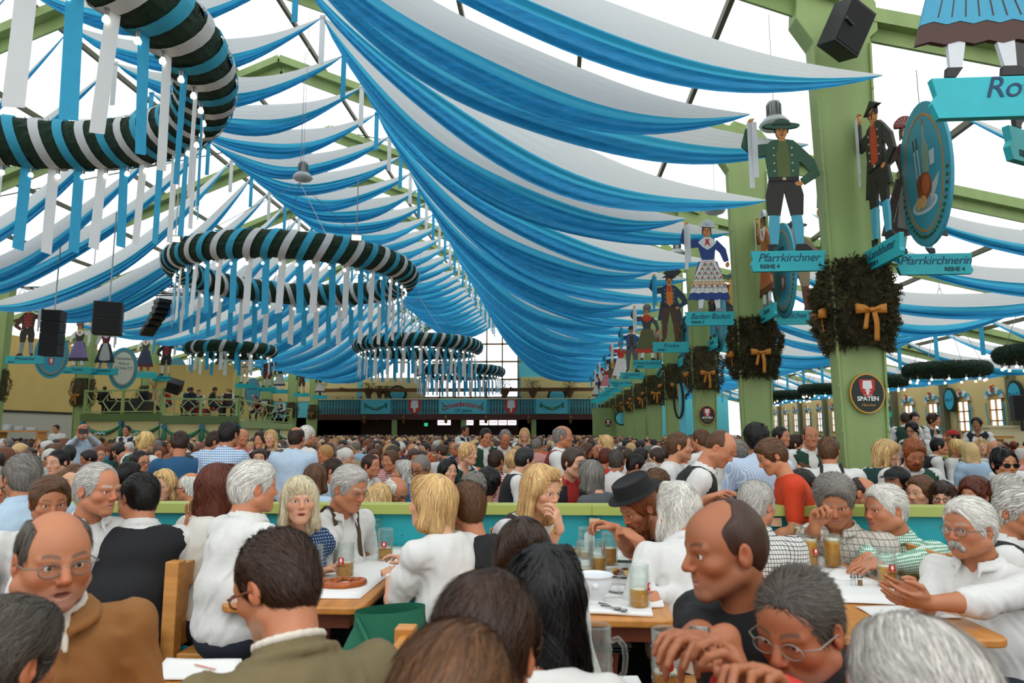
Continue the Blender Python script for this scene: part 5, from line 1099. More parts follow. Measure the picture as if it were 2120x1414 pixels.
def head_sdf(S_, X, fem=False, fat=0.0, nose=1.0, beard=0, age=0, mouth=0):
    """skull, face, ears and neck; forward is +y, z=0 at the eyes"""
    e = lambda c, r, k=.02, sub=False, t=0: S_.ell(X.p(*c), np.array(r) * X.s, k * X.s, X.R, sub, t)
    c_ = lambda a, b, ra, rb=None, k=.012, sub=False, t=0: S_.cone(X.p(*a), X.p(*b), ra * X.s, (ra if rb is None else rb) * X.s, k * X.s, sub, t)
    j = .9 if fem else 1.0; f = 1 + fat
    e((0, -.012, .032), (.074, .095, .088), .02); e((0, .028, -.03), (.058 * f * j, .062, .078), .03)
    e((0, .046, .035), (.058, .04, .05), .03)
    c_((-.05 * j * f, .0, -.055), (-.016, .064, -.094), .022 * f, .018, .025); c_((.05 * j * f, .0, -.055), (.016, .064, -.094), .022 * f, .018, .025)
    e((0, .068, -.096), (.022 * j, .018, .018), .018)
    for sx in (-1, 1):
        e((sx * .043, .056, -.024), (.022, .024, .02), .022)
        e((sx * .031, .101, .001), (.018, .018, .013), .012, True)
        e((sx * .032, .0705, .0), (.0162, .0162, .0155), .004)
        e((sx * .0325, .092, -.0006), (.0145, .013, .0053), .0012, True)
        c_((sx * .045, .073, .019), (sx * .012, .085, .016), .0085 if not fem else .006, .009, .012)
        e((sx * .0115, .093, -.034), (.0078, .011, .0075), .005)
        e((sx * .080, -.012, -.004), (.0075, .018, .031), .005, t=2); e((sx * .087, -.005, .0), (.006, .010, .018), .004, True); e((sx * .080, .0, -.012), (.005, .006, .007), .004)
        if age: c_((sx * .018, .09, -.036), (sx * .032, .074, -.062), .0022, .0022, .006, True)
    c_((0, .084, .014), (0, .1045 * (1 if nose <= 1 else 1.03), -.028), .0072 * nose, .0105 * nose, .01)
    e((0, .068, -.062), (.034, .022, .024), .015)
    for sx in (-1, 1):
        c_((sx * .022, .078, -.064), (0, .0865, -.0605), .0038, .0056, .004); c_((sx * .02, .078, -.067), (0, .0845, -.071), .0038, .0068, .005)
    c_((-.021, .0895, -.0660), (.021, .0895, -.0660), .0026, .0026, .003, True)
    if mouth: e((0, .092, -.068), (.017, .02, .0035 + .007 * mouth), .003, True)
    return S_
def face_colors(V, X, skin, lip=(.62, .22, .18), stubble=None, brow=(.12, .07, .04), mouth=0):
    L = X.inv(V); c = np.array(skin)[None, :] * np.ones((len(V), 3))
    n = nz(V, 22, 2)[:, None] * .06 + nz(V, 60, 5)[:, None] * .04; c = c * (1 + n)
    def w(cx, cy, cz, r, s=1.0): d = np.sqrt((((L - np.array((cx, cy, cz))) / r) ** 2).sum(1)); return np.clip(1.4 - d, 0, 1)[:, None] * s
    red = np.array((1.12, .72, .62))
    for sx in (-1, 1): c = c * (1 - w(sx * .045, .07, -.03, .026, .35)) + c * red * w(sx * .045, .07, -.03, .026, .35); k = w(sx * .082, -.01, 0, .03, .5); c = c * (1 - k) + c * red * k
    k = w(0, .105, -.03, .02, .6); c = c * (1 - k) + c * red * k
    if stubble is not None:
        k = (np.clip((-.045 - L[:, 2]) / .03, 0, 1) * np.clip((L[:, 2] + .13) / .02, 0, 1) * np.clip((L[:, 1] + .01) / .02, 0, 1))[:, None] * .55; c = c * (1 - k) + np.array(stubble) * k
    k = np.clip(1.5 - np.sqrt((L[:, 0] / .022) ** 2 + ((L[:, 2] + .066) / .008) ** 2), 0, 1)[:, None] * (L[:, 1] > .07)[:, None]; c = c * (1 - k) + np.array(lip) * k
    k = np.clip(1.3 - np.sqrt((L[:, 0] / .022) ** 2 + ((L[:, 2] + .0662) / (.0022 + .006 * mouth)) ** 2), 0, 1)[:, None] * (L[:, 1] > .06)[:, None] * .8; c = c * (1 - k) + np.array((.12, .03, .025)) * k
    for sx in (-1, 1):
        t = (L[:, 0] * sx - .011) / .038; z0 = .0235 + .006 * np.sin(np.clip(t, 0, 1) * 2.4)
        k = np.clip(1.6 - np.abs(L[:, 2] - z0) / .0042, 0, 1) * ((t > 0) & (t < 1) & (L[:, 1] > .05)) * .75; c = c * (1 - k[:, None]) + np.array(brow) * k[:, None]
        k = np.clip(1.5 - np.sqrt(((L[:, 0] - sx * .032) / .0165) ** 2 + ((L[:, 2] - .001) / .0085) ** 2), 0, 1) * (L[:, 1] > .05) * .35; c = c * (1 - k[:, None]) + c * np.array((.55, .4, .36)) * k[:, None]
    return np.clip(c, 0, 1)
def eye_mesh(X, sx, iris, look=(0, 0)):
    """eyeball with iris and pupil and a lid line, as part 'eye'"""
    c = X.p(sx * .032, .0718, .0005); r = .0149 * X.s; n, k = 16, 12; vs, fs, mi = [], [], []
    d = X.R @ np.array((sin(look[0]), cos(look[0]) * cos(look[1]), sin(look[1]))); u = np.cross(d, (0, 0, 1.)); u /= np.linalg.norm(u); v = np.cross(u, d)
    for i in range(k + 1):
        a = pi * .5 * i / k
        for j in range(n): b = 2 * pi * j / n; vs.append(c + r * (d * cos(a) + (u * cos(b) + v * sin(b)) * sin(a)))
    for i in range(k):
        for j in range(n): fs.append((i * n + j, (i + 1) * n + j, (i + 1) * n + (j + 1) % n, i * n + (j + 1) % n)); mi.append(2 if i < 1 else (1 if i < 3 else 0))
    return npmesh('eye', np.array(vs), np.array(fs), [mat('eye white', 'd8d0c8', .25), iris, mat('pupil', '080808', .15)], True, mi)
# ---------------------------------------------------------------- hands and arms
def hand_sdf(S_, w0, dirv, palm, curl=.4, spread=.12, sc=1.0, side=1, thumb=.6, fing=None):
    """w0 wrist, dirv pointing to the fingers, palm = palm normal (out of the palm); side=1 right hand"""
    d = np.array(dirv, float); d /= np.linalg.norm(d); pn = np.array(palm, float); pn -= d * (pn @ d); pn /= np.linalg.norm(pn)
    s_ = np.cross(d, pn) * side  # towards the thumb
    s = sc; w0 = np.array(w0, float)
    P = lambda a, b, c: w0 + (d * a + s_ * b + pn * c) * s
    Rm = np.stack([s_, d, pn], 1)
    S_.ell(P(.045, 0, 0), np.array((.040, .050, .014)) * s, .012, Rm); S_.cone(P(-.01, 0, 0), P(.03, 0, 0), .024 * s, .022 * s, .015)
    S_.cone(P(.03, .026, .006), P(.055, .03, .006), .014 * s, .012 * s, .012)
    cl = fing or [curl, curl * 1.05, curl * 1.15, curl * 1.25]
    tips = []
    for i, (b, L, r) in enumerate(((.030, (.042, .026, .021), .0088), (.010, (.047, .030, .022), .0090), (-.010, (.043, .028, .021), .0085), (-.029, (.034, .021, .018), .0076))):
        p = P(.082 - .006 * abs(i - 1), b, 0); q = p; ang = -.05; sp = (1.5 - i) * spread; pr = [q]
        S_.cone(P(.03, b * .8, 0), p, .010 * s, r * s * 1.08, .006)
        for m, l in enumerate(L):
            ang += cl[i] * (.75, 1.15, .8)[m]
            dd = d * cos(ang) * cos(sp) + s_ * sin(sp) * cos(ang) + pn * sin(ang); q2 = q + dd * l * s
            S_.cone(q, q2, r * s * (1 - .07 * m), r * s * (1 - .07 * (m + 1)), .003); q = q2
        tips.append(q)
    a = P(.022, .028, .008); b = a + (d * .6 + s_ * .75 + pn * .35) * .036 * s
    c = b + (d * (.85) + s_ * (.45 - thumb * .7) + pn * (.2 + thumb * .35)) * .030 * s; e = c + (d * .85 + s_ * (.25 - thumb * .9) + pn * (.2 + .3 * thumb)) * .025 * s
    S_.cone(a, b, .015 * s, .012 * s, .01); S_.cone(b, c, .0112 * s, .0102 * s, .003); S_.cone(c, e, .0100 * s, .0085 * s, .003)
    return P(.09, 0, .02)
def ik(sh, wr, L1, L2, hint):
    sh, wr, hint = np.array(sh, float), np.array(wr, float), np.array(hint, float)
    v = wr - sh; D = np.linalg.norm(v); D2 = min(D, (L1 + L2) * .995)
    if D > D2: wr = sh + v / D * D2; v = wr - sh; D = D2
    v = v / D; a = (L1 * L1 - L2 * L2 + D * D) / (2 * D); hh = sqrt(max(L1 * L1 - a * a, 0))
    h = hint - v * (hint @ v); h /= (np.linalg.norm(h) + 1e-9)
    return sh + v * a + h * hh, wr

def W2L(rootloc, rz, p):
    q = Matrix.Rotation(-rz, 3, 'Z') @ (Vector(p) - Vector(rootloc)); return np.array(q)
SKINM = mat('skin', (1, 1, 1), .48, attr=True, bump=.12, bscale=220, spec=.4)
HAIRC = dict(grey='7a746d', white='d9d5cb', silver='b9b4ac', dark='140e0b', black='080606', brown='331e10', lbrown='5e3d22', blond='d6b076', ivory='dccfae', pblond='d9b878', red='6e2f16', pepper='484139', ginger='8a4a22', shaved='43281a', auburn='5c2610')
SKINC = dict(a=(.57, .245, .125), b=(.51, .20, .10), c=(.43, .165, .078), d=(.65, .34, .21), e=(.34, .14, .065), t=(.33, .115, .05))
def hairmat(k):
    n_ = 'hair ' + k
    if n_ in M: return M[n_]
    m = mat(n_, HAIRC[k], .45, bump=.5, bscale=90, stretch=(1, 1, .25), spec=.35, attr=True); c = linear(HAIRC[k])
    N, L = m.node_tree.nodes, m.node_tree.links; b = N['Principled BSDF']; a = [x for x in N if x.type == 'VERTEX_COLOR'][0]
    mx = N.new('ShaderNodeVectorMath'); mx.operation = 'MULTIPLY'; mx.inputs[1].default_value = c[:3]; L.new(a.outputs[0], mx.inputs[0]); L.new(mx.outputs[0], b.inputs['Base Color'])
    return m
def hair_cols(n0, n1, K=5, seed=1, V=None):
    c = np.ones((n0 + n1, 3)); rs = np.random.RandomState(seed)
    if V is not None: c[:n0] *= (.75 + .25 * nz(V[:n0], 130, 2, (1, 1, .3)))[:, None]
    if n1:
        m = n1 // ((K + 1) * 2); f = rs.uniform(.55, 1.55, m); c[n0:n0 + m * (K + 1) * 2] *= np.repeat(f, (K + 1) * 2)[:, None]
    return c
def hair_sdf(X, style):
    H = SDF(); e = lambda c, r, k=.02, sub=False: H.ell(X.p(*c), np.array(r) * X.s, k * X.s, X.R, sub)
    c_ = lambda a, b, ra, rb=None, k=.02, sub=False: H.cone(X.p(*a), X.p(*b), ra * X.s, (ra if rb is None else rb) * X.s, k * X.s, sub)
    t = {'buzz': .0022, 'bald': .0, 'halo': .006, 'short': .008, 'recede': .008, 'spiky': .008}.get(style, .012)
    e((0, -.014, .034), (.075 + t, .096 + t, .088 + t), .01)
    e((0, -.045, -.008), (.060 + t, .060 + t, .068 + t), .02)
    if style in ('full', 'wavy', 'puffy'):
        e((0, .035, .085), (.05, .045, .03), .03)
        for sx in (-1, 1): c_((sx * .07, .022, .04), (sx * .074, .016, -.012), .012, .008)
    if style in ('puffy', 'curly'):
        e((0, -.02, .06), (.098, .105, .085), .03)
    if style == 'curly':
        for i in range(46):
            a = i * 2.4; z = 1 - i / 32.; 
            q = sqrt(max(1 - z * z, 0)); e((.085 * q * cos(a), -.02 + .1 * q * sin(a), .045 + .09 * z), (.022,) * 3, .012)
    if style in ('bob', 'long', 'straight', 'wavylong', 'waves'):
        bot = {'bob': -.12, 'long': -.2, 'straight': -.24, 'wavylong': -.2, 'waves': -.17}[style]
        w_ = {'bob': .026, 'long': .026, 'straight': .022, 'wavylong': .034, 'waves': .036}[style]
        for sx in (-1, 1):
            c_((sx * .066, .0, .03), (sx * .083, .012, bot * .8), w_ * .8, w_, .03); c_((sx * .05, -.05, .02), (sx * .062, -.05, bot), .04, w_ + .008, .03)
            c_((sx * .03, .055, .105), (sx * .078, .03, .0), .018, .014, .03)
        c_((0, -.075, .02), (0, -.07, bot), .045, w_ + .012, .03)
        if style in ('bob', 'straightfringe'): e((0, .05, .085), (.055, .035, .028), .02)
    if style == 'fringe' or style == 'fringebob':
        e((0, .06, .07), (.062, .035, .035), .02)
        for sx in (-1, 1):
            c_((sx * .066, .01, .03), (sx * .085, .02, -.13), .024, .022, .03); c_((sx * .05, -.05, .02), (sx * .06, -.05, -.16), .04, .026, .03)
        c_((0, -.075, .02), (0, -.07, -.16), .045, .03, .03)
    if style == 'bun': e((0, -.115, .05), (.035, .03, .032), .015)
    if style == 'pony': e((0, -.105, .04), (.022, .03, .022), .01); c_((0, -.12, .03), (0, -.115, -.13), .026, .012, .02)
    if style == 'updo': e((0, -.05, .1), (.05, .055, .035), .02); e((0, -.1, .03), (.05, .03, .045), .02)
    # leave the face and (when balding) the crown bare
    if style == 'buzz': e((0, .085, .10), (.085, .10, .07), .02, True); e((0, .1, .03), (.09, .07, .06), .02, True)
    if style in ('bald', 'halo'):
        e((0, .02, .125), (.062, .125, .075), .012, True); e((0, .09, .05), (.085, .075, .09), .01, True); e((0, .085, -.06), (.1, .09, .06), .01, True)
    elif style == 'recede':
        e((0, .1, .07), (.068, .062, .058), .012, True); e((0, .095, -.02), (.09, .074, .09), .012, True)
    elif style in ('fringe', 'fringebob'): e((0, .105, -.045), (.063, .07, .085), .012, True)
    elif style in ('bob', 'long', 'straight', 'wavylong', 'waves', 'pony', 'bun', 'updo'): e((0, .105, -.012), (.062, .064, .092), .012, True)
    elif style == 'curly': e((0, .12, -.02), (.07, .075, .09), .012, True)
    else: e((0, .1, -.005), (.072, .068, .078), .012, True)
    if style in ('full', 'buzz', 'recede', 'bald', 'halo', 'wavy', 'puffy', 'short', 'curly', 'spiky', 'bun', 'updo', 'pony'):
        for sx in (-1, 1): e((sx * .086, -.006, -.02), (.02, .024, .042), .006, True)
        e((0, .06, -.07), (.1, .072, .06), .01, True); e((0, -.03, -.115), (.12, .12, .038), .01, True)
    return H
def strands(H, X, style, n, seed, flow=None, L=None, r=.0008):
    """thin tapering locks growing over the hair surface"""
    rs = np.random.RandomState(seed)
    V, Q = H.mesh(.012 * X.s)
    if len(V) == 0: return V, Q
    i = rs.randint(0, len(V), n); p = V[i] + rs.normal(size=(n, 3)) * .004 * X.s
    L = L or {'buzz': .006, 'bald': .022, 'halo': .03, 'short': .035, 'full': .05, 'recede': .035, 'spiky': .03, 'curly': .03, 'puffy': .05, 'wavy': .07}.get(style, .10)
    if style == 'buzz': return np.zeros((0, 3)), np.zeros((0, 4), int)
    lp = X.inv(p); K = 5; step = L / K * X.s
    cr = np.array((0.01, -.035, .125)); out = lp - cr; out[:, 2] *= .6
    if style in ('wavy', 'full', 'recede', 'short', 'spiky', 'puffy'):      # combed back and aside
        fl = np.stack([.35 * np.ones(n) * (flow or 1), -1.0 * np.ones(n), -.5 * np.ones(n)], 1) * (lp[:, 2:3] > .03) + np.stack([0 * lp[:, 0], -.6 * np.ones(n), -1 * np.ones(n)], 1) * (lp[:, 2:3] <= .03)
    else: fl = out + np.array((0, 0, -.09))
    if style in ('bob', 'long', 'straight', 'wavylong', 'waves', 'fringe', 'fringebob', 'pony'): fl = np.where(lp[:, 2:3] > .07, out, np.array((0., 0, -1))[None, :])
    nf = np.stack([nz(lp, 28, 1), nz(lp, 28, 4), nz(lp, 28, 8)], 1); fl = fl / (np.linalg.norm(fl, axis=1)[:, None] + 1e-6); fl = fl + nf * (.35 if style in ('straight', 'bob', 'long', 'fringe') else .6) + rs.normal(size=(n, 3)) * .12
    d = fl @ X.R.T; d /= np.linalg.norm(d, axis=1)[:, None] + 1e-9
    pts = []; eps = .004 * X.s
    def grad(P):
        g = np.stack([H.ev(P + e_) - H.ev(P - e_) for e_ in np.eye(3) * eps], 1); return g / (np.linalg.norm(g, axis=1)[:, None] + 1e-9)
    g = grad(p); p = p - g * (H.ev(p) - .0)[:, None]; lift = rs.uniform(.0, 1.0, n) ** 2 * (.010 if style not in ('curly', 'spiky', 'puffy', 'wavylong') else .012) * X.s
    down = np.array((0, 0, -1.))
    for k in range(K + 1):
        f = k / K; pts.append(p + g * (lift * f + .0008)[:, None])
        if k == K: break
        if style in ('wavylong', 'waves', 'curly', 'wavy'):
            d = d + .35 * np.stack([np.sin(k * 1.7 + seed + p[:, 2] * 60), np.cos(k * 1.3 + p[:, 0] * 60), 0 * p[:, 0]], 1)
        dt = d + down * .12; dt = dt - g * (dt * g).sum(1)[:, None]; dt /= np.linalg.norm(dt, axis=1)[:, None] + 1e-9
        p = p + dt * step; g = grad(p) if k % 2 == 0 else g; p = p - g * np.maximum(H.ev(p), -.004)[:, None] * .9
    pts = np.stack(pts, 1)  # n,K+1,3
    tg = np.gradient(pts, axis=1); sd = np.cross(tg, np.repeat(g[:, None], K + 1, 1)); sd /= np.linalg.norm(sd, axis=2)[..., None] + 1e-9
    wd = (r * X.s * rs.uniform(.6, 1.5, n))[:, None] * (1 - np.linspace(0, 1, K + 1) ** 2 * .85)[None, :]
    A = pts - sd * wd[..., None]; B = pts + sd * wd[..., None]
    VV = np.stack([A, B], 2).reshape(-1, 3)
    b = (np.arange(n) * (K + 1) * 2)[:, None] + (np.arange(K) * 2)[None, :]
    QQ = np.stack([b, b + 1, b + 3, b + 2], -1).reshape(-1, 4)
    return VV, QQ
# ---------------------------------------------------------------- whole figures
def cloth(k, col, pat=None, trans=0):
    n = 'cloth ' + k
    if n in M: return M[n]
    m = mat(n, col, .85, bump=.25, bscale=160, var=.04, vscale=30, trans=trans)
    if pat:
        N, L = m.node_tree.nodes, m.node_tree.links; b = N['Principled BSDF']; tc = N.new('ShaderNodeTexCoord'); sp = N.new('ShaderNodeSeparateXYZ'); L.new(tc.outputs['Object'], sp.inputs[0])
        kind, c2, sc = pat; outs = []
        ad = N.new('ShaderNodeMath'); ad.operation = 'ADD'; L.new(sp.outputs[0], ad.inputs[0]); L.new(sp.outputs[1], ad.inputs[1])
        srcs = [ad.outputs[0], sp.outputs[2]] if kind in ('check', 'plaid', 'dots') else [ad.outputs[0]]
        for o in srcs:
            mu = N.new('ShaderNodeMath'); mu.operation = 'MULTIPLY'; mu.inputs[1].default_value = sc; L.new(o, mu.inputs[0])
            fr = N.new('ShaderNodeMath'); fr.operation = 'FRACT'; L.new(mu.outputs[0], fr.inputs[0])
            gt = N.new('ShaderNodeMath'); gt.operation = 'LESS_THAN'; gt.inputs[1].default_value = {'check': .5, 'plaid': .16, 'stripe': .3, 'dots': .35}[kind]; L.new(fr.outputs[0], gt.inputs[0]); outs.append(gt.outputs[0])
        if len(outs) == 2:
            a = N.new('ShaderNodeMath'); L.new(outs[0], a.inputs[0]); L.new(outs[1], a.inputs[1])
            if kind == 'check': a.operation = 'ADD'; h = N.new('ShaderNodeMath'); h.operation = 'MULTIPLY'; h.inputs[1].default_value = .5; L.new(a.outputs[0], h.inputs[0]); fac = h.outputs[0]
            else: a.operation = 'MAXIMUM' if kind == 'plaid' else 'MULTIPLY'; fac = a.outputs[0]
        else: fac = outs[0]
        mx = N.new('ShaderNodeMix'); mx.data_type = 'RGBA'; mx.inputs[6].default_value = C(col); mx.inputs[7].default_value = C(c2); L.new(fac, mx.inputs[0])
        for lk in list(b.inputs['Base Color'].links): L.remove(lk)
        L.new(mx.outputs[2], b.inputs['Base Color'])
    return m
IRIS = mat('iris', '3a2c20', .2); IRISB = mat('iris blue', '3f5a6e', .2)
FR_ = rotm(.3, .35, .5)
LENS = bpy.data.materials.new('spectacle lens'); LENS.use_nodes = True
_n, _l = LENS.node_tree.nodes, LENS.node_tree.links; _t = _n.new('ShaderNodeBsdfTransparent'); _g = _n.new('ShaderNodeBsdfGlossy'); _g.inputs['Roughness'].default_value = .02; _m = _n.new('ShaderNodeMixShader'); _m.inputs[0].default_value = .1
_l.new(_t.outputs[0], _m.inputs[1]); _l.new(_g.outputs[0], _m.inputs[2]); _l.new(_m.outputs[0], _n['Material Output'].inputs[0])
def glasses(X, root, m, sun=False, wire=False):
    b = MB(); r = .0016 * X.s if wire else .0026 * X.s; lens = MB()
    for sx in (-1, 1):
        pts = [X.p(sx * .033 + .024 * cos(a), .097 - .10 * abs(sx * .033 + .024 * cos(a)) * .4, -.004 + .0165 * sin(a)) for a in np.linspace(0, 2 * pi, 18, endpoint=False)]
        b.tube([Vector(p) for p in pts], r, 5, closed=True); lens.add([Vector(p) for p in pts], [tuple(range(18))])
        b.tube([Vector(X.p(sx * .056, .090, .002)), Vector(X.p(sx * .081, .07, .003)), Vector(X.p(sx * .083, -.005, .002)), Vector(X.p(sx * .082, -.03, -.02))], r * 1.1, 5)
    b.tube([Vector(X.p(-.010, .097, -.001)), Vector(X.p(0, .101, .004)), Vector(X.p(.010, .097, -.001))], r, 5)
    o = b.build('glasses', m, root, smooth=True); lens.build('lens', mat('dark lens', '0a0a0c', .1) if sun else LENS, o)
def rnd_mesh(S_, h, disp=None, **k): return S_.mesh(h, disp=disp, **k)
def person(label, head, hh=None, Y=None, face=0, nod=0, tilt=0, body=None, lean=8, side=0, skin='a', hair='brown', style='short', fem=False, fat=0, nose=1, stub=None,
           top='white', topc='e9e9e6', pat=None, sleeve='long', vest=None, vestc=None, collar=True, vneck=.3, arms=None, trousers='20242e', q=1.0, eyes='d', gl=None, sun=False, hat=None, beard=None, tache=None,
           jacket=False, group=None, seat=True, age=0, nstr=3000, scale=1.0, root=None, place=None, hairm=None, topm=None, pz=None, extra=None, cat='person', name='person', legs=True, look=(0, 0), turn=0, braces=None, mouth=0, band=None, lowres=False, necklace=None, apron=None, wide=1.0):
    s = scale; body = face if body is None else body
    if place is None:
        if Y is None:
            Y = .236 * s * F_PX / hh; v = ray(*head).normalized(); cd = Vector((-sin(YAW) * cos(PITCH), cos(YAW) * cos(PITCH), sin(PITCH)))
            hw = Vector((0, 0, CAM_H)) + v * (Y / v.dot(cd))
        else: hw = at(head[0], head[1], Y)
    else: hw = Vector(place)
    rz = radians(body + 180); ln = radians(lean); sd = radians(side)
    up = np.array((sin(sd), sin(ln) * cos(sd), cos(ln) * cos(sd))); fw = np.array((0, cos(ln), -sin(ln))); up /= np.linalg.norm(up)
    # head in the body's own frame
    hy = radians(face - body); Hr = rotm(hy, radians(nod), radians(tilt))
    neck = up * .50 * s; hd = neck + (up * .098 + np.array((-sin(hy) * .02, .035 + .10 * sin(ln + radians(nod) * .5), .045))) * s     # eye centre
    off = hd
    c, sn = cos(rz), sin(rz); offw = Vector((c * off[0] - sn * off[1], sn * off[0] + c * off[1], off[2]))
    pel = hw - offw
    floor = 0.0
    if root is None: root = empty(name, (pel.x, pel.y, floor), rz, label, cat, group)
    O = np.array((0, 0, pel.z - floor)); q_ = q
    X = Xf(O + hd, Hr, s)
    J = lambda v: O + np.asarray(v) * s
    sw = (.165 if fem else .188) * wide
    sk = SKINC[skin]
    sh = {1: J(up * .435 + np.array((sw, .0, 0))), -1: J(up * .435 + np.array((-sw, .0, 0)))}
    th = {}
    A = {}
    for k, sx in (('r', 1), ('l', -1)):
        a = (arms or {}).get(k)
        if a is None: a = dict(w='rest')
        if a.get('w') == 'rest': wr = J(fw * .30 + up * .12 + np.array((sx * .16, 0, 0))); fd = np.array((-.45 * sx, .8, -.15))
        elif a.get('w') == 'down': wr = J(up * -.06 + np.array((sx * (sw + .07), .06, 0))); fd = np.array((0, .1, -1))
        else:
            t = a['w']; wr = W2L((pel.x, pel.y, floor), rz, PT(t)); fd = None
        if a.get('wl') is not None: wr = J(np.array(a['wl']))
        hint = np.array(a.get('hint', (sx * .5, -.35, -.8)))
        el, wr = ik(sh[sx], wr, .285 * s, .255 * s, hint)
        if a.get('to') is not None:
            f = W2L((pel.x, pel.y, floor), rz, PT(a['to'])) - wr; fd = f / (np.linalg.norm(f) + 1e-9)
        if a.get('fd') is not None: fd = np.array(a['fd'], float)
        if fd is None: fd = (wr - el) / np.linalg.norm(wr - el)
        pn = np.array(a.get('palm', (-.3 * sx, .1, -1)), float)
        A[sx] = (el, wr, fd, pn, a)
    # ---- the body (skin): head, neck, arms with hands, trunk
    parts = []
    S1 = head_sdf(SDF(), X, fem, fat * .5, nose, age=age, mouth=mouth)
    S1.cone(J(up * .47 + fw * .0), X.p(0, -.03, -.055), (.052 if fem else .062 + .02 * fat) * s, (.045 if fem else .055 + .01 * fat) * s, .03 * s)
    S1.ell(J(up * .43), np.array((.12, .07, .06)) * s, .04 * s)
    if vneck > .5:
        S1.ell(J(up * .36 - fw * .005), (np.array((.14, .095, .12))) * s, .05); S1.cone(sh[1] - up * .012 * s, sh[-1] - up * .012 * s, .05 * s, k=.045)
        if fem:
            for sx in (-1, 1): S1.ell(J(up * .31 + fw * .085 + np.array((sx * .062, 0, 0))), np.array((.064, .058, .064)) * s, .025)
    if beard:
        pass
    hq = (.0038 if (hh or 0) > 130 else .0046) * q_ if q_ <= 1.2 else .0042 * q_
    V1, Q1 = S1.mesh(hq)
    col1 = face_colors(V1, X, sk, stubble=stub, mouth=mouth, brow=linear(HAIRC[hair])[:3] if hair not in ('white', 'pblond') else (.35, .28, .2), lip=(.62, .16, .14) if fem else (.50, .2, .16))
    VS, QS, CS = [V1], [Q1], [col1]
    n = len(V1)
    for sx in (1, -1):
        el, wr, fd, pn, a = A[sx]; S2 = SDF(); sr = s * (.82 if fem else 1)
        if sleeve in ('short', 'puff', 'none', 'rolled'):
            S2.cone(sh[sx], el, .048 * sr, .040 * sr, .02); S2.cone(el, el + (wr - el) * .35, .040 * sr, .041 * sr, .02)
        S2.cone(el + (wr - el) * (.6 if sleeve == 'long' else .35), wr, (.041 if sleeve != 'long' else .034) * sr, .026 * sr, .02)
        if a.get('hand', True): hand_sdf(S2, wr, fd, pn, a.get('curl', .45), a.get('spread', .1), s * (.9 if fem else 1.02), side=1 if sx > 0 else -1, thumb=a.get('thumb', .6), fing=a.get('fing'))
        V2, Q2 = S2.mesh((.0060 if q_ <= 1.2 else .0044 * q_) if a.get('fine', True) else .01 * q_)
        cc = np.array(sk)[None, :] * (1 + nz(V2, 25, 3)[:, None] * .08); VS.append(V2); QS.append(Q2 + n); CS.append(cc); n += len(V2)
    S3 = SDF(); S3.ell(J(up * .02), np.array((.13, .09, .10)) * s, .04); S3.ell(J(up * .2), np.array((.11, .08, .14)) * s, .04); S3.ell(J(up * .36), np.array((.13, .08, .1)) * s, .04); S3.cone(sh[1], sh[-1], .045 * s)
    for sx in (1, -1): el, wr = A[sx][:2]; S3.cone(sh[sx], el, .036 * s, .032 * s); S3.cone(el, el + (wr - el) * .75, .032 * s, .028 * s)
    hipj = {}
    for sx in (1, -1):
        h0 = J((sx * .09, 0, 0))
        if seat: kn = np.array((sx * .15 * s, .42 * s, min(O[2], .52) if legs else O[2])); an = np.array((sx * .14 * s, .38 * s, .09))
        else: kn = np.array((sx * .10 * s, .03 * s, O[2] * .52)); an = np.array((sx * .11 * s, -.02, .09))
        hipj[sx] = (h0, kn, an)
        if legs: S3.cone(h0, kn, .07 * s, .05 * s); S3.cone(kn, an, .048 * s, .035 * s); S3.cone(an, an + np.array((0, .15, -.04)), .035 * s, .03 * s)
    V3, Q3 = S3.mesh(.03 * max(q_, 1) ** .5); VS.append(V3); QS.append(Q3 + n); CS.append(np.array(sk)[None, :] * np.ones((len(V3), 3))); n += len(V3)
    link('body', npmesh('body', np.concatenate(VS).astype(np.float32), np.concatenate(QS), SKINM, True, None, np.concatenate(CS)), root)
    if not lowres:
        for sx in (1, -1): link('eye', eye_mesh(X, sx, IRISB if eyes == 'b' else IRIS, look), root)
    # ---- upper garment
    tm = topm or cloth(top, topc, pat); tn = 'jacket' if jacket else ('blouse' if fem else 'shirt')
    def trunk(S_, inf, arm_up=True):
        f_ = fat
        if fem:
            S_.ell(J(up * .04), (np.array((.165 + .05 * f_, .125, .12)) + inf) * s, .05); S_.ell(J(up * .2), (np.array((.125 + .06 * f_, .10 + .05 * f_, .14)) + inf) * s, .06); S_.ell(J(up * .36 - fw * .005), (np.array((.145 * wide, .095, .12)) + inf) * s, .05)
            for sx in (-1, 1): S_.ell(J(up * .31 + fw * .085 + np.array((sx * .065, 0, 0))), (np.array((.066, .06, .066)) + inf * .6) * s, .03)
        else:
            S_.ell(J(up * .04), (np.array((.165 + .06 * f_, .125 + .06 * f_, .13)) + inf) * s, .05); S_.ell(J(up * .2 + fw * .03 * f_), (np.array((.150 + .09 * f_, .115 + .12 * f_, .16)) + inf) * s, .06); S_.ell(J(up * .355 - fw * .005), (np.array((.172 * wide, .115 + .02 * f_, .125)) + inf) * s, .05)
        S_.cone(sh[1] - up * .012 * s, sh[-1] - up * .012 * s, (.058 + inf) * s, k=.045)
        S_.ell(J(up * .465 - fw * .012), (np.array((.085, .065, .038)) + inf) * s, .045)
    hs = .0094 * q_
    T = SDF(); trunk(T, .016)
    amp = .0075 if not jacket else .009
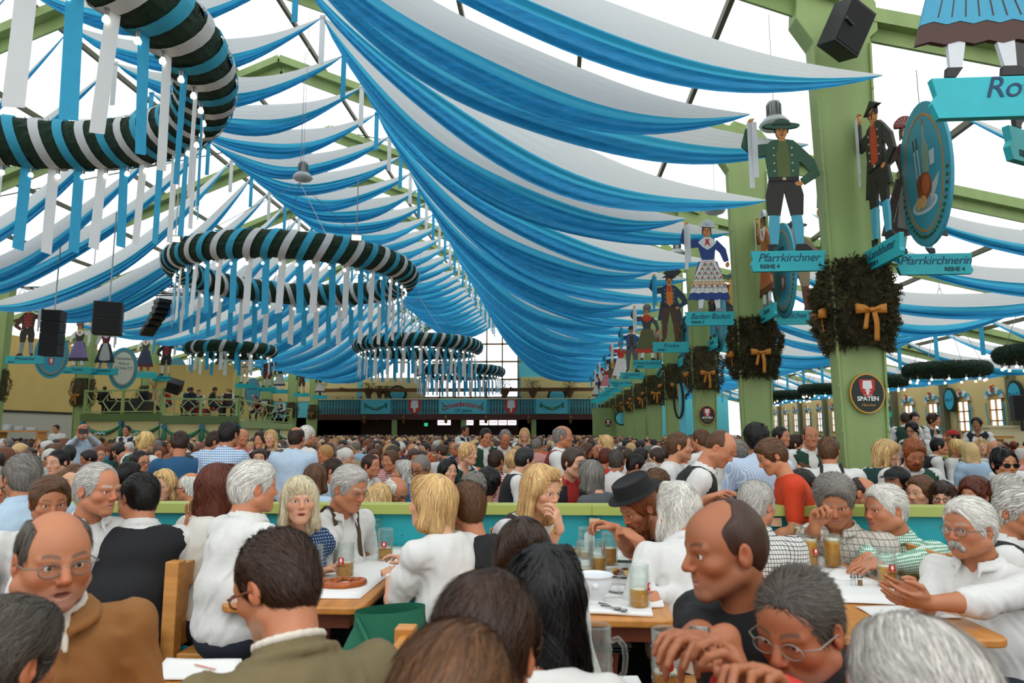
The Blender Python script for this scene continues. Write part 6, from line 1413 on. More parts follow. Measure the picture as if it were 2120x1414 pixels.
    for sx in (1, -1):
        el, wr, fd, pn, a = A[sx]; sr = s * (.85 if fem else 1)
        if sleeve == 'long': T.cone(sh[sx], el, .062 * sr, .052 * sr, .035); T.cone(el, el + (wr - el) * .93, .052 * sr, .037 * sr, .02); T.cone(el + (wr - el) * .86, el + (wr - el) * .95, .039 * sr, .039 * sr, .004)
        elif sleeve == 'rolled': T.cone(sh[sx], el, .062 * sr, .054 * sr, .035); T.cone(el, el + (wr - el) * .28, .057 * sr, .054 * sr, .02); T.cone(el + (wr - el) * .16, el + (wr - el) * .30, .058 * sr, .057 * sr, .006)
        elif sleeve == 'short': e2 = sh[sx] + (el - sh[sx]) * .72; T.cone(sh[sx], e2, .061 * sr, .058 * sr, .03)
        elif sleeve == 'puff': e2 = sh[sx] + (el - sh[sx]) * .42; T.ell(e2, np.array((.07, .07, .07)) * s, .03); e3 = sh[sx] + (el - sh[sx]) * .72; T.cone(e2, e3, .07 * s, .05 * s, .02)
        elif sleeve == 'none': pass
    if collar:
        nb = J(up * .527 + fw * .022); nr = (.068 if not fem else .056) * s + .012 * fat * s; e1 = np.array((1., 0, 0)); ring_ = []
        for i in range(17):
            a_ = -pi / 2 + (i / 16 - .5) * 2 * pi * .84; ring_.append(nb + e1 * cos(a_) * nr * 1.08 + fw * sin(a_) * nr + up * s * (-.022 * (1 + sin(a_)) * .5 + .014))
        for i in range(16):
            T.cone(ring_[i], ring_[i + 1], .007 * s, .007 * s, .003); o1, o2 = [(ring_[j] - nb) * .13 - up * .024 * s for j in (i, i + 1)]
            T.cone(ring_[i] - up * .012 * s, ring_[i + 1] - up * .012 * s, .008 * s, k=.004); T.cone(ring_[i] + o1, ring_[i + 1] + o2, .0105 * s, .0105 * s, .006)
        if jacket:
            CT_ = SDF()
            for i in range(16): CT_.cone(ring_[i] + up * .008 * s, ring_[i + 1] + up * .008 * s, .009 * s, k=.004); CT_.cone(ring_[i] - up * .02 * s, ring_[i + 1] - up * .02 * s, .012 * s, k=.006)
            for p in (ring_[0], ring_[-1]): CT_.cone(p, p + fw * .04 * s - up * .07 * s + (p - nb) * .1, .011 * s, .007 * s, .003)
            CT_.ell(J(up * .42 + fw * .075), np.array((.06, .04, .10)) * s, .02)
            V, Q = CT_.mesh(.006); link('shirt_collar', npmesh('shirt_collar', V, Q, cloth('under', 'cfc6b8')), root)
            for i in range(16): o1, o2 = [(ring_[j] - nb) * .35 - up * .03 * s for j in (i, i + 1)]; T.cone(ring_[i] + o1, ring_[i + 1] + o2, .014 * s, .014 * s, .006)
        for p in (ring_[0], ring_[-1]): T.cone(p - up * .008 * s, p + fw * .022 * s - up * .058 * s + (p - nb) * .25, .009 * s, .005 * s, .003)
    if vneck and not fem: T.cone(J(up * .545 + fw * .075), J(up * (.47 - vneck * .25) + fw * .15), .036 * s, .012 * s, .004, sub=True)
    elif vneck: T.ell(J(up * .455 + fw * .12), np.array((.05 + .04 * vneck, .1, .04 + .08 * vneck)) * s, .008, sub=True); T.ell(J(up * .53), np.array((.08, .075, .05)) * s, .008, sub=True)
    ax_ = (1, 1, .45)
    nk_ = J(up * .53 + fw * .03)
    disp = lambda P: np.clip((np.sqrt(((P - nk_) ** 2).sum(-1)) - .10 * s) / (.08 * s), .0, 1) * amp * (1.0 * nz(P, 24, 1, (1, 1, .35)) + 1.3 * np.abs(nz(P @ FR_, 44, 6, (1, .8, .22))) - .45 + .35 * nz(P @ FR_, 80, 4, (1, .7, .3)))
    V, Q = T.mesh(hs, disp=disp); link(tn, npmesh(tn, V, Q, tm), root)
    if vest:
        W_ = SDF(); trunk(W_, .026)
        for sx in (1, -1): W_.cone(sh[sx] + np.array((sx * .03, 0, .0)) * s, sh[sx] + (A[sx][0] - sh[sx]) * .7, .075 * s, .085 * s, .01, sub=True); W_.cone(sh[sx] + np.array((sx * .005, 0, .07)) * s, sh[sx] + np.array((sx * .1, 0, -.02)) * s, .045 * s, .06 * s, .01, sub=True)
        W_.ell(J(up * .53 + fw * .02), np.array((.105, .115, .085)) * s, .01, sub=True)
        W_.ell(J(up * .38 + fw * .15), np.array((.05 if not fem else .085, .1, .17 if not fem else .12)) * s, .01, sub=True)
        V, Q = W_.mesh(hs, disp=lambda P: .004 * nz(P, 26, 6)); link(vest if isinstance(vest, str) else 'vest', npmesh('vest', V, Q, cloth('vest ' + (vestc or '1a1d22'), vestc or '1a1d22') if not isinstance(vestc, bpy.types.Material) else vestc), root)
    if braces:
        for sx in (-1, 1):
            b = MB()
            pts = [];
            for t in np.linspace(0, 1, 14):
                a_ = t * pi; z = .12 + .355 * sin(a_) ** .5; yy = -cos(a_) * .14; p = J(up * z + fw * -yy * -1 * 1.0 + np.array((sx * (.085 - .06 * (t if t < .5 else 1 - t)), 0, 0)))
                pts.append(p)
            pts = [Vector(p) for p in pts]
            for i in range(len(pts)):
                for _ in range(12):
                    d_ = float(T.ev(np.array(pts[i])[None])[0])
                    if abs(d_ - .006) < .002: break
                    ctr = J(up * .25); g = np.array(pts[i]) - ctr; g /= np.linalg.norm(g); pts[i] = Vector(np.array(pts[i]) - g * (d_ - .006))
            for i in range(len(pts) - 1): b.bar(pts[i], pts[i + 1], .028, .006, up=(0, 1, .01))
            b.build('brace_strap', cloth('braces ' + braces, braces), root)
    # ---- trousers or skirt
    if legs:
        L_ = SDF(); L_.ell(J((0, 0, -.01)), np.array((.18 + .05 * fat, .14 + .04 * fat, .12)) * s, .05)
        for sx in (1, -1):
            h0, kn, an = hipj[sx]; L_.cone(h0, kn, .098 * s, .072 * s, .05); L_.cone(kn, an, .07 * s, .05 * s, .03)
        V, Q = L_.mesh(.02 * max(q_, 1) ** .7, disp=lambda P: .006 * nz(P, 20, 2)); link('trousers' if not fem else 'skirt', npmesh('trousers', V, Q, cloth('legs ' + trousers, trousers)), root)
    # ---- hair
    hm = hairm or hairmat(hair)
    if style:
        H = hair_sdf(X, style); st = (1, 1, .3)
        V, Q = H.mesh(.0064 * max(q_, 1), disp=lambda P: .0035 * nz(X.inv(P), 90, 3, (1, .5, .5)) - .001)
        pr = [(V, Q)]; n0 = len(V)
        if nstr: 
            a, b = strands(H, X, style, nstr, int(abs(hw.x * 100)) % 9999, flow=1 if R.random() < .5 else -1, r=.0011 if q_ < 1.5 else .003)
            if len(a): pr.append((a, b))
        V, Q = join(pr)
        if len(V): link('hair', npmesh('hair', V, Q, hm, True, None, hair_cols(n0, len(V) - n0, V=V)), root)
    if beard or tache:
        B = SDF(); e = lambda c, r, k=.02, sub=False: B.ell(X.p(*c), np.array(r) * s, k * s, X.R, sub)
        if beard:
            Lb = beard
            e((0, .055, -.09), (.05, .04, .035), .02); e((0, .06, -.1 - Lb * .5), (.042, .03, .03 + Lb * .5), .03)
            for sx in (-1, 1): B.cone(X.p(sx * .068, .012, -.03), X.p(sx * .045, .05, -.085), .012 * s, .022 * s, .02)
            e((0, .115, -.066), (.024, .03, .008), .004, True)
        for sx in (-1, 1): B.cone(X.p(sx * .003, .0985, -.048), X.p(sx * .03, .084, -.062 - (.012 if tache else 0)), .009 * s, .005 * s, .008)
        V, Q = B.mesh(.0045 * q_, disp=lambda P: .003 * nz(X.inv(P), 120, 3)); pr = [(V, Q)]; n0 = len(V)
        a, b_ = strands(B, X, 'beard', 900, 5, L=.022); pr.append((a, b_)); V, Q = join(pr)
        link('beard' if beard else 'moustache', npmesh('beard', V, Q, hairmat(beard and hair if beard else 'silver'), True, None, hair_cols(n0, len(V) - n0, V=V)), root)
    if gl: glasses(X, root, mat('spectacle frame ' + gl, gl, .3), sun, wire=(gl in ('8a8378', '6b6560')))
    if extra: extra(root, X, J, A, T, up, fw, sh)
    return root
# ---------------------------------------------------------------- people at the three tables and in front of them
SC = 1.06
def band(root, X, J, A, T, up, fw, sh):      # flower wreath in the hair
    b = MB(); pts = [Vector(X.p(.083 * cos(a), -.01 + .104 * sin(a), .062 + .012 * sin(a))) for a in np.linspace(0, 2 * pi, 26, endpoint=False)]
    b.tube(pts, .004, 5, closed=True); o = b.build('flower_band', mat('green band', '3d5a2a', .7), root)
    for i, p in enumerate(pts):
        if i % 2: continue
        f = MB(); f.lathe([(.001, .008), (.008, .006), (.011, 0), (.006, -.006), (.001, -.007)], 7, p, mod=lambda a, z, r, k: .002 * sin(a * 3)); f.build('blossom', mat(('red', 'cream', 'peach')[i // 2 % 3] + ' blossom', ('b81f1c', 'e8d9a8', 'e07a4a')[i // 2 % 3], .7), o, smooth=True)
def necklace(root, X, J, A, T, up, fw, sh):
    b = MB(); n = J(up * .44)
    pts = [Vector(J(up * (.465 - .11 * sin(t * pi)) + fw * (.03 + .10 * sin(t * pi)) + np.array((.055 * cos(t * pi), 0, 0)))) for t in np.linspace(0, 1, 22)]
    for p in pts: b.lathe([(.0005, .004), (.004, 0), (.0005, -.004)], 6, p)
    b.lathe([(.001, .016), (.012, 0), (.001, -.018)], 7, pts[11] - Vector((0, 0, .02))); b.build('necklace', mat('dark beads', '5a3a28', .3), root)
def pork_pie(root, X, J, A, T, up, fw, sh):
    b = MB(); m = mat('black felt', '101012', .85, bump=.3, bscale=200)
    prof = [(.001, .142), (.07, .142), (.082, .150), (.088, .145), (.094, .085), (.096, .078), (.128, .074), (.130, .070), (.095, .066), (.001, .066)]
    vs, fs, n = [], [], 30
    for r, z in prof:
        for j in range(n): a = 2 * pi * j / n; vs.append(Vector(X.p(r * 1.03 * cos(a), -.014 + r * 1.2 * sin(a), z + .014)))
    for i in range(len(prof) - 1):
        for j in range(n): fs.append((i * n + j, i * n + (j + 1) % n, (i + 1) * n + (j + 1) % n, (i + 1) * n + j))
    b.add(vs, fs); o = b.build('hat', m, root, auto=.6)
def watch_on(k, face='e8e8e4', strap='141414', r=.019):
    def f(root, X, J, A, T, up, fw, sh):
        el, wr, fd, pn, a = A[k]; d = (wr - el) / np.linalg.norm(wr - el); c = wr - d * .022
        z = np.array((0, 0, 1.)); z -= d * (z @ d); z /= np.linalg.norm(z); x = np.cross(d, z); b = MB()
        for off in np.linspace(-.008, .008, 5): b.tube([Vector(c + d * off + (x * cos(t) * .031 + z * sin(t) * .027)) for t in np.linspace(0, 2 * pi, 20, endpoint=False)], .0028, 5, closed=True)
        o = b.build('wristwatch', mat('strap ' + strap, strap, .5), root); c2 = c + z * .027
        w1, w2 = MB(), MB()
        for (mb, rr, h0, h1) in ((w1, r, -.002, .008), (w2, r * .82, .008, .0088)):
            vs = [Vector(c2 + z * h + (x * cos(t) + d * sin(t)) * rr) for h in (h0, h1) for t in np.linspace(0, 2 * pi, 24, endpoint=False)]
            mb.add(vs, [(i, (i + 1) % 24, 24 + (i + 1) % 24, 24 + i) for i in range(24)] + [tuple(range(24, 48))])
        w1.build('case', STEEL, o); w2.build('dial', mat('dial ' + face, face, .25), o)
    return f
def both(*fs):
    def f(*a):
        for g in fs: g(*a)
    return f
def bracelet(k, c='b98a4a'):
    def f(root, X, J, A, T, up, fw, sh):
        el, wr, fd, pn, a = A[k]; d = (wr - el) / np.linalg.norm(wr - el); z = np.array((0, .3, 1.)); z -= d * (z @ d); z /= np.linalg.norm(z); x = np.cross(d, z); b = MB(); c0 = wr - d * .025
        for off in (-.006, 0, .006): b.tube([Vector(c0 + d * off + (x * cos(t) * .029 + z * sin(t) * .026)) for t in np.linspace(0, 2 * pi, 16, endpoint=False)], .003, 5, closed=True)
        b.build('bracelet', mat('bracelet ' + c, c, .3, .8), root)
    return f
REST = dict(w='rest')
def horn_buttons(root, X, J, A, T, up, fw, sh):
    for z in (.36, .22, .08):
        p = np.array(J(up * z + fw * .3 + np.array((-.05, 0, 0))))
        for _ in range(60):
            d = float(T.ev(p[None])[0])
            if d < .004: break
            p = p - fw * max(d * .7, .002)
        b = MB(); b.tube([Vector(p), Vector(p + fw * .008)], .012, 12); b.build('button', mat('horn button', '3a3430', .35), root)
def cap_on(col, visor=True, flat=False):
    def f(root, X, J, A, T, up, fw, sh):
        b = MB(); vs, fs, n, k = [], [], 20, 7
        for i in range(k + 1):
            a = pi / 2 * i / k
            for j in range(n):
                t = 2 * pi * j / n; r = cos(a); x, y, z = .092 * r * cos(t), .112 * r * sin(t) - .012, .045 + (.07 if flat else .09) * sin(a); vs.append(Vector(X.p(x, y + (.03 * sin(a) if flat else 0), z + .2 * (y if y < 0 else 0) * .3)))
        fs = [(i * n + j, i * n + (j + 1) % n, (i + 1) * n + (j + 1) % n, (i + 1) * n + j) for i in range(k) for j in range(n)]; b.add(vs, fs)
        b.grid(lambda u, v: Vector(X.p(.075 * (2 * u - 1), .075 + .065 * v * cos((2 * u - 1) * 1.2) + .02 * cos((2 * u - 1) * 1.4), .055 - .012 * v)), 8, 3); b.build('cap', mat('cap ' + col, col, .8, bump=.2, bscale=120), root, smooth=True)
    return f
def P(label, head, hh, **k):
    k.setdefault('scale', SC); return person(label, head, hh, **k)
# --- front row, closest to the camera
P('balding grey-haired man in a brown suede jacket and glasses, mouth open', (112, 1160), 192, face=52, nod=4, body=38, lean=10, skin='c', hair='pepper', style='halo', fat=.5, nose=1.2, gl='6b6560', stub=(.4, .25, .2), top='suede', topc='8a5b2b', jacket=True, mouth=.6, age=1, sleeve='long', vneck=.5,
  extra=horn_buttons, trousers='3a3226')
P('blurred grey-haired head seen from behind at the bottom left corner', (8, 1375), 240, face=168, nod=14, body=165, skin='c', hair='pepper', style='wavy', top='dkgrey', topc='26262a', nstr=5000, lean=14, legs=False)
P('man in an olive field jacket and glasses, bending his head to the left', (572, 1212), 208, face=-112, nod=22, body=-140, lean=16, skin='c', hair='brown', style='recede', gl='6e3a22', stub=(.5, .38, .3), age=1, top='olive', topc='6a5d3e', jacket=True, nstr=5000, trousers='2a2a2a', legs=False)
P('blurred dark brown tousled head from behind, bottom centre of the photo', (1008, 1345), 285, face=165, body=170, lean=22, skin='c', hair='brown', style='wavy', top='navystripe', topc='2b3440', pat=('stripe', '8fa0ac', 60), nstr=5000, legs=False)
P('blurred light brown head from behind, lowest in the picture', (938, 1490), 350, face=175, body=175, lean=16, skin='c', hair='lbrown', style='full', top='dkgrey', topc='26262a', nstr=5000, legs=False)
P('blurred sandy grey head from behind at the lower right', (1900, 1470), 335, face=-160, body=-165, lean=14, skin='b', hair='silver', style='full', top='dkgrey', topc='26262a', nstr=5000, legs=False)
P('woman with long wavy black hair seen from behind in a white top', (1130, 1238), 195, face=150, body=165, lean=10, fem=True, skin='c', hair='black', style='wavylong', top='white', topc='d4d3cf', nstr=5000, collar=False, legs=False)
P('woman with straight dark brown hair bowing her forehead behind the black-haired woman', (1085, 1158), 148, face=14, nod=16, body=10, lean=12, fem=True, skin='c', hair='brown', style='straight', top='white', topc='d4d3cf', nstr=5000, collar=False, legs=False)
P('balding man in a black T-shirt, profile to the left, arms raised', (1500, 1138), 196, face=-76, nod=6, body=-62, lean=6, skin='t', hair='shaved', style='buzz', stub=(.36, .17, .1), top='blacktee', topc='0e0e11', sleeve='short', collar=False, vneck=0, age=1, legs=False, nose=1.1,
  arms=dict(r=dict(w=(1450, 1345, 1.48), to=(1385, 1300, 1.42), hint=(.4, -.2, -1), curl=.5, palm=(0, .3, -1)), l=dict(w=(1500, 1320, 1.62), to=(1400, 1335, 1.55), hint=(-.3, 0, -1), curl=.55, palm=(0, .6, -1))),
  extra=watch_on(1, 'c9ccd0', '141414', .022))
P('man with short grey hair and rimless glasses in an orange-red top', (1655, 1300), 222, face=-48, nod=14, body=-35, lean=12, skin='t', hair='pepper', style='spiky', gl='8a8378', top='redtop', topc='c2281c', stub=(.33, .2, .16), nstr=5000, age=1, nose=1.15, legs=False, fat=.3,
  arms=dict(r=dict(w=(1530, 1440, 1.36), to=(1520, 1370, 1.36), hint=(.6, -.2, -1), curl=.9, palm=(.5, .5, .2)), l=dict(w=(1610, 1450, 1.30), to=(1570, 1385, 1.28), hint=(-.6, -.2, -1), curl=.9, palm=(.2, .8, .2))))
def P2(label, head, hh, **k): k.setdefault('scale', 1.12); return person(label, head, hh, **k)
# --- first table
P2('white-haired man in a white shirt from behind, sitting at the bench end', (527, 1010), 102, face=132, body=142, lean=4, side=-3, skin='b', hair='white', style='full', top='white', topc='d9d8d4', gl=None, fat=.5, trousers='161d2a', arms=dict(r=dict(w=tb(600, 1165)), l=dict(w=tb(640, 1200))), age=1)
P2('white-haired woman in a dotted blue dirndl and necklace, speaking', (620, 1037), 94, face=28, nod=-4, body=42, lean=6, fem=True, skin='d', hair='ivory', style='fringe', sleeve='puff', top='white', topc='d9d8d4', vest='bodice', vestc=cloth('blue dots', '1b3a62', ('dots', 'c8d4e0', 55)), collar=False, vneck=.8, mouth=.5, extra=necklace, arms=dict(r=dict(w=tb(655, 1190)), l=dict(w=tb(690, 1168))), age=1)
P2('grey-haired man with glasses and braces in a white shirt, looking down', (724, 1012), 87, face=62, nod=16, body=55, lean=12, skin='b', hair='silver', style='full', gl='8a8378', top='white', topc='d9d8d4', braces='4a3424', fat=.4, arms=dict(r=dict(w=tb(755, 1120), to=tb(765, 1105)), l=dict(w=tb(735, 1128))), age=1)
P2('blonde woman in a white short-sleeved blouse, profile to the left', (893, 1040), 104, face=-100, body=-128, lean=12, side=2, fem=True, fat=.5, skin='d', hair='blond', style='bob', sleeve='puff', top='white', topc='d9d8d4', collar=False, vneck=.1, arms=dict(l=dict(w=(808, 1190, 3.72), to=(798, 1160, 3.9), hint=(-.2, .3, -1)), r=dict(w=(850, 1165, 3.95))), trousers='1e6a4e', nstr=5000, extra=bracelet(-1, 'c8c8c8'))
P2('woman with wavy auburn hair and lace sleeves, raising her hand', (452, 1010), 92, face=160, body=150, lean=4, fem=True, skin='c', hair='auburn', style='waves', sleeve='puff', top='lace', topc='d8d4c8', collar=False, arms=dict(l=dict(w=(402, 1098, 3.95), to=(397, 1060, 3.95), hint=(-.5, 0, -1), curl=.3), r=REST), extra=bracelet(-1))
P2('dark-haired man in a black waistcoat and rolled white sleeves, seen from behind', (287, 1030), 96, face=-118, body=-150, lean=8, skin='b', hair='dark', style='short', gl='1a1a1a', vest='waistcoat', vestc='101115', top='white', topc='d9d8d4', sleeve='rolled', fat=.7, trousers='14151a', arms=dict(l=dict(w=(205, 1215, 3.6), hint=(-.8, -.2, -.4)), r=REST))
P2('white-haired man with a long face in a white shirt, profile to the right', (202, 1015), 102, face=78, nod=4, body=52, lean=10, skin='b', hair='silver', style='recede', top='white', topc='d9d8d4', age=1)
P2('brown-haired man with a fringe in a white shirt, looking towards the camera', (103, 1040), 97, face=48, nod=8, body=40, lean=10, skin='c', hair='lbrown', style='full', top='white', topc='d9d8d4', age=1)
P2('man with thick grey hair in a light blue shirt at the left edge', (45, 988), 88, face=-120, body=-130, lean=6, skin='c', hair='grey', style='full', top='lblue', topc='a9bfd0', age=1)
P2('man in a white shirt partly hidden at the far left edge', (-14, 1010), 80, face=60, body=60, lean=6, skin='b', hair='grey', style='short', top='white', topc='d9d8d4', gl='1a1a1a', q=1.5)
P2('sandy-haired man squeezed between two white-shirted men', (152, 1000), 70, face=25, body=20, lean=6, skin='d', hair='lbrown', style='short', top='white', topc='d9d8d4', q=1.5)
# --- second table
P2('young blonde woman with a flower wreath, hand to her mouth', (1122, 1014), 94, face=48, nod=12, body=58, lean=14, fem=True, skin='d', hair='blond', style='long', sleeve='puff', top='white', topc='d9d8d4', vest='bodice', vestc='2a1f22', collar=False, vneck=.9, extra=both(band, bracelet(-1, 'c8963c')),
  arms=dict(l=dict(w=(1158, 1092, 3.8), to=(1148, 1050, 3.76), hint=(.2, -.2, -1), curl=.7, palm=(.2, -1, .2)), r=REST), nstr=5000)
P2('bearded man in a black pork pie hat, eating', (1322, 1052), 92, face=-62, nod=26, body=-72, lean=22, skin='c', hair='ginger', style='full', beard=.05, top='maroon', topc='2a1216', sleeve='short', collar=False, extra=pork_pie,
  arms=dict(r=dict(w=(1275, 1095, 3.95), to=(1240, 1080, 3.95), hint=(.2, 0, -1), curl=.8), l=dict(w=(1322, 1120, 3.8), to=(1290, 1094, 3.85), hint=(0, -.1, -1), curl=.8)))
P2('person with curly white hair in a white shirt, back to the camera', (1403, 1052), 100, face=-150, body=-158, lean=12, side=3, skin='b', hair='white', style='waves', top='white', topc='dad9d6', fat=1.0, wide=1.12, nstr=5000, arms=dict(l=dict(w=tb(1345, 1215)), r=dict(w=tb(1360, 1235))), trousers='22242c')
P2('dark-clad back of someone sitting behind the blonde woman in white', (965, 1050), 100, face=-140, body=-120, lean=8, fem=False, skin='b', hair='lbrown', style='short', top='blacktee', topc='0e0e11', collar=False)
# --- third table
P2('man with a white moustache and glasses, hands folded on the table edge', (2006, 1094), 116, face=-66, nod=2, body=-58, lean=8, skin='c', hair='white', style='full', gl='6b6560', tache=1, top='white', topc='dcdad6', sleeve='rolled', fat=.5, vneck=.4, age=1, trousers='1b2430', look=(-.3, 0),
  arms=dict(r=dict(w=(1905, 1236, 3.22), to=(1830, 1216, 3.22), hint=(.3, -.6, -1), curl=.3, palm=(0, 1, .3)), l=dict(w=(1912, 1250, 3.08), to=(1835, 1236, 3.08), hint=(-.3, -.3, -1), curl=.3, palm=(0, -1, .3))), extra=both(watch_on(1, 'e6e6e2', '1a1a1a', .017), bracelet(-1, 'c2281c')))
P2('white-haired man in a green checked shirt, arms on the table', (1832, 1055), 94, scale=1.27, face=-74, nod=2, body=-62, lean=10, skin='b', hair='white', style='full', top='greencheck', topc='e4efe8', pat=('check', '15855a', 62), fat=.7, age=1, arms=dict(r=dict(w=(1800, 1158, 4.25), to=(1768, 1164, 4.3)), l=dict(w=(1812, 1168, 4.1), to=(1772, 1174, 4.15))))
P2('grey-haired man in a pale plaid shirt leaning his head towards his wrist', (1728, 1040), 96, scale=1.3, face=-22, nod=18, body=-40, lean=12, skin='c', hair='grey', style='puffy', top='paleplaid', topc='c9c3b8', pat=('plaid', '8d8375', 24), age=1, sleeve='rolled', fat=.3,
  arms=dict(r=dict(w=(1688, 1092, 4.3), to=(1690, 1055, 4.33), hint=(.1, 0, -1), curl=1.2), l=REST), extra=watch_on(1, '20242a', '141414', .018), nose=1.2)
P2('silver-haired man in a black and white plaid shirt, seen from behind', (1568, 1046), 90, face=128, body=155, lean=8, skin='b', hair='silver', style='full', top='bwplaid', topc='d2d0cb', pat=('plaid', '2c2a2c', 44), fat=.3, arms=dict(r=REST, l=REST))
P2('grey-haired man with glasses in a dark waistcoat at the right edge', (2112, 1062), 98, face=20, body=60, lean=8, skin='b', hair='silver', style='full', gl='8a8378', vest='waistcoat', vestc='15201c', top='white', topc='dcdad6', q=1.5)
# ---------------------------------------------------------------- the nearer crowd, read one by one from the photograph
def Q(label, head, hh, **k):
    k.setdefault('scale', 1.03); k.setdefault('q', 2.0); k.setdefault('nstr', 600); k.setdefault('body', k.get('face', 0)); k.setdefault('group', 'people behind the partition')
    return person(label, head, hh, **k)
ST = dict(seat=False, sleeve='rolled')
W_ = dict(top='white', topc='dcdad6')
Q('bald waiter in a black waistcoat and rolled white sleeves, bowing his head', (1492, 928), 70, face=58, nod=34, body=80, lean=18, skin='b', hair='lbrown', style='buzz', vest='waistcoat', vestc='141a18', fat=.5, trousers='15151a', arms=dict(r=dict(w=(1468, 1032, 4.7)), l=dict(w=(1500, 1030, 4.9))), **ST, **W_)
Q('man in a white T-shirt standing in profile to the right', (1408, 925), 56, face=82, body=70, skin='a', hair='lbrown', style='short', seat=False, sleeve='short', collar=False, **W_)
Q('man in an orange-red T-shirt standing with bowed head', (1597, 945), 68, face=-88, nod=26, body=-100, lean=12, skin='a', hair='lbrown', style='full', seat=False, sleeve='short', collar=False, top='orangetee', topc='c83a10')
Q('dark-haired man in a light blue shirt standing with his back turned', (1566, 912), 60, face=172, skin='e', hair='black', style='puffy', seat=False, top='lbluestripe', topc='a8bcd8', pat=('stripe', 'd8e0ea', 60))
Q('grey-haired man in a dark green polo shirt behind the waiter', (1521, 938), 54, face=-110, skin='c', hair='grey', style='short', seat=False, sleeve='short', top='dkgreen', topc='123a2c')
Q('red-bearded waiter in a green waistcoat, looking down', (1892, 938), 56, face=-8, nod=32, body=-5, lean=10, skin='b', hair='ginger', style='full', beard=.01, vest='waistcoat', vestc='12402f', **ST, **W_)
Q('blonde waitress with short hair in a green waistcoat, facing right', (1836, 938), 52, face=64, body=100, nod=14, fem=True, skin='d', hair='blond', style='fringebob', vest='waistcoat', vestc='123a34', seat=False, sleeve='puff', collar=False, **W_)
Q('bearded man in a black flat cap and pink shirt', (1858, 1000), 62, face=-66, skin='c', hair='dark', style='short', beard=.01, top='pink', topc='d88878', extra=cap_on('141416', flat=True))
Q('woman in black with sunglasses and pinned-up dark hair', (2080, 962), 58, face=-4, fem=True, skin='a', hair='black', style='updo', gl='101012', sun=True, sleeve='none', top='blackdress', topc='0c0c0e', collar=False, vneck=0, Y=5.9)
Q('man with cropped reddish hair at the partition beside the pillar', (1787, 1022), 60, face=55, skin='b', hair='brown', style='buzz', top='dkgrey', topc='26262a', Y=5.6)
Q('brown-haired person in a dark speckled shirt facing left', (1908, 1020), 58, face=-70, nod=4, skin='d', hair='lbrown', style='full', top='speck', topc='22242a', pat=('dots', '9a9aa0', 90), Y=5.6)
Q('woman with a brown fringe and round glasses over the partition', (1953, 1032), 56, face=-35, fem=True, skin='d', hair='brown', style='fringebob', gl='3a2418', top='dkgrey', topc='26262a', Y=5.5)
Q('woman with curly brown hair and glasses behind the partition', (2018, 1028), 56, face=-60, fem=True, skin='a', hair='auburn', style='curly', gl='3a2418', top='dkgrey', topc='26262a', Y=5.5)
Q('grey-haired man in a dark waistcoat behind the partition at the right', (2092, 1018), 66, face=70, skin='b', hair='silver', style='full', vest='waistcoat', vestc='14241c', Y=5.4, **W_)
Q('dark-haired man partly hidden behind the orange T-shirt', (1660, 1010), 56, face=-30, skin='e', hair='dark', style='puffy', Y=5.7, top='dkgrey', topc='26262a')
Q('light brown-haired man in a white shirt looking left past the orange T-shirt', (1665, 975), 44, face=-75, skin='d', hair='lbrown', style='full', **W_)
Q('back of a man in a white shirt with crossed dark braces', (1716, 935), 58, face=150, body=165, lean=16, skin='b', hair='lbrown', style='short', seat=False, braces='1c1a1c', **W_)
Q('waiter in a green waistcoat facing the camera beside the pillar', (1679, 905), 44, face=-4, skin='c', hair='brown', style='buzz', vest='waistcoat', vestc='123a2a', seat=False, **W_)
Q('dark-haired bearded waiter beside the pillar', (1618, 905), 40, face=40, skin='b', hair='dark', style='short', beard=.0, vest='waistcoat', vestc='123a2a', seat=False, **W_)
Q('woman with brown hair tied back in a white blouse near the waiter', (1648, 920), 38, face=75, fem=True, skin='d', hair='brown', style='bun', seat=False, sleeve='puff', collar=False, **W_)
Q('bald waiter in a red waistcoat standing in profile', (1166, 905), 46, face=84, skin='c', hair='grey', style='halo', vest='waistcoat', vestc='701420', seat=False, lean=4, **W_)
Q('blonde waitress in a dirndl leaning forward', (970, 940), 44, face=62, body=50, lean=16, fem=True, skin='d', hair='blond', style='bun', vest='bodice', vestc='123a34', seat=False, sleeve='puff', collar=False, vneck=.8, **W_)
Q('man in a red checked shirt looking at the camera', (808, 955), 42, face=-28, skin='b', hair='lbrown', style='full', top='redcheck', topc='e8d8d4', pat=('check', 'a82428', 40))
Q('greying blonde woman in profile near the red checked shirt', (836, 978), 46, face=-72, fem=True, skin='a', hair='silver', style='bob', **W_)
Q('woman with straight black hair smiling behind the blonde woman', (928, 976), 48, face=40, fem=True, skin='d', hair='black', style='straight', top='dkgrey', topc='26262a')
Q('man in a blue checked shirt standing with his back turned', (476, 900), 52, face=165, skin='c', hair='dark', style='short', seat=False, top='bluecheck', topc='d8e2ec', pat=('check', '4a78a8', 46))
Q('second man in a blue checked shirt bending forward', (448, 915), 42, face=110, lean=26, skin='c', hair='brown', style='short', seat=False, top='bluecheck', topc='d8e2ec', pat=('check', '4a78a8', 46))
Q('bald man in a pale blue shirt standing with his back turned', (614, 908), 46, face=178, skin='c', hair='brown', style='halo', seat=False, top='paleblue', topc='b4c8da')
Q('white-haired man in a white shirt with braces beside the bald man', (636, 903), 42, face=150, skin='b', hair='white', style='short', seat=False, braces='6a4a2c', lean=14, **W_)
Q('man in a dark blue T-shirt standing with bowed head', (372, 920), 48, face=-150, nod=24, lean=12, skin='c', hair='brown', style='full', seat=False, sleeve='short', collar=False, top='bluetee', topc='1d4f74')
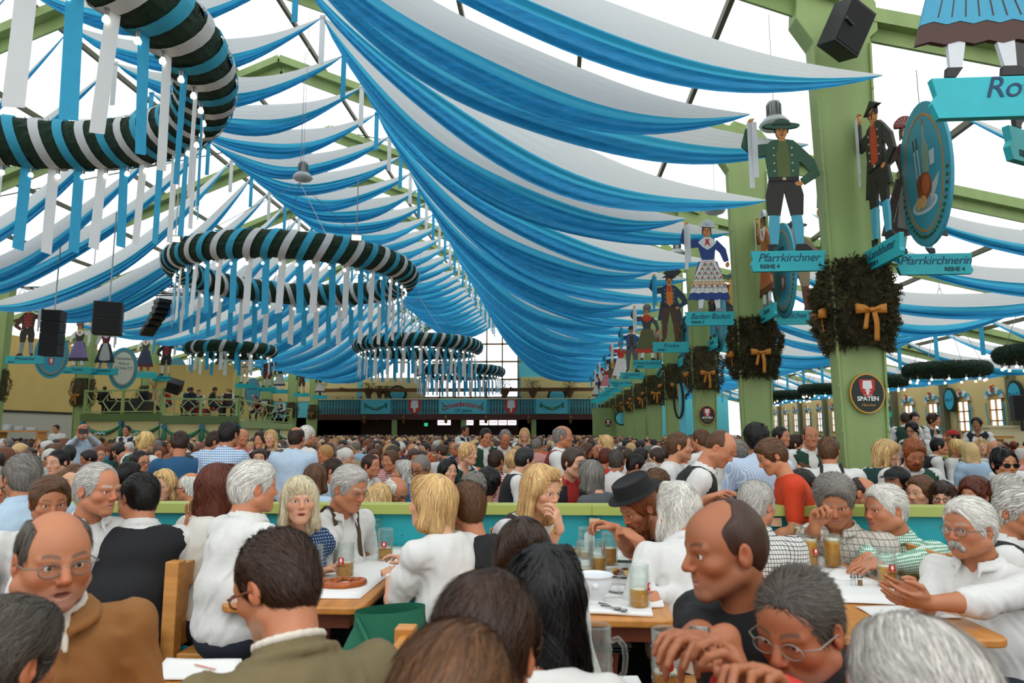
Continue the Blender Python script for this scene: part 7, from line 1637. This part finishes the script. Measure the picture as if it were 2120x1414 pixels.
Q('white-blonde waitress in a green waistcoat with her back turned', (302, 916), 42, face=170, fem=True, skin='d', hair='pblond', style='bun', vest='waistcoat', vestc='123a34', seat=False, sleeve='puff', collar=False, **W_)
Q('man in a pale shirt holding up a phone with both hands', (172, 893), 30, face=10, skin='b', hair='grey', style='halo', seat=False, top='paleblue', topc='b4c8da', arms=dict(r=dict(w=(168, 897, 10.6), fd=(0, .2, 1)), l=dict(w=(178, 897, 10.6), fd=(0, .2, 1))))
Q('dark-haired man in a black shirt staring at the camera', (119, 958), 50, face=-6, nod=6, skin='d', hair='dark', style='short', top='blacktee', topc='0e0e11')
Q('dark-haired man with black glasses in profile to the right', (290, 958), 46, face=70, skin='a', hair='dark', style='short', gl='1a1a1a', top='blacktee', topc='0e0e11')
Q('young blonde woman with a bob smiling behind the partition', (338, 1005), 56, face=12, nod=8, fem=True, skin='d', hair='blond', style='bob', Y=5.6, **W_)
Q('sandy-haired man in a white shirt looking down to the right', (354, 965), 48, face=52, nod=18, skin='a', hair='ginger', style='short', **W_)
Q('man with shaved dark hair seen from behind in a grey T-shirt', (388, 965), 46, face=-160, skin='c', hair='dark', style='buzz', top='greytee', topc='5a5c54', sleeve='short', collar=False)
Q('bald man with white beard and glasses behind the partition', (392, 1010), 58, face=-105, skin='b', hair='white', style='halo', beard=.0, gl='1a1a1a', Y=5.6)
Q('dark-haired man from behind near the black waistcoat', (268, 985), 52, face=140, skin='c', hair='dark', style='full', top='dkgrey', topc='26262a')
Q('woman with blonde pinned-up hair behind the white-haired man', (620, 970), 44, face=-20, fem=True, skin='a', hair='blond', style='updo', **W_)
Q('brown bobbed woman from behind beside the blue shirts', (655, 990), 56, face=160, fem=True, skin='d', hair='lbrown', style='bob', top='lblue', topc='a9bfd0')
Q('man in a light blue shirt with bowed head and dark hair', (690, 975), 48, face=95, nod=20, skin='b', hair='brown', style='short', top='lblue', topc='a9bfd0')
Q('brown-haired man in a white shirt in profile near the red checked shirt', (768, 965), 44, face=70, skin='b', hair='brown', style='short', **W_)
Q('bald man with glasses behind the grey-haired man with braces', (820, 1020), 52, face=60, nod=22, skin='c', hair='white', style='halo', gl='1a1a1a', Y=5.7, top='lblue', topc='a9bfd0')
Q('blonde hair of a person bending behind the partition', (785, 1035), 54, face=150, nod=20, fem=True, skin='d', hair='blond', style='waves', Y=5.6)
Q('grey curly-haired man in a red checked shirt at the partition', (985, 1015), 56, face=150, skin='c', hair='grey', style='curly', Y=5.7, top='redcheck', topc='e8d8d4', pat=('check', 'a82428', 40))
Q('pale blonde head bowed at the partition', (967, 1040), 54, face=170, nod=20, fem=True, skin='d', hair='pblond', style='waves', Y=5.5)
Q('black curly-haired person by the partition near the flower wreath', (1012, 1005), 56, face=170, fem=True, skin='e', hair='black', style='curly', Y=5.8, **W_)
Q('man in a red checked shirt with leather braces seen from behind', (1028, 955), 44, face=150, skin='c', hair='brown', style='short', top='redcheck', topc='e8d8d4', pat=('check', 'a82428', 40), braces='8a6a4a')
Q('blonde woman with pinned-up hair seen from behind in white', (1063, 955), 42, face=160, fem=True, skin='d', hair='blond', style='updo', **W_)
Q('grey-blonde woman in a dark grey jumper leaning on the table', (1222, 985), 56, face=-135, lean=14, fem=True, skin='d', hair='grey', style='bob', top='dkjumper', topc='4c5054', sleeve='long', Y=5.9)
Q('grey-haired man with glasses in an orange top beside the jumper', (1198, 975), 50, face=-70, skin='c', hair='grey', style='short', gl='1a1a1a', top='orangetee', topc='c83a10')
Q('man with dark greying hair in a white shirt seen from behind', (1278, 955), 46, face=155, skin='c', hair='pepper', style='short', **W_)
Q('woman in a red jacket with short hair further back', (1256, 948), 38, face=130, fem=True, skin='c', hair='auburn', style='short', top='redjacket', topc='b8281a', sleeve='long')
Q('man in a bright blue shirt bending at the table', (1318, 965), 46, face=95, nod=16, skin='e', hair='dark', style='short', top='brightblue', topc='1c5ab8')
Q('grey-haired person with glasses behind the pork pie hat', (1352, 985), 50, face=80, skin='b', hair='silver', style='short', gl='1a1a1a', **W_)
Q('curly light brown head directly behind the pork pie hat', (1360, 1010), 56, face=170, skin='c', hair='lbrown', style='curly', Y=5.5)
Q('fair-haired man behind the bald waiter', (1450, 912), 44, face=-140, skin='b', hair='lbrown', style='short', seat=False, **W_)
Q('dark-haired waiter in a green waistcoat amid the middle crowd', (1006, 905), 34, face=30, nod=16, skin='b', hair='dark', style='short', vest='waistcoat', vestc='123a2a', seat=False, **W_)
Q('balding waiter in a green waistcoat leaning over a table', (1046, 908), 34, face=10, nod=26, lean=22, skin='c', hair='grey', style='recede', vest='waistcoat', vestc='123a2a', seat=False, **W_)
Q('woman with long blonde hair standing in the distance', (1086, 900), 26, face=5, fem=True, skin='d', hair='blond', style='long', vest='bodice', vestc='3a4a5a', seat=False, sleeve='puff', collar=False, **W_)
Q('long-haired blonde woman in profile near the far pillars', (1252, 920), 36, face=-80, fem=True, skin='d', hair='blond', style='wavylong', **W_)
Q('dark-haired woman in a dirndl facing us on the left', (540, 912), 34, face=-10, fem=True, skin='a', hair='brown', style='straight', vest='bodice', vestc='2a1c22', **W_)
Q('long-haired blonde woman beside the dark-haired dirndl woman', (560, 908), 34, face=12, fem=True, skin='d', hair='blond', style='long', **W_)
Q('bald man in a pink shirt beside the blue checked shirt', (502, 905), 34, face=60, skin='b', hair='grey', style='bald', top='pink', topc='d88878')
Q('waitress with glasses bending over in the right aisle', (1888, 890), 32, face=-50, nod=16, fem=True, skin='d', hair='dark', style='bun', gl='1a1a1a', vest='bodice', vestc='1c3a5a', seat=False, sleeve='puff', collar=False, **W_)
Q('waitress with pinned-up hair and low neckline at the aisle counter', (1934, 870), 26, face=35, fem=True, skin='a', hair='brown', style='updo', vest='bodice', vestc='16323a', seat=False, sleeve='puff', collar=False, vneck=.8, **W_)
Q('waitress in profile standing alone at the end of the aisle counter', (2022, 878), 26, face=-40, fem=True, skin='e', hair='dark', style='bun', vest='bodice', vestc='20242a', seat=False, sleeve='puff', collar=False, **W_)
Q('waiter in a green waistcoat seen from behind at the aisle counter', (1874, 868), 26, face=160, skin='c', hair='brown', style='short', vest='waistcoat', vestc='123a2a', seat=False, **W_)
Q('young waiter in a green waistcoat looking down at the aisle counter', (1893, 867), 26, face=-10, nod=24, skin='d', hair='dark', style='short', vest='waistcoat', vestc='123a2a', seat=False, **W_)
Q('pale blonde woman with pinned-up hair at the aisle partition', (1985, 928), 34, face=40, fem=True, skin='c', hair='pblond', style='updo', **W_)
Q('black-haired man in light blue beside the pale blonde woman', (1998, 935), 34, face=170, skin='e', hair='black', style='short', top='lblue', topc='a9bfd0')
Q('long-haired young blonde woman in lilac in the right aisle', (2032, 925), 32, face=-20, fem=True, skin='d', hair='blond', style='long', top='lilac', topc='b8a8c8')
Q('man with shaved grey hair near the aisle partition', (2058, 930), 34, face=-60, skin='b', hair='grey', style='buzz', **W_)
Q('man in a red cap and khaki jacket in the right aisle', (1972, 905), 28, face=-100, skin='c', hair='dark', style='short', top='khaki', topc='8a7650', extra=cap_on('a01c1c'))
Q('dark-haired man in a black waistcoat behind the aisle partition', (1945, 925), 34, face=70, skin='b', hair='black', style='short', vest='waistcoat', vestc='141417', **W_)
Q('waiter with dark waistcoat standing before the bandstand wall', (262, 892), 20, face=5, skin='c', hair='dark', style='short', vest='waistcoat', vestc='1a2a26', seat=False, q=2.2, **W_)
Q('waiter in a long black waistcoat beyond the crowd at the gallery', (963, 892), 20, face=60, skin='c', hair='dark', style='short', vest='waistcoat', vestc='101012', seat=False, q=2.2, **W_)
Q('cook in a white T-shirt working behind the far left counter', (116, 888), 16, face=0, nod=10, skin='a', hair='black', style='short', seat=False, q=2.4, sleeve='short', collar=False, **W_)
Q('white-haired man standing with his back to us near the bandstand', (628, 897), 24, face=170, skin='b', hair='white', style='short', seat=False, q=2.2, **W_)

# ---------------------------------------------------------------- the rest of the crowd: copied figures with their own colours
ph2 = MB().box((0, 0, 0), (.15, .012, .08)).build('phone', BLACK, loc=at(173, 893, 10.45)); tag(ph2, 'dark phone held up before the face of the man in pale blue', 'phone')
OBJC = mat('crowd cloth', (1, 1, 1), .85, objcol=True, bump=.2, bscale=60); OBJH = mat('crowd hair', (1, 1, 1), .5, objcol=True, bump=.6, bscale=90, stretch=(1, 1, .3))
OBJV = mat('crowd waistcoat', (1, 1, 1), .85, objcol=True)
protos = []
PR = [dict(style='short', skin='b'), dict(style='full', skin='c'), dict(style='halo', skin='b'), dict(style='recede', skin='c'), dict(style='puffy', skin='a'), dict(style='short', skin='e', gl='1a1a1a'),
      dict(style='bob', skin='d', fem=True), dict(style='long', skin='a', fem=True), dict(style='updo', skin='d', fem=True), dict(style='waves', skin='c', fem=True), dict(style='full', skin='d', vest=1), dict(style='bun', skin='d', fem=True, vest=1)]
for i, a in enumerate(PR):
    a = dict(a); v = a.pop('vest', None); gl = a.pop('gl', None)
    hy = (0, 25, -25)[i % 3]
    o = person('x', (0, 0), 30, place=(0, 0, 1.24), face=hy, body=0, nod=(4, 14)[i % 2], lean=(6, 12)[i // 2 % 2], q=2.6, nstr=0, hairm=OBJH, topm=OBJC, lowres=True, vest='waistcoat' if v else None, vestc=OBJV if v else None, sleeve=('long', 'rolled', 'puff')[2 if a.get('fem') else i % 2], gl=gl, collar=not a.get('fem'), **a)
    h = o.location.copy(); o.location = (-h.x, -h.y, 0) ; o['ht'] = 1.24; protos.append(o)
HC = [('dark brown', '1a100a'), ('black', '0a0807'), ('brown', '321c0e'), ('brown', '3a2212'), ('dark brown', '20140c'), ('chestnut', '4c2812'), ('light brown', '5c3a20'), ('blonde', 'a87c40'), ('pale blonde', 'c8a870'), ('grey', '6e6860'), ('white', 'c8c4bc'), ('reddish', '6a3416')]
CC = [('white', 'dcdad6'), ('white', 'dcdad6'), ('white', 'd6d4cf'), ('white', 'd6d4cf'), ('cream', 'cfc8b4'), ('light blue', '9cb4ca'), ('blue', '2f5a8c'), ('dark blue', '1c2a44'), ('black', '141416'), ('dark green', '16382c'), ('grey', '66686a'), ('red', 'a02420'), ('orange', 'cc5a20'), ('pink', 'd0908a'), ('brown', '5a3c26'), ('teal', '1f6a6e'), ('beige', 'b09a78')]
FC = ['facing us', 'seen from behind', 'turned left', 'turned right']
used = set()
def put(pi_, x, y, z, rz, region, hc=None, cc=None, sc=1.0, grp='people in the seated crowd', extra_label=None):
    src = protos[pi_]; r = src.copy(); COL.objects.link(r); rr = Matrix.Rotation(rz, 3, 'Z')
    r.rotation_euler = (0, 0, rz); r.scale = (sc,) * 3; r.location = (x, y, z); hcn = hc or R.choice(HC if not (PR[pi_].get('style') in ('halo',)) else HC[9:11]); ccn = cc or R.choice(CC)
    sk_ = R.choice(list(SKINC.values()))
    for ch in src.children:
        c = ch.copy(); COL.objects.link(c); c.parent = r; n = ch.name.split('.')[0]
        c.color = linear(hcn[1]) if n == 'hair' else (linear(ccn[1]) if n in ('shirt', 'blouse') else linear(R.choice(('16382c', '1c1c20', '3a1c20', '20304a'))))
        if ccn[0] != 'white' and 'waistcoat' in n: c.color = linear('1c1c20')
        for g in ch.children: d = g.copy(); COL.objects.link(d); d.parent = c
    a = (math.degrees(rz) - 180) % 360; f = 0 if (a < 40 or a > 320) else (3 if a < 130 else (1 if a < 230 else 2))
    sex = 'woman' if PR[pi_].get('fem') else ('balding man' if PR[pi_]['style'] in ('halo', 'recede') else 'man'); extra = ' with glasses' if PR[pi_].get('gl') else ''
    if PR[pi_].get('vest'): extra = ' with waistcoat'
    tries = [f'{hcn[0]}-haired {sex}{extra} in {ccn[0]}, {FC[f]}, {region}', f'{sex}, {hcn[0]} hair, {ccn[0]} top, {FC[f]}, {region}']
    lb = extra_label
    if not lb:
        for t in tries:
            if t not in used: lb = t; break
        else:
            i = 0
            while True:
                t = f'{ordw(i + 1)} {hcn[0]}-haired {sex} in {ccn[0]}, {region}'
                if t not in used: lb = t; break
                i += 1
    used.add(lb); r['label'] = lb; r['group'] = grp; return r
def region(x, y):
    a = 'in the right aisle' if x > 4.6 else ('on the left' if x < -.42 * y else ('in the middle' if x < -.12 * y else 'by the right pillars'))
    b = 'by the partition' if y < 8 else ('close behind' if y < 11 else ('midway back' if y < 15 else 'far back'))
    return f'{a} {b}' if x <= 4.6 else f'{a} {b}'
seats = []
y = 6.3
rowi = 0
taken = [proj(o.matrix_world.translation + Vector((0, 0, 1.2)))[0] for o in []]
near = [(o.location.x, o.location.y) for o in COL.objects if o.parent is None and o.get('category') == 'person' and o.name.startswith('person') and o.location.length > .5]
while y < 60:
    xmin, xmax = max(-.83 * y, -20.6), min(.80 * y, 18)
    x = xmin + R.uniform(0, .4)
    while x < xmax:
        jx, jy = x + R.uniform(-.12, .12), y + R.uniform(-.14, .14)
        ok = abs(jx - PX_R) > .75 and not (jx > 4.6 and abs(jx - 7.6 - .1 * (y - 12)) < .5)
        if any((jx - a) ** 2 + (jy - b) ** 2 < .42 for a, b in near): ok = False
        if jx < -12.6 and 25.5 < y < 42: ok = False
        if jx < -17 and y > 41: ok = False
        if jx > 6.2 and abs(jx - (6.7 + .25 * (y - 8.6) if y < 15 else 8.5)) < .45: ok = False
        if ok and R.random() < .93: seats.append((jx, jy))
        x += .66 if y < 24 else .72
    y += .78 if y < 24 else .86; rowi += 1
seats.sort(key=lambda s_: s_[1])
NI = 225
for (x, y) in seats[:NI]:
    i = R.randrange(12); rz = R.choice((pi / 2, -pi / 2, pi / 2, -pi / 2, 0.1, pi)) + R.uniform(-.5, .5)
    put(i, x, y, R.uniform(-.03, .06) + (.02 if y < 9 else 0), rz, region(x, y), sc=R.uniform(.96, 1.05))
print('seats', len(seats))
# musicians and far single figures
for i, (x, y, Y, hc, lb) in enumerate(((213, 828, 31, 0, 'dark-haired keyboard player in black on the bandstand'), (301, 836, 31, 2, 'tuba player in a waistcoat on the bandstand'), (350, 818, 30.5, 1, 'drummer in a red vest on the bandstand'), (385, 848, 29.5, 0, 'white-sleeved musician with back turned on the bandstand'), (398, 850, 29.5, 4, 'musician with glasses between the music stands'), (414, 832, 31.5, 5, 'chestnut-haired musician facing away on the bandstand'), (437, 845, 29.5, 2, 'brass player with greying hair in black'), (470, 842, 30, 7, 'fair-haired musician in a black waistcoat'), (482, 836, 31, 0, 'dark-haired musician turned to his music on the bandstand'), (532, 850, 34, 0, 'singer in black standing on the far bandstand'), (583, 857, 37, 0, 'musician sitting at the far end of the bandstand'))):
    p_ = at(x, y, Y); p_.z = 1.24 + (2.40 if x < 336 else (2.24 if x < 500 else 2.07)); put((1, 0, 10, 10, 5, 10, 1, 10, 10, 11, 10)[i], p_.x, p_.y, p_.z - 1.24, (0.2, 1.3, 2.5, 0, 1.5, pi, -1, .3, 2, pi, 2.8)[i], '', HC[hc], CC[0] if i in (3, 5, 7, 8, 10) else (CC[11] if i in (2, 9) else CC[8]), 1.0, 'musicians on the bandstand', lb)
k = 0
for i in range(30):
    x = X0 + 1.2 + i * .88 + R.uniform(-.2, .2)
    put(R.randrange(12), x, YG + .7 + R.uniform(0, .5), 3.25 + R.uniform(0, .25), R.choice((0, pi, pi / 2, -pi / 2)), 'on the far gallery', grp='guests on the gallery')
# everybody farther back, a few pixels each: one mass of seated people
def crowd_proto(fem, style, q=7.8):
    o = person('x', (0, 0), 30, place=(0, 0, 1.24), face=R.choice((-20, 0, 25)), body=0, nod=8, lean=8, q=q, nstr=0, hairm=OBJH, topm=OBJC, lowres=True, legs=False, fem=fem, style=style, collar=False, sleeve='long')
    V, F_, K = [], [], []; n = 0
    for ch in o.children:
        me = ch.data; v = np.empty(len(me.vertices) * 3, np.float32); me.vertices.foreach_get('co', v); v = v.reshape(-1, 3); nf = len(me.polygons); f = np.empty(len(me.loops), np.int32); me.loops.foreach_get('vertex_index', f); f = f.reshape(-1, 4)
        kind = {'body': 0, 'hair': 1}.get(ch.name.split('.')[0], 2)
        ok = (v[f, 2] > (1.1 if kind == 0 else 1.0)).any(1); f = f[ok]; u, iv = np.unique(f, return_inverse=True); v = v[u]; f = iv.reshape(-1, 4)
        V.append(v); F_.append(f + n); K.append(np.full(len(v), kind)); n += len(v)
    V = np.concatenate(V); F_ = np.concatenate(F_); K = np.concatenate(K)
    c = np.array((o.location.x, o.location.y, 0)); V = V
    for ch in list(o.children): bpy.data.objects.remove(ch)
    bpy.data.objects.remove(o); return V, F_, K
cps = [crowd_proto(False, 'short'), crowd_proto(False, 'halo'), crowd_proto(True, 'bob'), crowd_proto(False, 'full'), crowd_proto(True, 'updo')]
VV, FF, CL, n = [], [], [], 0
rs_ = np.random.RandomState(5)
for (x, y) in seats[NI:]:
    if y > 40 and R.random() < .25: continue
    V, F_, K = cps[rs_.randint(5)]; a = R.choice((pi / 2, -pi / 2, 0, pi)) + R.uniform(-.5, .5); c, s_ = cos(a), sin(a)
    W2 = np.stack([V[:, 0] * c - V[:, 1] * s_ + x, V[:, 0] * s_ + V[:, 1] * c + y, V[:, 2] + R.uniform(-.05, .06)], 1)
    cols = np.array([SKINC[R.choice('abcde')], linear(R.choice(HC)[1])[:3], linear(R.choice(CC)[1])[:3]]); VV.append(W2); FF.append(F_ + n); CL.append(cols[K]); n += len(V)
me = npmesh('crowd', np.concatenate(VV), np.concatenate(FF), mat('crowd paint', (1, 1, 1), .7, attr=True), True, None, np.concatenate(CL)); cr = link('crowd', me); cr['kind'] = 'stuff'; cr['label'] = 'dense mass of seated people filling the far half of the hall'; cr['category'] = 'crowd'
print('crowd verts', n)
for o in protos:
    for ch in list(o.children):
        for g in list(ch.children): bpy.data.objects.remove(g)
        bpy.data.objects.remove(ch)
    bpy.data.objects.remove(o)
VV = FF = CL = cps = me = None
import gc; gc.collect()
